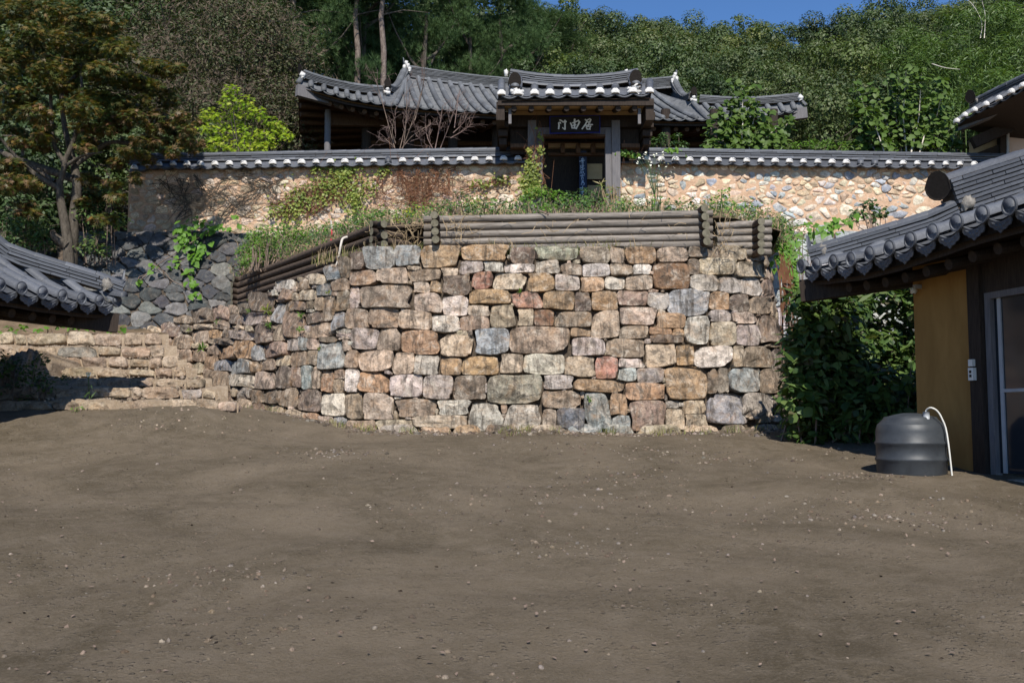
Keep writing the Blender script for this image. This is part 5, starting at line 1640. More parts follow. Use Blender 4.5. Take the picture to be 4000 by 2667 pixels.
zt_ = 1.62
slab("wall", .89, 1.72, zg, zt_, "ochre_plaster")
ew = MB().box(W(.93, 0, 2.2) * [1, 1, 0] + [0, 0, (zg + zt_) / 2], er_ * .04, ur_ * 1.42, (0, 0, (zt_ - zg) / 2)).obj("wall", MAT["ochre_plaster"], hr)
slab("post", 1.72, 1.88, zg, zt_ + .1, "dark_wood", .66, .16)
slab("wall_plate", .7, 5, zt_, zt_ + .2, "dark_wood", .64, .2)
slab("lintel", 1.88, 5, 1.22, zt_, "dark_wood", .7, .1)
door = slab("door", 1.92, 4.6, zg + .1, 1.22, "window_glass", .75, .02)
slab("door_frame", 1.9, 1.97, zg, 1.22, "weathered_post", .7, .07, door)
slab("door_frame", 1.97, 4.6, 1.16, 1.22, "weathered_post", .7, .07, door)
slab("door_stile", 2.02, 2.06, zg + .1, 1.16, "metal_grey", .735, .03, door)
slab("door_rail", 2.06, 4.6, .28, .31, "metal_grey", .735, .03, door)
slab("plinth", .8, 5, zg - .3, zg + .06, "grey_mortar", .55, .5)
sw = thing("wall_outlet", W(1.78, .35, .63), "small white electric outlet box on the dark post of the ochre house", "outlet")
slab("box", 1.745, 1.81, .40, .52, "white_plastic", .62, .04, sw)
slab("box", 1.745, 1.80, .535, .60, "white_plastic", .625, .035, sw)
slab("socket", 1.765, 1.79, .43, .455, "dark_wood", .615, .01, sw); slab("socket", 1.765, 1.79, .47, .495, "dark_wood", .615, .01, sw)
lb = W(1.0, 1.36, .62)
lamp_ = thing("wall_lamp", lb, "small unlit round lamp high on the ochre wall under the eave", "lamp")
lump(lamp_, "globe", "white_plastic", lb, .035, (1, 1, 1), 5, 12)
slab("lamp_base", .975, 1.025, 1.38, 1.42, "metal_grey", .63, .07, lamp_)

# dark water tank with its hose, in front of the ochre wall
tc_ = P(3555, 1650, 9.35)
tz = float(yard_z(tc_[0], tc_[1]))
tank = thing("water_tank", [tc_[0], tc_[1], tz], "dark grey round topped water tank before the ochre wall", "tank")
prof = [(0.29, tz - .05), (.31, tz), (.31, -.08), (.295, -.02), (.29, -.015), (.24, .035), (.235, .05), (.14, .075), (.06, .09)]
prof = prof[:2] + [(.31, tz + .1), (.322, tz + .115), (.322, tz + .13), (.31, tz + .145), (.31, tz + .25), (.322, tz + .265), (.322, tz + .28), (.31, tz + .295)] + prof[2:]
V, F = [], []
for r, z in prof:
    V += [(tc_[0] + r * math.cos(2 * math.pi * k / 28), tc_[1] + r * math.sin(2 * math.pi * k / 28), z) for k in range(28)]
F = [(j * 28 + k, j * 28 + (k + 1) % 28, (j + 1) * 28 + (k + 1) % 28, (j + 1) * 28 + k) for j in range(len(prof) - 1) for k in range(28)] + [tuple((len(prof) - 1) * 28 + k for k in range(28))]
MB().add(V, F).obj("tank_body", MAT["black_rubber"], tank, True)
a = P(3618, 1616, 9.15)
MB().tube([a - [0, 0, .05], a + [0, 0, .02]], .03, 10).obj("cap", MAT["metal_grey"], tank, True)
hs = smooth_poly([P(3618, 1614, 9.15), P(3618, 1602, 9.15), P(3636, 1592, 9.1), P(3660, 1604, 9.1), P(3680, 1636, 9.1), P(3700, 1700, 9.1), P(3724, 1900, 9.1)], 24)
MB().tube(hs, .008, 8).obj("hose", MAT["white_plastic"], tank, True)

E1 = P(485, 1197, 12.7)
dl_ = [(436, 1180), (367, 1178), (293, 1170), (212, 1159), (132, 1147), (40, 1130)]
hz2 = ([0, .2, 1.48, 1.7, 4.2], [1.57, 1.65, 1.98, 2.2, 3.9])
hl, roof_l, pl_, tl_, el_, ul_, hdl_ = eave_house("tiled_house", "dark tiled roof corner of the house in the left foreground", E1, (-.34, -.94), (-.94, .34),
    [(.205 + .3 * i, x, y) for i, (x, y) in enumerate(dl_)], (-.89, -.456), hz2, 1.25, .5, -1, 10, .3, 1.2)
hp2 = [E1 * [1, 1, 0] + hdl_ * t + [0, 0, np.interp(t, *hz2)] for t in np.linspace(.06, 1.72, 10)]
ridge(roof_l, hp2, 4, .2, .042, .34, .085, .0, gap=.012, names=("hip_ridge_tile", "hip_ridge_cap"))
dp2 = [hp2[-1] + ul_ * u + [0, 0, .12 + .5 * u] for u in np.linspace(0.02, 3.0, 10)]
ridge(roof_l, dp2, 6, .24, .045, .36, .1, .0, gap=.012, names=("gable_ridge_tile", "gable_ridge_cap"))
crest(roof_l, "crest_tile", "sign_black", dp2[0] + [.05, 0, .1], (.9, -.5, 0), .4, .36)
crest(roof_l, "end_crest", "roof_tile", hp2[0] - hdl_ * .04 + [0, 0, .1], (-hdl_[0], -hdl_[1], 0), .26, .2)
lump(roof_l, "mortar_lump", "grey_mortar", P(420, 1112, 12.42), .075, (.9, .9, 1.1), 73)
link("round_tile", MB().add(T_ROUND[0], T_ROUND[1]).mesh("round_tile", MAT["roof_tile"], True), roof_l, frame(P(418, 1148, 12.52), unit([.5, 1, 0]), unit([.95, -.2, -.35]), (0, 0, 1), (.07, .28, .07)))
WL = lambda s, w, z: np.array([*(E1[:2] + el_[:2] * s + ul_[:2] * w), z])
zgl = -.4
MB().add([WL(1.15, .9, zgl), WL(7, .9, zgl), WL(7, .9, 1.6), WL(1.15, .9, 1.6)], [(0, 1, 2, 3)]).obj("wall", MAT["ochre_plaster"], hl)
MB().add([WL(1.15, .9, zgl), WL(1.15, 5, zgl), WL(1.15, 5, 1.6), WL(1.15, .9, 1.6)], [(3, 2, 1, 0)]).obj("wall", MAT["ochre_plaster"], hl)

# ------------------------------------------------------------------ building at the upper right
ub = thing("tiled_outbuilding", P(3900, 640, 22), "pink walled building with white tipped eave tiles at the upper right edge", "house")
ue = [(3737, 477), (3768, 454), (3806, 434), (3851, 412), (3902, 389), (3950, 363), (3995, 339), (4045, 314), (4095, 290)]
UE = [P(x, y, 22 - 2.3 * i / 6) for i, (x, y) in enumerate(ue)]
ur2 = [P(3752 + i * 44, 428 - i * 21.0 - 1.2 * i * (i - 6) * -.3, 22.05 - 2.25 * i / 6) + [.32, 0.05, -.02] for i in range(9)]
roof_u = MB().add(np.array(UE + ur2 + [p + [2.2, .3, -.75] for p in ur2]) - [0, 0, .04], [(k * 9 + i, k * 9 + i + 1, (k + 1) * 9 + i + 1, (k + 1) * 9 + i) for k in range(2) for i in range(8)]).obj("roof", MAT["roof_tile"], ub)
rt, pe, dr = Pieces(roof_u, "round_tile", MAT["roof_tile"]), Pieces(roof_u, "plastered_tile_end", MAT["lime_plaster"], False), Pieces(roof_u, "drip_tile", MAT["roof_tile"])
for i, p in enumerate(UE):
    tile_column(rt, ur2[i] + [0, 0, .04], p, .08, .3)
    pe.add(T_END, frame(p, unit([-.25, 1, 0]) * -1, unit([-1, -.25, 0]), (0, 0, 1), (.085, .08, .085)))
    if i < 8:
        q = UE[i + 1]; w = np.linalg.norm(q - p)
        dr.add(T_DRIP, frame((p + q) / 2, unit(p - q), unit([-1, -.2, 0]), (0, 0, 1), (w, .3, w * .55)))
rt.finish(); pe.finish(); dr.finish()
ridge(roof_u, [p + [0, 0, -.02] for p in ur2], 3, .22, .05, .3, .1, .07)
crest(roof_u, "crest_tile", "sign_black", P(3790, 402, 21.9), (-1, -.55, 0), .3, .3)
lump(roof_u, "mortar_lump", "grey_mortar", P(3825, 396, 21.85), .09, (1, 1, 1), 81)
sof = [p - [0, 0, .1] for p in UE] + [p + [1.8, .3, -.45] for p in UE]
MB().add(sof, [(i, 9 + i, 10 + i, i + 1) for i in range(8)]).obj("soffit", MAT["dark_wood"], roof_u)
MB().beam(P(3750, 494, 22.05), P(4090, 348, 19.8), .12, .22).obj("eave_beam", MAT["weathered_post"], roof_u)
MB().beam(P(3800, 560, 21.8) , P(4090, 430, 21.6), .2, .24).obj("beam", MAT["dark_wood"], ub)
a, b, c = P(3790, 700, 22.3), P(3930, 700, 22.1), P(4200, 700, 21.8)
MB().add([a, b, b * [1, 1, 0] + [0, 0, P(3930, 505, 22.1)[2]], a * [1, 1, 0] + [0, 0, P(3790, 560, 22.3)[2]]], [(0, 1, 2, 3)]).obj("wall_panel", MAT["cream_plaster"], ub)
MB().add([b, c, c * [1, 1, 0] + [0, 0, P(4200, 440, 21.8)[2]], b * [1, 1, 0] + [0, 0, P(3930, 505, 22.1)[2]]], [(0, 1, 2, 3)]).obj("wall", MAT["pink_plaster"], ub)
MB().beam(P(3915, 700, 21.98), P(3915, 470, 21.98), .16, .16, 0, (0, 1, 0)).obj("post", MAT["dark_wood"], ub)
MB().beam(P(3760, 640, 22.2), P(3925, 575, 22.0), .12, .2).obj("brace", MAT["dark_wood"], ub)
MB().tube([P(3937, 700, 21.9), P(3937, 512, 21.9)], .035, 10).obj("downpipe", MAT["metal_grey"], ub, True)
# ------------------------------------------------------------------ foliage
def leaf_cloud(name, mat, pos, nrm, size, tpl, parent=None, M=None, up_bias=0.0, seed=0):
    """One mesh of many small leaves: template copied to every position, turned to its normal at random."""
    r2 = np.random.default_rng(seed)
    pos, nrm = np.asarray(pos, float), np.asarray(nrm, float)
    N = len(pos)
    nrm = nrm + r2.normal(0, 0.45, (N, 3)); nrm[:, 2] += up_bias
    nrm /= np.linalg.norm(nrm, axis=1)[:, None] + 1e-9
    rv = r2.normal(0, 1, (N, 3))
    tx = np.cross(nrm, rv); tx /= np.linalg.norm(tx, axis=1)[:, None] + 1e-9
    ty = np.cross(nrm, tx)
    tv, tf = np.asarray(tpl[0], float), tpl[1]
    sz = np.broadcast_to(np.asarray(size, float), (N,)) * r2.uniform(0.65, 1.3, N)
    V = pos[:, None, :] + sz[:, None, None] * (tv[None, :, 0, None] * tx[:, None, :] + tv[None, :, 1, None] * ty[:, None, :] + tv[None, :, 2, None] * nrm[:, None, :])
    K = len(tv)
    lens = np.array([len(f) for f in tf]); flat = np.concatenate([np.array(f) for f in tf])
    loops = (flat[None, :] + (np.arange(N) * K)[:, None]).ravel()
    tot = np.tile(lens, N)
    me = bpy.data.meshes.new(name)
    me.vertices.add(N * K); me.vertices.foreach_set("co", V.reshape(-1).astype(np.float32))
    me.loops.add(len(loops)); me.loops.foreach_set("vertex_index", loops.astype(np.int32))
    me.polygons.add(len(tot)); me.polygons.foreach_set("loop_start", np.concatenate([[0], np.cumsum(tot)[:-1]]).astype(np.int32))
    me.materials.append(MAT[mat])
    me.update(calc_edges=True)
    return link(name, me, parent, M)


L_OVAL = ([(0, 0, 0), (.28, .45, .05), (0, 1, -.05), (-.28, .45, .05)], [(0, 1, 2, 3)])
L_THIN = ([(0, 0, 0), (.1, .4, .03), (0, 1.1, -.12), (-.1, .4, .03)], [(0, 1, 2, 3)])
L_WIDE = ([(0, 0, 0), (.34, .25, .08), (.4, .6, .1), (0, 1, -.06), (-.4, .6, .1), (-.34, .25, .08)], [(0, 1, 2, 3), (0, 3, 4, 5)])
L_HEART = ([(0, .08, 0), (.3, 0, .05), (.5, .3, .08), (.3, .7, .04), (0, 1.05, -.08), (-.3, .7, .04), (-.5, .3, .08), (-.3, 0, .05)], [(0, 1, 2, 3, 4), (0, 4, 5, 6, 7)])
_st = []
for _k, (_a, _l) in enumerate(((-2.3, .45), (-1.25, .8), (-.6, .95), (0, 1.05), (.6, .95), (1.25, .8), (2.3, .45))):
    _st.append((math.sin(_a - .17) * .26, math.cos(_a - .17) * .26, 0.0)); _st.append((math.sin(_a) * _l, math.cos(_a) * _l, -.08))
L_STAR = (_st + [(0, -.1, 0)], [tuple(range(15))])
_tv, _tf = [], []
for _k in range(12):
    _a = 2 * math.pi * _k / 12 + .3; _b = 0.55 + 0.4 * (_k % 3) / 2
    _d = np.array([math.cos(_a) * math.cos(_b), math.sin(_a) * math.cos(_b), math.sin(_b)]); _n = unit(np.cross(_d, (0.3, .2, 1))) * .035
    _tv += [tuple(_n), tuple(-_n), tuple(_d)]; _tf.append((3 * _k, 3 * _k + 1, 3 * _k + 2))
L_TUFT = (_tv, _tf)
L_TWIG = ([(.012, 0, 0), (-.012, 0, 0), (-.008, .5, .06), (.008, .5, .06), (0, 1, -.02), (.012, .35, .03), (.26, .72, .05)], [(0, 1, 2, 3), (3, 2, 4), (5, 3, 6)])
L_BLADE = ([(.02, 0, 0), (-.02, 0, 0), (-.016, .5, .08), (.016, .5, .08), (0, 1, .3)], [(0, 1, 2, 3), (3, 2, 4)])


def in_ball(n, r2, shell=0.0):
    d = r2.normal(0, 1, (n, 3)); d /= np.linalg.norm(d, axis=1)[:, None]
    return d * (r2.uniform(shell ** 3, 1, n) ** (1 / 3))[:, None]


def clumps_cloud(centres, radii, per, r2, flat=1.0, shell=0.35):
    pos, nrm = [], []
    for c, r in zip(centres, radii):
        n = max(3, int(per * r * r))
        q = in_ball(n, r2, shell)
        pos.append(np.asarray(c) + q * r * [1, 1, flat]); nrm.append(q + [0, 0, .35])
    return np.concatenate(pos), np.concatenate(nrm)


def crown_mesh(kind, seed):
    """Reusable crown of unit-ish radius about its own centre: irregular clumps with gaps between them."""
    r2 = np.random.default_rng(seed)
    if kind == 'pine':
        pos, nrm = [], []
        for k in range(15):
            zz = -1.0 + 2.1 * k / 14 + r2.normal(0, .06)
            reach = 0.95 * (1 - 0.55 * max(0, zz)) * r2.uniform(.55, 1.1)
            a = r2.uniform(0, 6.28)
            for j in range(7):
                f = (j + 1.5) / 8.5
                c = np.array([math.cos(a) * reach * f, math.sin(a) * reach * f, zz + .12 * f]) + r2.normal(0, .07, 3)
                q = in_ball(38, r2, .3) * [.27, .27, .13]
                pos.append(c + q); nrm.append(q * 2 + [math.cos(a) * .3, math.sin(a) * .3, .8])
        return np.concatenate(pos), np.concatenate(nrm), 0.08, L_TUFT
    n = 30
    c = in_ball(n, r2, .6) * [1, 1, .85]
    c[:, 2] += 0.12 * r2.normal(0, 1, n)
    rad = r2.uniform(.18, .42, n)
    pos, nrm = clumps_cloud(c, rad, 2300, r2, .75, .6)
    return pos, nrm * 1.6 + pos * .4, 0.075, L_OVAL


CROWNS = {}
def crown_data(kind, seed, mat):
    key = (kind, seed, mat)
    if key not in CROWNS:
        p, n_, s, tp = crown_mesh(kind, seed)
        o = leaf_cloud("crown", mat, p, n_, s, tp, None, None, .2 if kind != 'pine' else .4, seed)
        CROWNS[key] = o.data
        bpy.data.objects.remove(o)
    return CROWNS[key]


def limbs_mesh(top_h, r, seed, mat, spread=1.0, n=6, lean=0.0):
    """Trunk along +Z from the origin with limbs that fork into the crown; crown centre at top_h."""
    r2 = np.random.default_rng(seed)
    m = MB()
    tr = np.array([[lean * t + .12 * math.sin(t * 4 + seed), .1 * math.cos(t * 3 + seed), t * top_h] for t in np.linspace(0, 1.0, 8)])
    m.tube(tr, np.linspace(r, r * .45, 8), 7)
    for k in range(n):
        t = r2.uniform(.55, .98); b = np.array([np.interp(t, np.linspace(0, 1, 8), tr[:, j]) for j in range(3)])
        a = r2.uniform(0, 6.28); L = spread * r2.uniform(.6, 1.1)
        pts = [b + np.array([math.cos(a) * L * u, math.sin(a) * L * u, L * (.25 * u + .45 * u * u)]) for u in (0, .35, .7, 1)]
        m.tube(pts, np.linspace(r * .35, r * .08, 4), 5)
    return m.mesh("trunk", MAT[mat], True)


TRUNKS = {}
def forest_tree(name, px, py, d, rad, kind, seed, mat, bark, label, cat, group, zs=1.0):
    c = P(px, py, d)
    zb = float(hill_z(c[0], c[1])) - .2
    H = max(1.5, c[2] - zb)
    t = thing(name, (c[0], c[1], zb), label, cat, group)
    ck = (bark, seed % 3)
    if ck not in TRUNKS:
        TRUNKS[ck] = limbs_mesh(5.0, .16, seed % 3 + 1, bark, 2.0)
    link("trunk", TRUNKS[ck], t, Matrix.Translation((c[0], c[1], zb)) @ Matrix.Rotation(seed * 1.3, 4, 'Z') @ Matrix.Diagonal((1.1, 1.1, H / 5.0, 1)))
    link("crown", crown_data(kind, seed % 4, mat), t, Matrix.Translation([float(v) for v in c]) @ Matrix.Rotation(seed * 2.1, 4, 'Z') @ Matrix.Diagonal((rad, rad, rad * zs, 1)))
    return t


r9 = np.random.default_rng(99)
ORD = "leftmost second third fourth fifth sixth seventh eighth ninth tenth eleventh twelfth thirteenth fourteenth fifteenth sixteenth seventeenth eighteenth nineteenth twentieth twenty-first twenty-second".split()
WHERE = lambda i, what: (ORD[i] + " " + what) if i == 0 else (ORD[i] + " from the left of " + what)
SIL = [(2075, 15), (2150, 25), (2240, 12), (2350, 48), (2460, 55), (2560, 62), (2650, 62), (2740, 92), (2840, 108), (2930, 122), (3010, 150), (3080, 100), (3160, 155), (3240, 95), (3340, 66), (3430, 66), (3520, 25), (3610, 18), (3700, -10), (3800, -40), (3900, -60), (4000, -70)]
k = 0
for x, y in SIL:
    rad = r9.uniform(2.0, 2.6)
    forest_tree("broadleaf_tree", x + r9.uniform(-15, 15), y + 22 + rad / 74 * 3889 * .9, 74 + r9.uniform(-3, 3), rad, 'oak', k, ("oak_leaf", "oak_leaf_dark", "oak_leaf")[k % 3], "bark",
                WHERE(k, "the grey green treetops along the blue sky"), "tree", "hilltop trees against the sky", 1.0)
    k += 1
for row, (d, y0, dx, x0) in enumerate(((66, 190, 120, 2030), (59, 275, 125, 2090), (53, 350, 135, 2020), (47, 430, 150, 2080), (42, 510, 165, 2720))):
    x = x0
    while x < 4080:
        yoff = np.interp(x, [2000, 2700, 3050, 3400, 4000], [-40, 0, 40, -20, -110])
        rad = r9.uniform(2.0, 2.7) * (1 - .05 * row)
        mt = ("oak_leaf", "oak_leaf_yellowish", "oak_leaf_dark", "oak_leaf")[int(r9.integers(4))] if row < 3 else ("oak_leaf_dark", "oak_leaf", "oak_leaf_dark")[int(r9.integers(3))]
        forest_tree("broadleaf_tree", x + r9.uniform(-30, 30), y0 + yoff + r9.uniform(-30, 30), d + r9.uniform(-2, 2), rad, 'oak', k, mt, "bark",
                    "leafy olive green tree packed among others on the wooded hillside", "tree", "trees on the wooded hillside", r9.uniform(.9, 1.2))
        k += 1
        x += dx * r9.uniform(.8, 1.15)
# pines behind the left half of the hall
PINES = ((1190, 60, 38, 2.9, 1.3), (1420, 20, 40, 3.0, 1.4), (1500, 130, 43, 2.6, 1.2), (1660, 60, 41, 3.0, 1.4), (1830, 110, 44, 2.9, 1.3), (1950, 80, 47, 2.6, 1.3), (2050, 210, 50, 2.2, 1.0), (1760, 230, 46, 2.4, .8), (1330, 180, 44, 2.2, .8), (930, 40, 40, 2.6, .9), (1060, -40, 41, 2.8, 1.1), (1900, 250, 49, 2.3, .8), (2190, 215, 54, 2.5, .8))
PX = [v[0] for v in PINES]
for j, (x, y, d, rad, zs) in enumerate(PINES):
    forest_tree("pine_tree", x, y, d, rad, 'pine', j + 2, "pine_needle", "bark", WHERE(sorted(PX).index(x), "the dark green pines behind the hall roof"), "tree", "pines behind the hall", zs)
for x, yb, yt, d in ((1147, 290, 60, 37.5), (1393, 340, 60, 38.5), (1494, 345, 60, 38.0)):       # bare trunks in front of the dark wood
    a, b = P(x, yb, d), P(x - 6, yt, d)
    a0 = a.copy(); a0[2] = float(hill_z(a[0], a[1])) - .2
    t = thing("pine_tree", a0, {1147: "tall bare trunked pine left of the hall roof", 1393: "middle one of three bare pale pine trunks behind the hall", 1494: "rightmost of three bare pale pine trunks behind the hall"}[x], "tree", "bare trunked pines")
    MB().tube([a0, (a + b) / 2 + [.08, 0, 0], b, b + [.3, .1, 3]], [.13, .115, .1, .06], 8).obj("trunk", MAT["pine_bark"], t, True)
    mbr = MB()
    for q in range(5):
        s_ = b + [0, 0, q * .5]; an = q * 1.9
        mbr.tube([s_, s_ + [math.cos(an) * .9, math.sin(an) * .5, .2], s_ + [math.cos(an) * 1.9, math.sin(an), .1]], [.04, .025, .01], 5)
    mbr.obj("branch", MAT["bark"], t, True)
    link("crown", crown_data('pine', 3, "pine_needle"), t, Matrix.Translation([float(v) for v in b + [.2, 0, 2.4]]) @ Matrix.Diagonal((2.2, 2.0, 1.8, 1)))
for j, (x, y, d, rad) in enumerate(((1150, 250, 50, 3.0), (1330, 60, 52, 3.2), (1480, 240, 52, 3.0), (1620, 40, 53, 3.2), (1700, 250, 54, 3.0), (1850, 60, 55, 3.2), (1950, 230, 56, 3.0), (1240, -60, 50, 3), (1050, 120, 48, 3.0), (2060, 150, 60, 2.2), (900, -60, 48, 3), (720, -60, 47, 3), (540, -60, 46, 3), (380, -40, 46, 3), (1560, 330, 48, 2.2), (1380, 340, 48, 2.2), (1800, 330, 50, 2.2))):
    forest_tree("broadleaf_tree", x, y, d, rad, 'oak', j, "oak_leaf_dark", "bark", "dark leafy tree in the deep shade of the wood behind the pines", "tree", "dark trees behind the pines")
# brown thicket on the left slope, one sprawling bush per mound
for j, (x, y, d, rad, zs) in enumerate(((600, 60, 33, 2.0, 1.1), (800, 120, 32, 2.0, 1.1), (1000, 170, 31.5, 1.9, 1.0), (1110, 330, 30.5, 1.5, 1.1), (700, 330, 30.5, 2.0, 1.0), (900, 330, 30, 2.0, 1.0), (560, 420, 29.5, 1.7, 1.0), (1050, 470, 29.5, 1.4, .9), (820, 500, 29, 1.6, .9))):
    c = P(x, y, d); zb = float(hill_z(c[0], c[1])) - .1
    t = thing("brown_thicket", (c[0], c[1], min(zb, c[2] - .5)), "twiggy brownish bush in the dense thicket on the left slope", "bush", "bushes of the brown thicket")
    r2 = np.random.default_rng(200 + j)
    ctr = in_ball(26, r2, .45) * [rad, rad * .8, rad * zs] + c
    p, nn = clumps_cloud(ctr, r2.uniform(.45, .85, 26), 420, r2, .9, .1)
    leaf_cloud("crown", "thicket_leaf", p, nn, .1, L_OVAL, t, None, .3, j)
    p, nn = clumps_cloud(ctr, r2.uniform(.5, .9, 26), 60, r2, .9, .2)
    o = leaf_cloud("twigs", "thicket_twig", p, nn * [1, .4, 0] + [0, -.8, .2], .42, L_TWIG, t, None, 0, j + 50); o['kind'] = 'stuff'
    m = MB()
    for q in range(7):
        a = r2.uniform(0, 6.28)
        b0 = np.array([c[0], c[1], min(zb, c[2] - .5)])
        m.tube([b0, b0 + (ctr[q] - b0) * .5 + r2.normal(0, .15, 3), ctr[q]], [.06, .04, .015], 5)
    m.obj("stem", MAT["bark"], t, True)
# dark trees of the shaded left edge behind the maple
for j, (x, y, d, rad) in enumerate(((60, 150, 33, 2.6), (260, 330, 31, 2.4), (60, 480, 29, 2.2), (330, 560, 28.5, 1.9), (180, 700, 27, 1.8), (420, 640, 27, 1.5), (20, 780, 25.5, 1.6), (480, 230, 34, 2.2), (150, -20, 36, 3.0), (340, 120, 37, 3.0), (520, 60, 40, 3.0), (720, 180, 38, 3.0), (880, 260, 37, 2.6), (30, 320, 34, 2.4), (620, 300, 36, 2.6), (980, 330, 36, 2.2), (760, 590, 28.5, 1.3), (630, 640, 26.5, 1.1))):
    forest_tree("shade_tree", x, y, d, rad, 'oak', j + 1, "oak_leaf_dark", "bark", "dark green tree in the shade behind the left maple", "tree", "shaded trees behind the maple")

forest_tree("leafy_tree", 1185, 545, 31, .9, 'oak', 2, "oak_leaf_yellowish", "bark", "small sunlit leafy tree just left of the hall's corner column", "tree", None)

# ------------------------------------------------------------------ the big maple on the left
MD = 19.8
mp = P(262, 1010, MD); mp0 = mp.copy(); mp0[2] = 2.05
maple = thing("maple_tree", mp0, "spreading maple with dark green and russet leaves left of the clay wall", "tree")
m = MB()
def limb(pts, r0, r1, sides=8):
    q = smooth_poly([P(x, y, MD + o) for x, y, o in pts], 14)
    m.tube(q, np.linspace(r0, r1, 14), sides)
limb([(268, 1230, 0), (268, 1010, 0), (258, 900, 0), (236, 780, 0), (232, 700, 0)], .125, .07)
limb([(275, 1100, .1), (285, 900, .15), (300, 740, .2), (290, 640, .3)], .135, .08)
limb([(262, 960, -.05), (215, 925, -.1), (205, 900, -.15)], .1, .05)
limb([(236, 740, 0), (150, 690, -.2), (90, 640, -.3), (0, 540, -.5)], .06, .03)
limb([(215, 710, 0), (120, 650, .1), (40, 630, .1)], .05, .02)
limb([(90, 610, -.2), (75, 540, -.3), (10, 530, -.4)], .035, .015)
limb([(232, 720, 0), (250, 640, 0), (210, 560, .1), (200, 420, .2), (190, 240, .2)], .06, .03)
limb([(250, 640, 0), (290, 540, -.1), (320, 420, -.2), (315, 250, -.2)], .06, .025)
limb([(255, 650, 0), (320, 610, -.2), (400, 595, -.4)], .04, .015)
limb([(290, 640, .3), (250, 480, .4), (240, 300, .5), (260, 120, .5)], .07, .03)
limb([(290, 700, .2), (60, 620, .6), (0, 590, .8)], .085, .05)
limb([(300, 640, .2), (420, 560, .3), (520, 560, .2), (640, 540, 0)], .06, .02)
limb([(240, 360, .3), (340, 260, .2), (480, 230, 0), (600, 290, -.2)], .05, .015)
m.obj("trunk", MAT["bark"], maple, True)
r2 = np.random.default_rng(77)
CL = [(60, 60, 95), (180, 40, 95), (300, 50, 100), (400, 90, 85), (120, 150, 95), (250, 150, 95), (380, 190, 90), (470, 190, 75), (40, 250, 90), (160, 270, 90), (280, 270, 95), (420, 280, 90), (510, 310, 65), (90, 370, 90), (220, 380, 80), (340, 370, 90), (460, 390, 80), (560, 330, 70), (640, 250, 60), (690, 260, 55), (600, 260, 60), (620, 330, 55),
      (40, 440, 80), (140, 470, 75), (60, 550, 70), (170, 560, 60), (20, 640, 60), (120, 700, 55), (40, 720, 60), (430, 470, 70), (380, 560, 60), (520, 450, 65), (650, 400, 55), (590, 410, 55), (330, 480, 65), (540, 545, 48), (610, 560, 50), (680, 530, 55), (740, 540, 45), (780, 560, 35), (660, 590, 40), (430, 700, 50), (350, 760, 60), (440, 780, 50), (110, 820, 50), (400, 850, 45), (330, 690, 45), (700, 480, 50), (640, 470, 50), (760, 500, 40), (600, 500, 55), (560, 620, 45), (500, 600, 45), (470, 660, 45), (520, 700, 40)]
cen, rad_ = [], []
for x, y, r in CL:
    for q in range(3):
        cen.append(P(x + r2.normal(0, r * .35), y + r2.normal(0, r * .3), MD + r2.uniform(-1.1, 1.0))); rad_.append(r / 3889 * MD * r2.uniform(.6, .95))
p, nn = clumps_cloud(cen, rad_, 1900, r2, .55, .1)
keep = r2.random(len(p)) < .85
leaf_cloud("crown", "maple_leaf", p[keep], nn[keep] * [.6, .6, 1] + [0, -.35, .4], .095, L_STAR, maple, None, .2, 5)
sel = [i for i in range(len(cen)) if to_px(cen[i])[1] > 440]
p, nn = clumps_cloud([cen[i] for i in sel], [rad_[i] for i in sel], 600, r2, .45, .1)
leaf_cloud("russet_leaves", "maple_leaf_red", p, nn * [.6, .6, 1] + [0, -.35, .4], .095, L_STAR, maple, None, .2, 6)

# young maple with bright leaves behind the wall
ym = thing("young_maple", P(960, 640, 23.5), "bright yellow green young maple behind the left clay wall", "tree")
m = MB(); ctr = []; r2 = np.random.default_rng(78)
b0 = P(950, 700, 23.5)
YC = [(900, 350, 35), (890, 400, 45), (960, 400, 45), (830, 450, 50), (920, 460, 60), (1000, 440, 45), (1060, 480, 40), (800, 500, 40), (870, 520, 65), (960, 530, 70), (1040, 540, 60), (1090, 500, 40), (840, 570, 55), (930, 590, 60), (1010, 590, 50), (790, 460, 25), (1120, 530, 30)]
for x, y, r in YC:
    c = P(x, y, 23.5 + r2.uniform(-.4, .4)); ctr.append(c)
    m.tube([b0 + r2.normal(0, .05, 3), (b0 + c) / 2 + [0, 0, -.1], c], [.03, .018, .006], 5)
m.obj("trunk", MAT["bark"], ym, True)
p, nn = clumps_cloud(ctr, [r / 3889 * 23.5 for _, _, r in YC], 1150, r2, .7, .15)
leaf_cloud("crown", "young_maple_leaf", p, nn * [.6, .6, 1] + [0, -.5, .5], .085, L_STAR, ym, None, .2, 7)

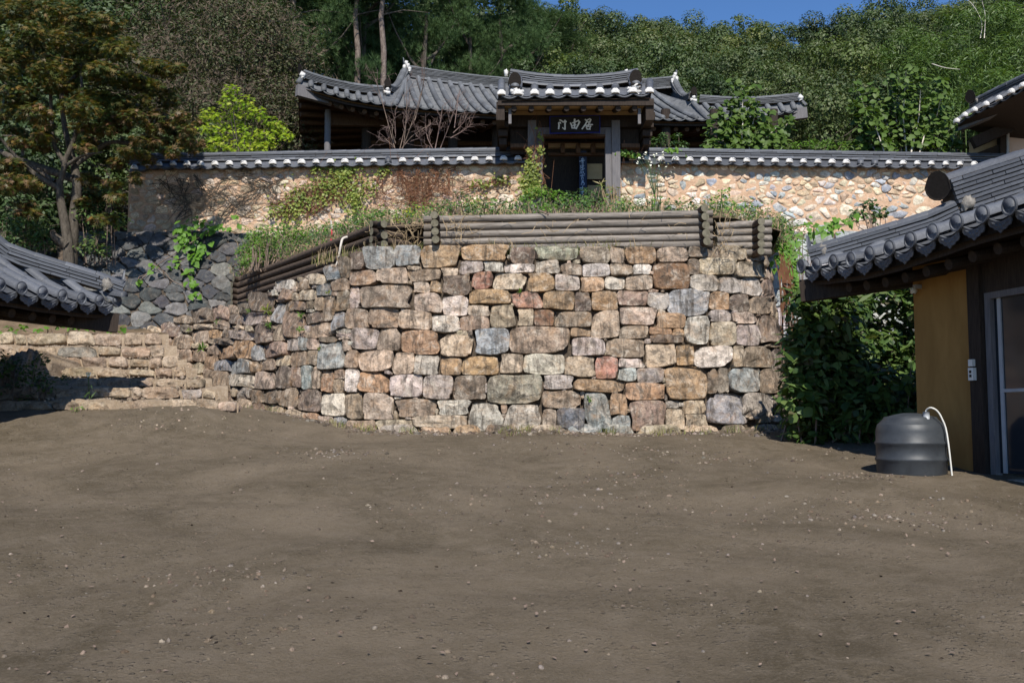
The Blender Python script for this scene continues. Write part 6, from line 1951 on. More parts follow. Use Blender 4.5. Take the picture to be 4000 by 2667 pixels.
# ------------------------------------------------------------------ big-leaved magnolias behind the right wall
def magnolia(label, d, x_mid, stems, n_leaf, seed, base_y=620, clear=0.0):
    r2 = np.random.default_rng(seed)
    b = P(x_mid, base_y + 20, d)
    t = thing("magnolia_shrub", b, label, "shrub")
    m = MB(); pts = []
    for (xt, yt, xb) in stems:
        a, c = P(xb, base_y + 20, d + r2.uniform(-.3, .3)), P(xt, yt, d + r2.uniform(-.5, .5))
        m.tube([a, (a + c) / 2 + r2.normal(0, .06, 3), c], [.022, .015, .006], 5)
        for _ in range(n_leaf // len(stems)):
            f = r2.uniform(.12, 1.02) ** .8
            q = a + (c - a) * f
            an = r2.uniform(0, 6.28); o = r2.uniform(.03, .3) * (1.25 - .7 * f)
            pts.append((q + [math.cos(an) * o, math.sin(an) * o, r2.uniform(-.03, .08)], [math.cos(an) * .5, math.sin(an) * .5 - .55, .75]))
    m.obj("stem", MAT["driftwood"], t, True)
    order = sorted(range(len(pts)), key=lambda i: pts[i][0][1])
    front, back = order[:230], order[230:]
    metas = []
    for v in range(4):
        tv = np.array(L_WIDE[0]); tv[:, 2] += (v - 1.5) * .05 * tv[:, 1]; tv[:, 0] *= 1 + .1 * (v - 1.5)
        metas.append(MB().add(tv, L_WIDE[1]).mesh("leaf", MAT["magnolia_leaf"], True))
    for i in front:
        q, nrm = pts[i]
        z = unit(np.array(nrm) + r2.normal(0, .4, 3)); x = unit(np.cross(z, r2.normal(0, 1, 3))); s = r2.uniform(.12, .2)
        link("leaf", metas[int(r2.integers(4))], t, frame(q, x, np.cross(z, x), z, (s, s, s)))
    o = leaf_cloud("inner_leaves", "magnolia_leaf", [pts[i][0] for i in back], [pts[i][1] for i in back], .16, L_WIDE, t, None, .1, seed)
    o['kind'] = 'stuff'
    return t


magnolia("dense rounded large leaved shrub with pale stems behind the right wall", 22.6, 3540, [(3540, 275, 3545), (3480, 290, 3530), (3600, 285, 3550), (3420, 345, 3500), (3660, 325, 3580), (3350, 345, 3470), (3690, 320, 3600), (3700, 420, 3610), (3735, 480, 3630), (3330, 400, 3450), (3360, 480, 3440), (3550, 350, 3560), (3470, 390, 3500), (3620, 400, 3580), (3400, 430, 3470), (3520, 420, 3520), (3345, 560, 3400), (3740, 560, 3660), (3580, 480, 3560), (3440, 520, 3470), (3660, 520, 3620)], 1700, 301)
magnolia("spreading large leaved shrub partly hiding the right end of the hall roof", 22.8, 2900, [(2870, 335, 2890), (2900, 345, 2895), (2940, 350, 2900), (2850, 400, 2880), (2960, 405, 2920), (2800, 430, 2860), (3010, 440, 2940), (2775, 500, 2850), (3060, 470, 2960), (3085, 470, 2970), (2900, 450, 2900), (2840, 500, 2870), (2990, 500, 2940), (2770, 560, 2830), (3060, 540, 2970), (2930, 540, 2910)], 1150, 302)

# ------------------------------------------------------------------ bamboo and bright growth on the right slope
for j, (x, y, d, r, lab) in enumerate(((3800, 230, 36, 1.9, "bright green bamboo thicket on the right slope above the outbuilding roof"), (3950, 140, 37, 2.0, "bright green bamboo filling the upper right corner"), (3680, 330, 34, 1.3, "bright green bamboo beside the big leaved shrub"), (3545, 210, 38, .9, "young light green sapling poking above the big leaved shrub"), (3870, 420, 30, 1.0, "bright green bamboo just above the outbuilding roof"))):
    c = P(x, y, d); zb = min(float(hill_z(c[0], c[1])), c[2] - .8)
    t = thing("bamboo_clump", (c[0], c[1], zb), lab, "bamboo")
    r2 = np.random.default_rng(400 + j)
    ctr = in_ball(24, r2, .3) * [r, r * .7, r * 1.2] + c
    p, nn = clumps_cloud(ctr, r2.uniform(.4, .7, 24) * min(1, r), 620, r2, .9, .2)
    leaf_cloud("crown", "bamboo_leaf", p, nn + [0, -.2, .2], .19, L_THIN, t, None, .2, j)
    m = MB()
    for q in range(9):
        b0 = np.array([ctr[q][0] + .1, ctr[q][1], zb]); m.tube([b0, (b0 + ctr[q]) / 2 + r2.normal(0, .05, 3), ctr[q]], [.03, .02, .01], 5)
    m.obj("stem", MAT["bamboo_leaf"], t)
for (pts, lab) in (([(3830, 150, 36), (3835, 90, 36), (3800, 20, 36), (3740, -30, 36)], "pale dead branch bending over the bamboo, left one"), ([(3845, 150, 35.5), (3848, 60, 35.5), (3835, 0, 35.5)], "pale dead stem standing upright in the bamboo"), ([(3640, 250, 33), (3690, 265, 33), (3750, 272, 33)], "pale dead branch lying sideways above the big leaved shrub")):
    q = [P(*v) for v in pts]
    t = thing("dead_branch", q[0], lab, "branch")
    MB().tube(smooth_poly(q, 10), np.linspace(.018, .007, 10), 5).obj("stem", MAT["driftwood"], t, True)

# ------------------------------------------------------------------ bare shrubs in front of the hall
def bare(label, d, tips, base, r, seed, mat):
    r2 = np.random.default_rng(seed)
    b = P(base[0], base[1] + 60, d)
    t = thing("bare_shrub", b, label, "shrub")
    m, tw = MB(), MB()
    for (x, y, bx, by) in tips:
        a, c = P(bx, by, d), P(x, y, d + r2.uniform(-.4, .4))
        q = smooth_poly([a, a + (c - a) * .5 + r2.normal(0, .05, 3), c], 8)
        m.tube(q, np.linspace(r, .006, 8), 5)
        for k in range(9):
            f = r2.uniform(.25, .98); s_ = a + (c - a) * f
            dirn = unit((c - a) + r2.normal(0, .9, 3) * np.linalg.norm(c - a) * .6); L = r2.uniform(.15, .5)
            tw.tube([s_, s_ + dirn * L * .5 + r2.normal(0, .02, 3), s_ + dirn * L], [.005, .004, .0025], 4)
            for _ in range(2):
                s2 = s_ + dirn * L * r2.uniform(.4, 1); d2 = unit(dirn + r2.normal(0, .7, 3))
                tw.tube([s2, s2 + d2 * .16], [.004, .002], 3)
    m.obj("stem", MAT[mat], t, True); tw.obj("twigs", MAT["red_twig"], t)['kind'] = 'stuff'
bare("bare twiggy shrub with whitish upright stems before the hall", 21.9, [(1457, 275, 1545, 590), (1600, 410, 1560, 590), (1655, 330, 1565, 600), (1590, 300, 1575, 590), (1540, 460, 1545, 560), (1690, 480, 1570, 580), (1500, 540, 1550, 590), (1660, 250, 1620, 470)], (1550, 590), .012, 501, "twig")
bare("bare reddish shrub leaning right beside the whitish stemmed one", 21.9, [(1785, 400, 1720, 580), (1850, 480, 1760, 540), (1730, 410, 1700, 580), (1660, 490, 1690, 580), (1830, 440, 1770, 520), (1640, 540, 1680, 590), (1795, 350, 1775, 500)], (1710, 590), .012, 502, "red_twig")
# ------------------------------------------------------------------ plants on the terrace, creepers, hedge, weeds
def shrub(name, label, cat, centres, d, leaf, size, tpl, per, seed, stem="twig", base=None, stems=10, group=None, dj=.3):
    """Shrub from leaf clumps given in photograph places (x, y, radius) at distance d, with stems running to its foot."""
    if name == "low_shrub": per *= 2.4
    r2 = np.random.default_rng(seed)
    ctr = [P(x, y, d + r2.uniform(-dj, dj)) for x, y, r in centres]
    if base is None:
        xm = np.mean([c[0] for c in centres]); ym = max(c[1] + c[2] for c in centres) + 12
        base = P(xm, ym, d)
    t = thing(name, base, label, cat, group)
    p, nn = clumps_cloud(ctr, [r / 3889 * d for _, _, r in centres], per, r2, .8, .1)
    leaf_cloud("foliage", leaf, p, nn * [.6, .6, 1] + [0, -.4, .5], size, tpl, t, None, .2, seed)
    m = MB()
    for k in range(stems):
        c = ctr[k % len(ctr)] + r2.normal(0, .05, 3)
        b = base + [(c[0] - base[0]) * .6 + r2.normal(0, .06), r2.normal(0, .08), 0]
        m.tube([b, (b + c) / 2 + r2.normal(0, .03, 3), c], [.012, .008, .004], 4)
    m.obj("stem", MAT[stem], t)
    return t


LG = [(990, 920, 40), (1040, 900, 40), (1100, 900, 40), (1150, 910, 40), (960, 980, 40), (1010, 960, 45), (1070, 950, 45), (1120, 960, 35), (970, 1020, 35), (1180, 930, 35), (1060, 1000, 30), (1000, 1010, 30), (1120, 1000, 25)]
shrub("low_shrub", "bright green fine leaved shrub above the left log fence", "shrub", LG, 17.6, "shrub_leaf", .05, L_OVAL, 2600, 601, "twig", P(1040, 1060, 17.3), 40)
shrub("low_shrub", "green leafy shrub between the left log fence and the clay wall", "shrub", [(1400, 850, 40), (1460, 840, 35), (1350, 880, 30), (1440, 870, 35), (1480, 870, 30), (1500, 830, 30)], 15.2, "shrub_leaf", .05, L_OVAL, 2400, 602, "twig", None, 24)
shrub("low_shrub", "green shrub with yellow leaves left of the pale log fence", "shrub", [(1590, 830, 25), (1640, 815, 22), (1620, 840, 28), (1560, 850, 25)], 15.0, "yellow_leaf", .05, L_OVAL, 1700, 603, "twig", None, 14)
shrub("low_shrub", "sparse twiggy shrub behind the left half of the pale log fence", "shrub", [(1760, 800, 40), (1830, 790, 45), (1900, 800, 40), (1700, 820, 30), (1790, 760, 30), (1960, 790, 40)], 16.0, "dark_shrub_leaf", .055, L_OVAL, 1300, 604, "twig", None, 60)
shrub("low_shrub", "green shrub at the foot of the gate's left post", "shrub", [(2090, 750, 40), (2140, 760, 40), (2050, 770, 30), (2180, 770, 35), (2120, 800, 25)], 17.5, "shrub_leaf", .06, L_OVAL, 1800, 605, "twig", None, 24)
shrub("low_shrub", "tiny bright green sprig on the top log below the gate", "shrub", [(2140, 810, 25), (2165, 805, 18), (2120, 815, 15)], 13.4, "shrub_leaf", .035, L_OVAL, 4200, 606, "twig", None, 6, None, .05)
shrub("low_shrub", "dark green leafy shrub in front of the gate threshold", "shrub", [(2230, 770, 35), (2290, 760, 40), (2340, 750, 35), (2270, 790, 30), (2200, 790, 30), (2330, 790, 30)], 16.5, "dark_shrub_leaf", .06, L_OVAL, 1800, 607, "twig", None, 30)
shrub("low_shrub", "tall seeding weeds before the gate's right post", "weed", [(2380, 760, 30), (2420, 780, 30), (2350, 720, 16), (2400, 735, 18), (2450, 790, 30)], 16.5, "grass_blade", .12, L_THIN, 900, 608, "dry_grass", None, 40)
dz = shrub("daisy_plant", "tall weed with small white daisies right of the gate", "flower", [(2560, 720, 28), (2550, 770, 30), (2570, 690, 20), (2540, 740, 25), (2560, 800, 28)], 19.5, "dark_shrub_leaf", .07, L_THIN, 1300, 609, "dark_shrub_leaf", None, 12)
r2 = np.random.default_rng(610)
p = np.array([P(r2.uniform(2490, 2640), r2.uniform(590, 690), 19.5) for _ in range(46)])
m = MB()
for q in p[:26]:
    b = P(2555, 760, 19.5); m.tube([b, (b + q) / 2 + [0, 0, .1], q], [.004, .003, .002], 3)
m.obj("flower_stem", MAT["dark_shrub_leaf"], dz)
leaf_cloud("flower_heads", "petal", p, np.tile([0, -.5, .8], (len(p), 1)), .04, L_HEART, dz, None, 0, 1)
shrub("low_shrub", "green shrub over the coping just right of the gate", "shrub", [(2560, 560, 35), (2610, 555, 38), (2660, 575, 35), (2590, 530, 20), (2650, 530, 18), (2540, 590, 25)], 21.8, "dark_shrub_leaf", .075, L_OVAL, 1500, 611)
shrub("low_shrub", "leafy shrub growing up the clay wall above the short log fence", "shrub", [(2790, 790, 38), (2850, 800, 40), (2900, 820, 40), (2830, 750, 30), (2870, 840, 35), (2940, 840, 30), (2800, 840, 35), (2860, 860, 25)], 16.8, "shrub_leaf", .055, L_OVAL, 1500, 612, "twig", None, 24)
shrub("low_shrub", "leafy shrub under the right clay wall above the foreground roof", "shrub", [(3360, 830, 35), (3400, 800, 35), (3440, 830, 35), (3330, 850, 25), (3410, 850, 35)], 18.6, "dark_shrub_leaf", .075, L_WIDE, 900, 613)
shrub("low_shrub", "bright low growth behind the coping between the two big shrubs", "shrub", [(3110, 575, 30), (3170, 565, 30), (3230, 565, 32), (3290, 575, 30)], 24.5, "shrub_leaf", .1, L_THIN, 1000, 614)
shrub("low_shrub", "sunlit green bushes below the maple trunk at the left edge", "bush", [(20, 870, 50), (90, 880, 50), (160, 900, 45), (50, 930, 50), (130, 950, 45), (200, 960, 35), (10, 960, 40)], 20.5, "dark_shrub_leaf", .075, L_OVAL, 1300, 615)
shrub("low_shrub", "shaded leafy bush at the left end of the clay wall", "bush", [(340, 830, 55), (380, 900, 50), (430, 760, 50), (340, 960, 45), (400, 980, 40), (460, 860, 45), (330, 760, 40)], 20.0, "hedge_leaf", .085, L_OVAL, 1100, 616)

# mixed undergrowth, twigs and dry grass over the terrace: nobody could count it
r2 = np.random.default_rng(650)
pos, nrm = [], []
for _ in range(8000):
    px = r2.uniform(960, 2990); tt = r2.uniform(.02, .9) ** 1.3
    q = terr(px, tt) if _ % 4 == 0 else None
    if q is None:
        i = int(r2.integers(2, n_s - 16)); j = int(1 + (n_r - 3) * r2.uniform(0, 1) ** 1.6); q = TERR[j, i].copy()
    pos.append(q + r2.normal(0, .09, 3) * [1.3, 1.3, .2] + [0, 0, .02]); nrm.append(r2.normal(0, 1, 3) * [1, 1, .25])
pos, nrm = np.array(pos), np.array(nrm)
o = leaf_cloud("dry_grass", "dry_grass", pos[:1500], nrm[:1500] * [1, 1, 2], .2, L_TWIG, None, None, -.1, 3); o['kind'] = 'stuff'
# blades must stand: rebuild as upright blades
def blades(name, mat, pts, h, seed, spread=.35, wide=.012):
    r2 = np.random.default_rng(seed); V, F = [], []
    for i, p in enumerate(np.asarray(pts)):
        a = r2.uniform(0, 6.28); L = h * r2.uniform(.5, 1.3); s = r2.normal(0, spread, 2) * L
        x = np.array([math.cos(a), math.sin(a), 0]) * wide * .5
        mid = p + [s[0] * .35, s[1] * .35, L * .6]; tip = p + [s[0], s[1], L * r2.uniform(.8, 1)]
        n = 5 * i
        V += [p - x, p + x, mid + x * .8, mid - x * .8, tip]; F += [(n, n + 1, n + 2, n + 3), (n + 3, n + 2, n + 4)]
    o = MB().add(np.array(V), F).obj(name, MAT[mat]); o['kind'] = 'stuff'
    return o
blades("undergrowth_stems", "dry_grass", pos[4200:5000], .2, 4)
blades("undergrowth_twigs", "twig", pos[6600:], .24, 14, .5, .01)
gi = r2.integers(0, len(pos), 9500)
o = leaf_cloud("ground_cover", "dark_shrub_leaf", pos[gi] + r2.uniform(0, .22, (9500, 1)) * [0, 0, 1], np.tile([0, -.4, .8], (9500, 1)), .055, L_OVAL, None, None, .2, 5); o['kind'] = 'stuff'
gi = r2.integers(0, len(pos), 5600)
o = leaf_cloud("bright_ground_cover", "shrub_leaf", pos[gi] + r2.uniform(0, .3, (5600, 1)) * [0, 0, 1], np.tile([0, -.4, .8], (5600, 1)), .05, L_OVAL, None, None, .2, 6); o['kind'] = 'stuff'
# grass along the ledge between the stones and the logs
lp = []
for _ in range(900):
    s_ = r2.uniform(s_right, s_left - 1.2); c = .5 + .5 * math.sin(s_ * 3.1) * math.sin(s_ * 1.27 + 1)
    if r2.random() > c: continue
    lp.append(wall_pt(s_, 2.24, -.05 - .12 * r2.random()))
blades("ledge_grass", "grass_blade", lp, .2, 8, .3, .011)
blades("ledge_dry_grass", "dry_grass", [p + r2.normal(0, .05, 3) * [1, .3, .2] for p in lp[::2]], .3, 9, .4, .008)
# hanging dry stems over the logs
m = MB()
for cx, cy, n_, w in ((1790, 880, 40, 55), (1620, 900, 40, 60), (2830, 920, 30, 40), (1450, 890, 14, 120), (2130, 880, 14, 400), (2600, 880, 8, 200)):
    for _ in range(n_):
        a = P(cx + r2.normal(0, w * .5), cy + r2.uniform(-50, 60), 13.12 if cx > 1680 else 13.6); L = r2.uniform(.1, .4)
        b = a + [r2.normal(0, .12), -.02, r2.uniform(-.6, .8) * L]
        m.tube([a, (a + b) / 2 + r2.normal(0, .03, 3) * [1, .3, 1], b], [.005, .004, .003], 3)
o = m.obj("dry_stems", MAT["dry_grass"]); o['kind'] = 'stuff'

# ------------------------------------------------------------------ creepers on the clay walls
def wall_creeper(label, patches, leaf, size, per, seed, stems, tpl=L_HEART, dd=21.0, stemmat="dry_vine", cat="creeper", name="wall_creeper"):
    r2 = np.random.default_rng(seed)
    t = thing(name, P((patches or stems)[0][0], (patches or stems)[0][1] + 40, dd), label, cat)
    pos = []
    for x, y, rx, ry, k in patches:
        for _ in range(int(per * k)):
            u, v = r2.normal(0, .45, 2)
            pos.append(P(x + u * rx, y + v * ry, dd + .1 - r2.uniform(0, .1)))
    if pos:
        leaf_cloud("foliage", leaf, pos, np.tile([0, -1, .35], (len(pos), 1)), size, tpl, t, None, 0, seed)
    m = MB()
    for x0, y0, x1, y1, nb in stems:
        for _ in range(nb):
            q = [P(x0 + (x1 - x0) * f + r2.normal(0, 14), y0 + (y1 - y0) * f + r2.normal(0, 12), dd + .06) for f in np.linspace(0, 1, 6)]
            m.tube(smooth_poly(q, 14), np.linspace(.009, .004, 14), 4)
            for _k in range(5):
                a = q[int(r2.integers(1, 6))]
                sp_ = .35 if dd < 20.8 else 1
                m.tube([a, a + [r2.normal(0, .25) * sp_, -.02, r2.normal(0, .2)], a + [r2.normal(0, .4) * sp_, 0, r2.normal(0, .3)]], [.005, .004, .002], 3)
    m.obj("stem", MAT[stemmat], t)
    return t


wall_creeper("yellow green ivy patch climbing the left clay wall", [(1330, 690, 60, 60, 1), (1270, 740, 80, 70, 1.1), (1380, 780, 50, 60, .8), (1180, 780, 90, 60, .9), (1120, 830, 80, 40, .6), (1360, 660, 70, 25, .5), (1500, 670, 50, 25, .25), (1250, 660, 60, 20, .3), (1420, 740, 60, 60, .4)], "ivy_leaf", .052, 260, 701, [(1100, 840, 1320, 680, 7), (1200, 840, 1400, 700, 7), (1050, 800, 1250, 700, 4)])
wall_creeper("reddish brown dried creeper hanging on the left clay wall", [(1650, 700, 90, 60, 1), (1720, 680, 80, 50, .8), (1600, 760, 70, 50, .7)], "maple_leaf_red", .04, 130, 702, [(1560, 660, 1620, 820, 9), (1700, 660, 1650, 800, 8), (1760, 660, 1740, 760, 6), (1640, 660, 1600, 790, 7), (1480, 680, 1500, 800, 4)], L_OVAL)
wall_creeper("web of dark leafless vines over the left end of the clay wall", [], "ivy_leaf", .05, 0, 703, [(700, 850, 900, 690, 7), (760, 700, 980, 830, 7), (860, 840, 1080, 700, 7), (700, 690, 760, 860, 6), (960, 690, 1150, 820, 6), (620, 700, 720, 800, 6)], L_OVAL, 21.12, "bark")
wall_creeper("green sprigs of creeper near the gate on the left clay wall", [(1880, 720, 60, 20, .5), (1960, 700, 50, 20, .5), (1850, 780, 50, 30, .3)], "ivy_leaf", .05, 120, 704, [(1800, 740, 2000, 690, 4)])
wall_creeper("yellow green ivy wrapped round the gate's left post", [(2080, 690, 40, 60, 1.3), (2072, 650, 22, 40, .5), (2085, 745, 36, 30, .8), (2070, 590, 10, 20, .12), (2108, 590, 10, 22, .2), (2110, 530, 8, 20, .08), (2050, 720, 24, 40, .5)], "ivy_leaf", .06, 220, 705, [(2070, 760, 2075, 560, 5), (2100, 740, 2110, 520, 3)], L_HEART, 20.6)
wall_creeper("creeper trailing over the coping right of the gate", [(2440, 600, 40, 12, .6), (2480, 610, 30, 10, .4), (2630, 590, 40, 12, .4)], "shrub_leaf", .06, 90, 706, [(2425, 605, 2510, 612, 2)], L_HEART, 20.75)


def kudzu(label, spots, surf_d, n, seed, size, leafmat="kudzu_leaf"):
    """Trailing vine whose big leaves are separate parts."""
    r2 = np.random.default_rng(seed)
    t = thing("trailing_vine", P(spots[0][0], spots[0][1], surf_d(*spots[0][:2])), label, "vine")
    metas = []
    for v in range(3):
        tv = np.array(L_HEART[0]); tv[:, 2] += (v - 1) * .12 * tv[:, 1] ** 2; metas.append(MB().add(tv, L_HEART[1]).mesh("leaf", MAT[leafmat], True))
    w = np.array([s[3] for s in spots], float); w /= w.sum()
    for _ in range(n):
        x, y, r, _w = spots[int(r2.choice(len(spots), p=w))]
        a, b = r2.normal(0, .5, 2)
        px, py = x + a * r, y + b * r
        q = P(px, py, surf_d(px, py) - r2.uniform(.05, .25))
        z = unit(np.array([0, -.8, .6]) + r2.normal(0, .35, 3)); xx = unit(np.cross(z, (r2.normal(0, .5), 0, 1))); s = size * r2.uniform(.6, 1.25)
        link("leaf", metas[int(r2.integers(3))], t, frame(q, xx, -np.cross(z, xx) if np.cross(z, xx)[2] > 0 else np.cross(z, xx), z, (s, s, s)))
    m = MB()
    for i in range(len(spots) - 1):
        a, b = spots[i], spots[i + 1]
        q = [P(a[0] + (b[0] - a[0]) * f + r2.normal(0, 6), a[1] + (b[1] - a[1]) * f + r2.normal(0, 6), surf_d(a[0] + (b[0] - a[0]) * f, a[1] + (b[1] - a[1]) * f) - .06) for f in np.linspace(0, 1, 5)]
        m.tube(smooth_poly(q, 10), .009, 4)
    m.obj("stem", MAT["twig"], t)
    return t


bank_d = lambda x, y: float(np.interp(y, [905, 1310], [20.7, 19.2]))
kudzu("bright green broad leaved vine draped over the dark stone bank", [(700, 900, 35, 1), (740, 920, 40, 1.2), (760, 870, 35, 1), (810, 880, 30, .8), (720, 960, 40, 1.2), (780, 980, 40, 1.2), (760, 1010, 30, 1), (680, 1020, 25, .5), (740, 1070, 22, .5), (760, 1110, 22, .6), (755, 1150, 18, .35), (600, 1040, 18, .2), (540, 1095, 18, .2), (860, 880, 40, .5), (920, 850, 30, .3)], bank_d, 150, 801, .13)
rb_d = lambda x, y: float(np.interp(y, [860, 1200], [17.2, 14.8]))
kudzu("lush green vine spilling down beside the right end of the wall", [(3040, 900, 40, 1), (3080, 920, 45, 1.3), (3050, 950, 40, 1.3), (3100, 970, 40, 1), (3070, 1010, 40, 1.3), (3110, 1040, 35, 1), (3080, 1070, 35, 1), (3100, 1110, 30, .6), (3060, 1000, 40, 1), (3150, 880, 40, .6), (3200, 890, 40, .7), (3260, 880, 40, .7), (3320, 870, 30, .5)], rb_d, 260, 802, .115)
shrub("bamboo_clump", "dark long leaved bamboo tuft behind the corner of the right roof", "bamboo", [(3150, 950, 40), (3180, 1000, 40), (3140, 1000, 35), (3120, 1120, 40), (3100, 1180, 35), (3170, 930, 30)], 13.6, "hedge_leaf", .2, L_THIN, 420, 803, "twig", P(3150, 1300, 13.6), 10)
# hedge in the shade between the wall and the house
r2 = np.random.default_rng(820)
hg = thing("bamboo_hedge", P(3320, 1700, 13.5), "deep shaded hedge of bamboo and creepers between the wall and the ochre house", "hedge")
ctr, rr_ = [], []
for _ in range(190):
    x, y = r2.uniform(3120, 3640), r2.uniform(1120, 1740)
    near = x < 3330 or y > 1480
    d = (12.0 if near else 13.6) + r2.uniform(-.35, .6)
    if not near and r2.random() < .25: continue
    ctr.append(P(x, y, d)); rr_.append(r2.uniform(.1, .32))
p, nn = clumps_cloud(ctr, rr_, 1500, r2, 1, .05)
leaf_cloud("foliage", "hedge_leaf", p, nn * [.8, .7, 1] + [0, -.2, .3], .07 + .06 * r2.random(len(p)), L_WIDE, hg, None, .2, 82)
leaf_cloud("long_leaves", "bamboo_leaf", p[::4], nn[::4] * [.6, .5, 1] + [0, -.4, .3], .2, L_THIN, hg, None, .1, 83)
m = MB()
for _ in range(34):
    c = ctr[int(r2.integers(len(ctr)))]; b = np.array([c[0] + r2.normal(0, .2), c[1], float(yard_z(c[0], c[1]))]); m.tube([b, (b + c) / 2 + r2.normal(0, .05, 3), c + [0, 0, .2]], [.014, .01, .005], 4)
m.obj("stem", MAT["twig"], hg)
dv = thing("dry_vine", P(3075, 1300, 13.8), "bundle of brown dry vine stems hanging down the wall's right corner", "vine")
m = MB()
for _ in range(46):
    x = r2.normal(3062, 14); y0 = r2.uniform(985, 1080)
    q = [P(x + r2.normal(0, 6) + f * r2.uniform(0, 50), y0 + f * r2.uniform(120, 420), 14.2) for f in (0, .35, .7, 1)]
    m.tube(q, [.006, .006, .005, .003], 4)
m.obj("stem", MAT["dry_vine"], dv)

# ------------------------------------------------------------------ weeds in the joints of the wall and on the steps
WEEDS = [(1055, 1215, 22, "bright feathery weed growing in a left joint of the stone wall"), (1060, 1270, 14, "small leafy weed under the feathery one in the stone wall"), (985, 1215, 12, "small broad leaved weed below the left log end"), (985, 1175, 12, "small weed at the foot of the left log fence"), (1185, 1230, 14, "leafy weed beside a dark stone left of the big brown block"), (1185, 1290, 16, "light green weed in the middle of the wall's left curve"), (1290, 1145, 9, "tiny weed under the dark blue grey stone"), (800, 1362, 20, "grassy tuft on the stones beside the steps"), (862, 1260, 16, "pale green weed on the stones above the steps"), (748, 1290, 10, "small weed at the bottom of the stone bank"), (2030, 1138, 10, "tiny green seedling with trailing roots on the wall's face"), (2300, 1560, 12, "thin grassy weed in a low joint of the wall"), (1255, 1360, 9, "tiny weed near the big pale slab")]
for i, (x, y, r, lab) in enumerate(WEEDS):
    try:
        s_, z_ = px_to_sz([(x, y)])[0]; b = wall_pt(s_, z_, .05)
    except Exception:
        b = P(x, y, 15)
    r2 = np.random.default_rng(900 + i)
    t = thing("weed", b, lab, "weed")
    R_ = r / 3889 * b[1]
    n_ = 16
    dirs = in_ball(n_, r2, .9) * [1, .6, 1] + [0, -.4, .2]
    V, F = [], []
    for k, d_ in enumerate(dirs):
        d_ = unit(d_) * R_ * r2.uniform(.9, 1.7); x_ = unit(np.cross(d_, r2.normal(0, 1, 3))) * R_ * .16
        m0 = b + d_ * .5 + [0, 0, R_ * .15]; e_ = b + d_
        V += [b, m0 + x_, e_, m0 - x_]; F.append((4 * k, 4 * k + 1, 4 * k + 2, 4 * k + 3))
    MB().add(V, F).obj("leaves", MAT["shrub_leaf" if i % 3 else "ivy_leaf"], t)
# weeds and thistle at the foot of the steps
shrub("low_weed", "small leafy weed clump at the foot of the steps", "weed", [(295, 1600, 18), (310, 1625, 18), (275, 1625, 16), (320, 1590, 10)], 12.2, "shrub_leaf", .035, L_OVAL, 6000, 930, "twig", P(298, 1650, 12.2), 10, None, .08)
th = thing("thistle", P(345, 1580, 12.5), "thin thistle stalk with a whitish seed head standing on the steps", "weed")
q = [P(352, 1600, 12.6), P(348, 1530, 12.6), P(345, 1470, 12.6)]
MB().tube(q, [.007, .006, .005], 5).obj("stem", MAT["dark_shrub_leaf"], th)
leaf_cloud("seed_head", "petal", [P(340, 1464, 12.6) + np.random.default_rng(3).normal(0, .02, 3) for _ in range(26)] + [P(338 + 6 * (k % 3), 1463 + 3 * (k % 2), 12.58) for k in range(10)], np.random.default_rng(4).normal(0, 1, (36, 3)), .035, L_OVAL, th, None, 0, 1)
leaf_cloud("leaves", "dark_shrub_leaf", [P(348 + ((-1) ** k) * 6, 1500 + k * 14, 12.58) for k in range(8)], np.tile([0, -1, .4], (8, 1)), .09, L_THIN, th, None, 0, 2)
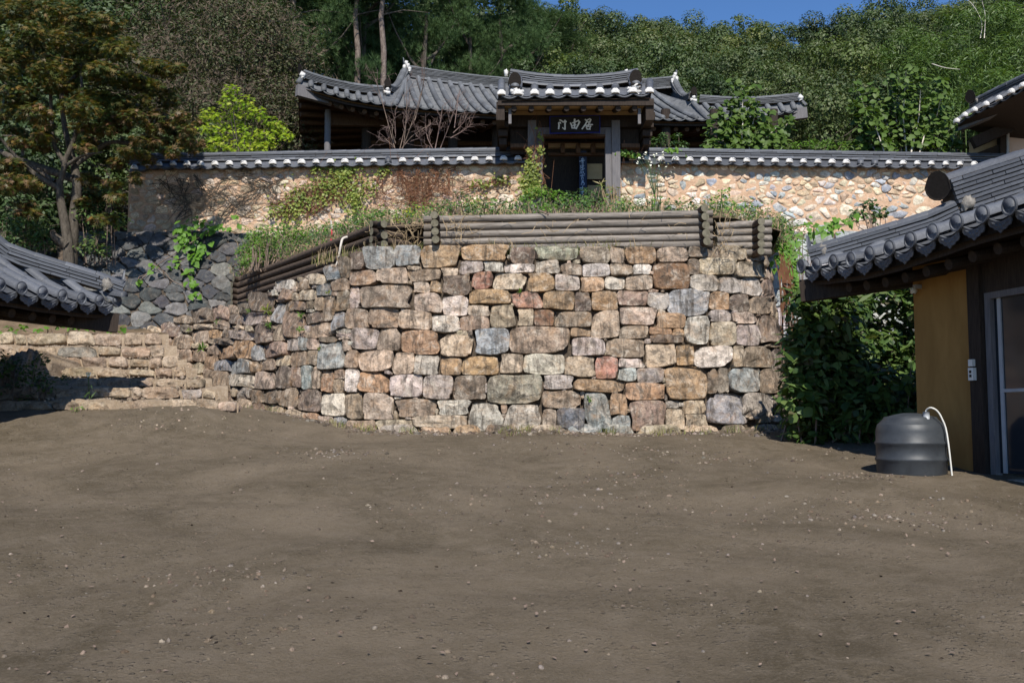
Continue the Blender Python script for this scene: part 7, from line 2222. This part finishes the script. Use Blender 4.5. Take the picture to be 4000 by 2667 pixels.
shrub("shade_weeds", "dark leafy weeds massed to enlarge the shadow left of the steps", "weed", [(60, 1420, 45), (150, 1400, 40), (100, 1480, 50), (40, 1520, 50), (170, 1500, 45), (110, 1570, 50), (30, 1600, 50), (200, 1590, 40), (20, 1440, 45), (110, 1440, 40), (230, 1540, 35), (70, 1560, 45), (150, 1460, 40), (250, 1480, 28), (0, 1390, 40)], 13.0, "hedge_leaf", .06, L_OVAL, 3600, 931, "twig", P(100, 1660, 13.0), 8)  # weeds thickened into a dark mass that enlarges the shadow here
shrub("path_weeds", "low green leaves along the path above the steps", "weed", [(30, 1290, 24), (90, 1285, 22), (160, 1280, 22), (230, 1275, 24), (290, 1278, 24), (350, 1280, 20), (430, 1290, 22), (470, 1295, 22)], 17.6, "shrub_leaf", .09, L_HEART, 900, 932, "twig", P(250, 1310, 17.6), 8)
# two sticks and the painted stake
st = thing("marker_stake", P(1294, 950, 16.2), "thin stake painted red and white standing in the shrubs", "stake")
MB().tube([P(1293, 955, 16.2), P(1297, 895, 16.2)], .014, 6).obj("red_end", MAT["red_paint"], st)
MB().tube([P(1297, 895, 16.2), P(1293, 862, 16.2)], .013, 6).obj("white_end", MAT["driftwood"], st)
bs = thing("bleached_branch", P(1313, 1040, 14.6), "bleached bent branch hanging over the dark logs", "branch")
MB().tube(smooth_poly([P(1365, 925, 14.4), P(1340, 932, 14.35), P(1332, 955, 14.3), P(1322, 1010, 14.3), P(1310, 1042, 14.3)], 14), np.linspace(.022, .012, 14), 6).obj("stem", MAT["driftwood"], bs, True)
MB().tube([P(1326, 985, 14.3), P(1322, 1010, 14.28), P(1324, 1040, 14.28)], [.008, .006, .004], 4).obj("side_twig", MAT["driftwood"], bs, True)

# scattered tufts at the foot of the wall and over the yard, leaf litter
r2 = np.random.default_rng(990)
tp = []
for _ in range(46):
    s_ = r2.uniform(s_right, s_left); q = wall_pt(s_, -.1, .12 + abs(r2.normal(0, .15)))
    for _k in range(int(r2.integers(6, 22))):
        x, y = q[0] + r2.normal(0, .05), q[1] + r2.normal(0, .04); tp.append(np.array([x, y, float(yard_z(x, y))]))
blades("foot_grass", "grass_blade", tp, .1, 11, .5, .008)
lt = []
for _ in range(700):
    y = 3.4 + 9 * r2.random(); x = r2.uniform(-.55, .55) * y; lt.append([x, y, float(yard_z(x, y)) + .012])
o = leaf_cloud("leaf_litter", "twig", lt, np.tile([0, 0, 1.6], (len(lt), 1)), .03, L_OVAL, None, None, 0, 12); o['kind'] = 'stuff'
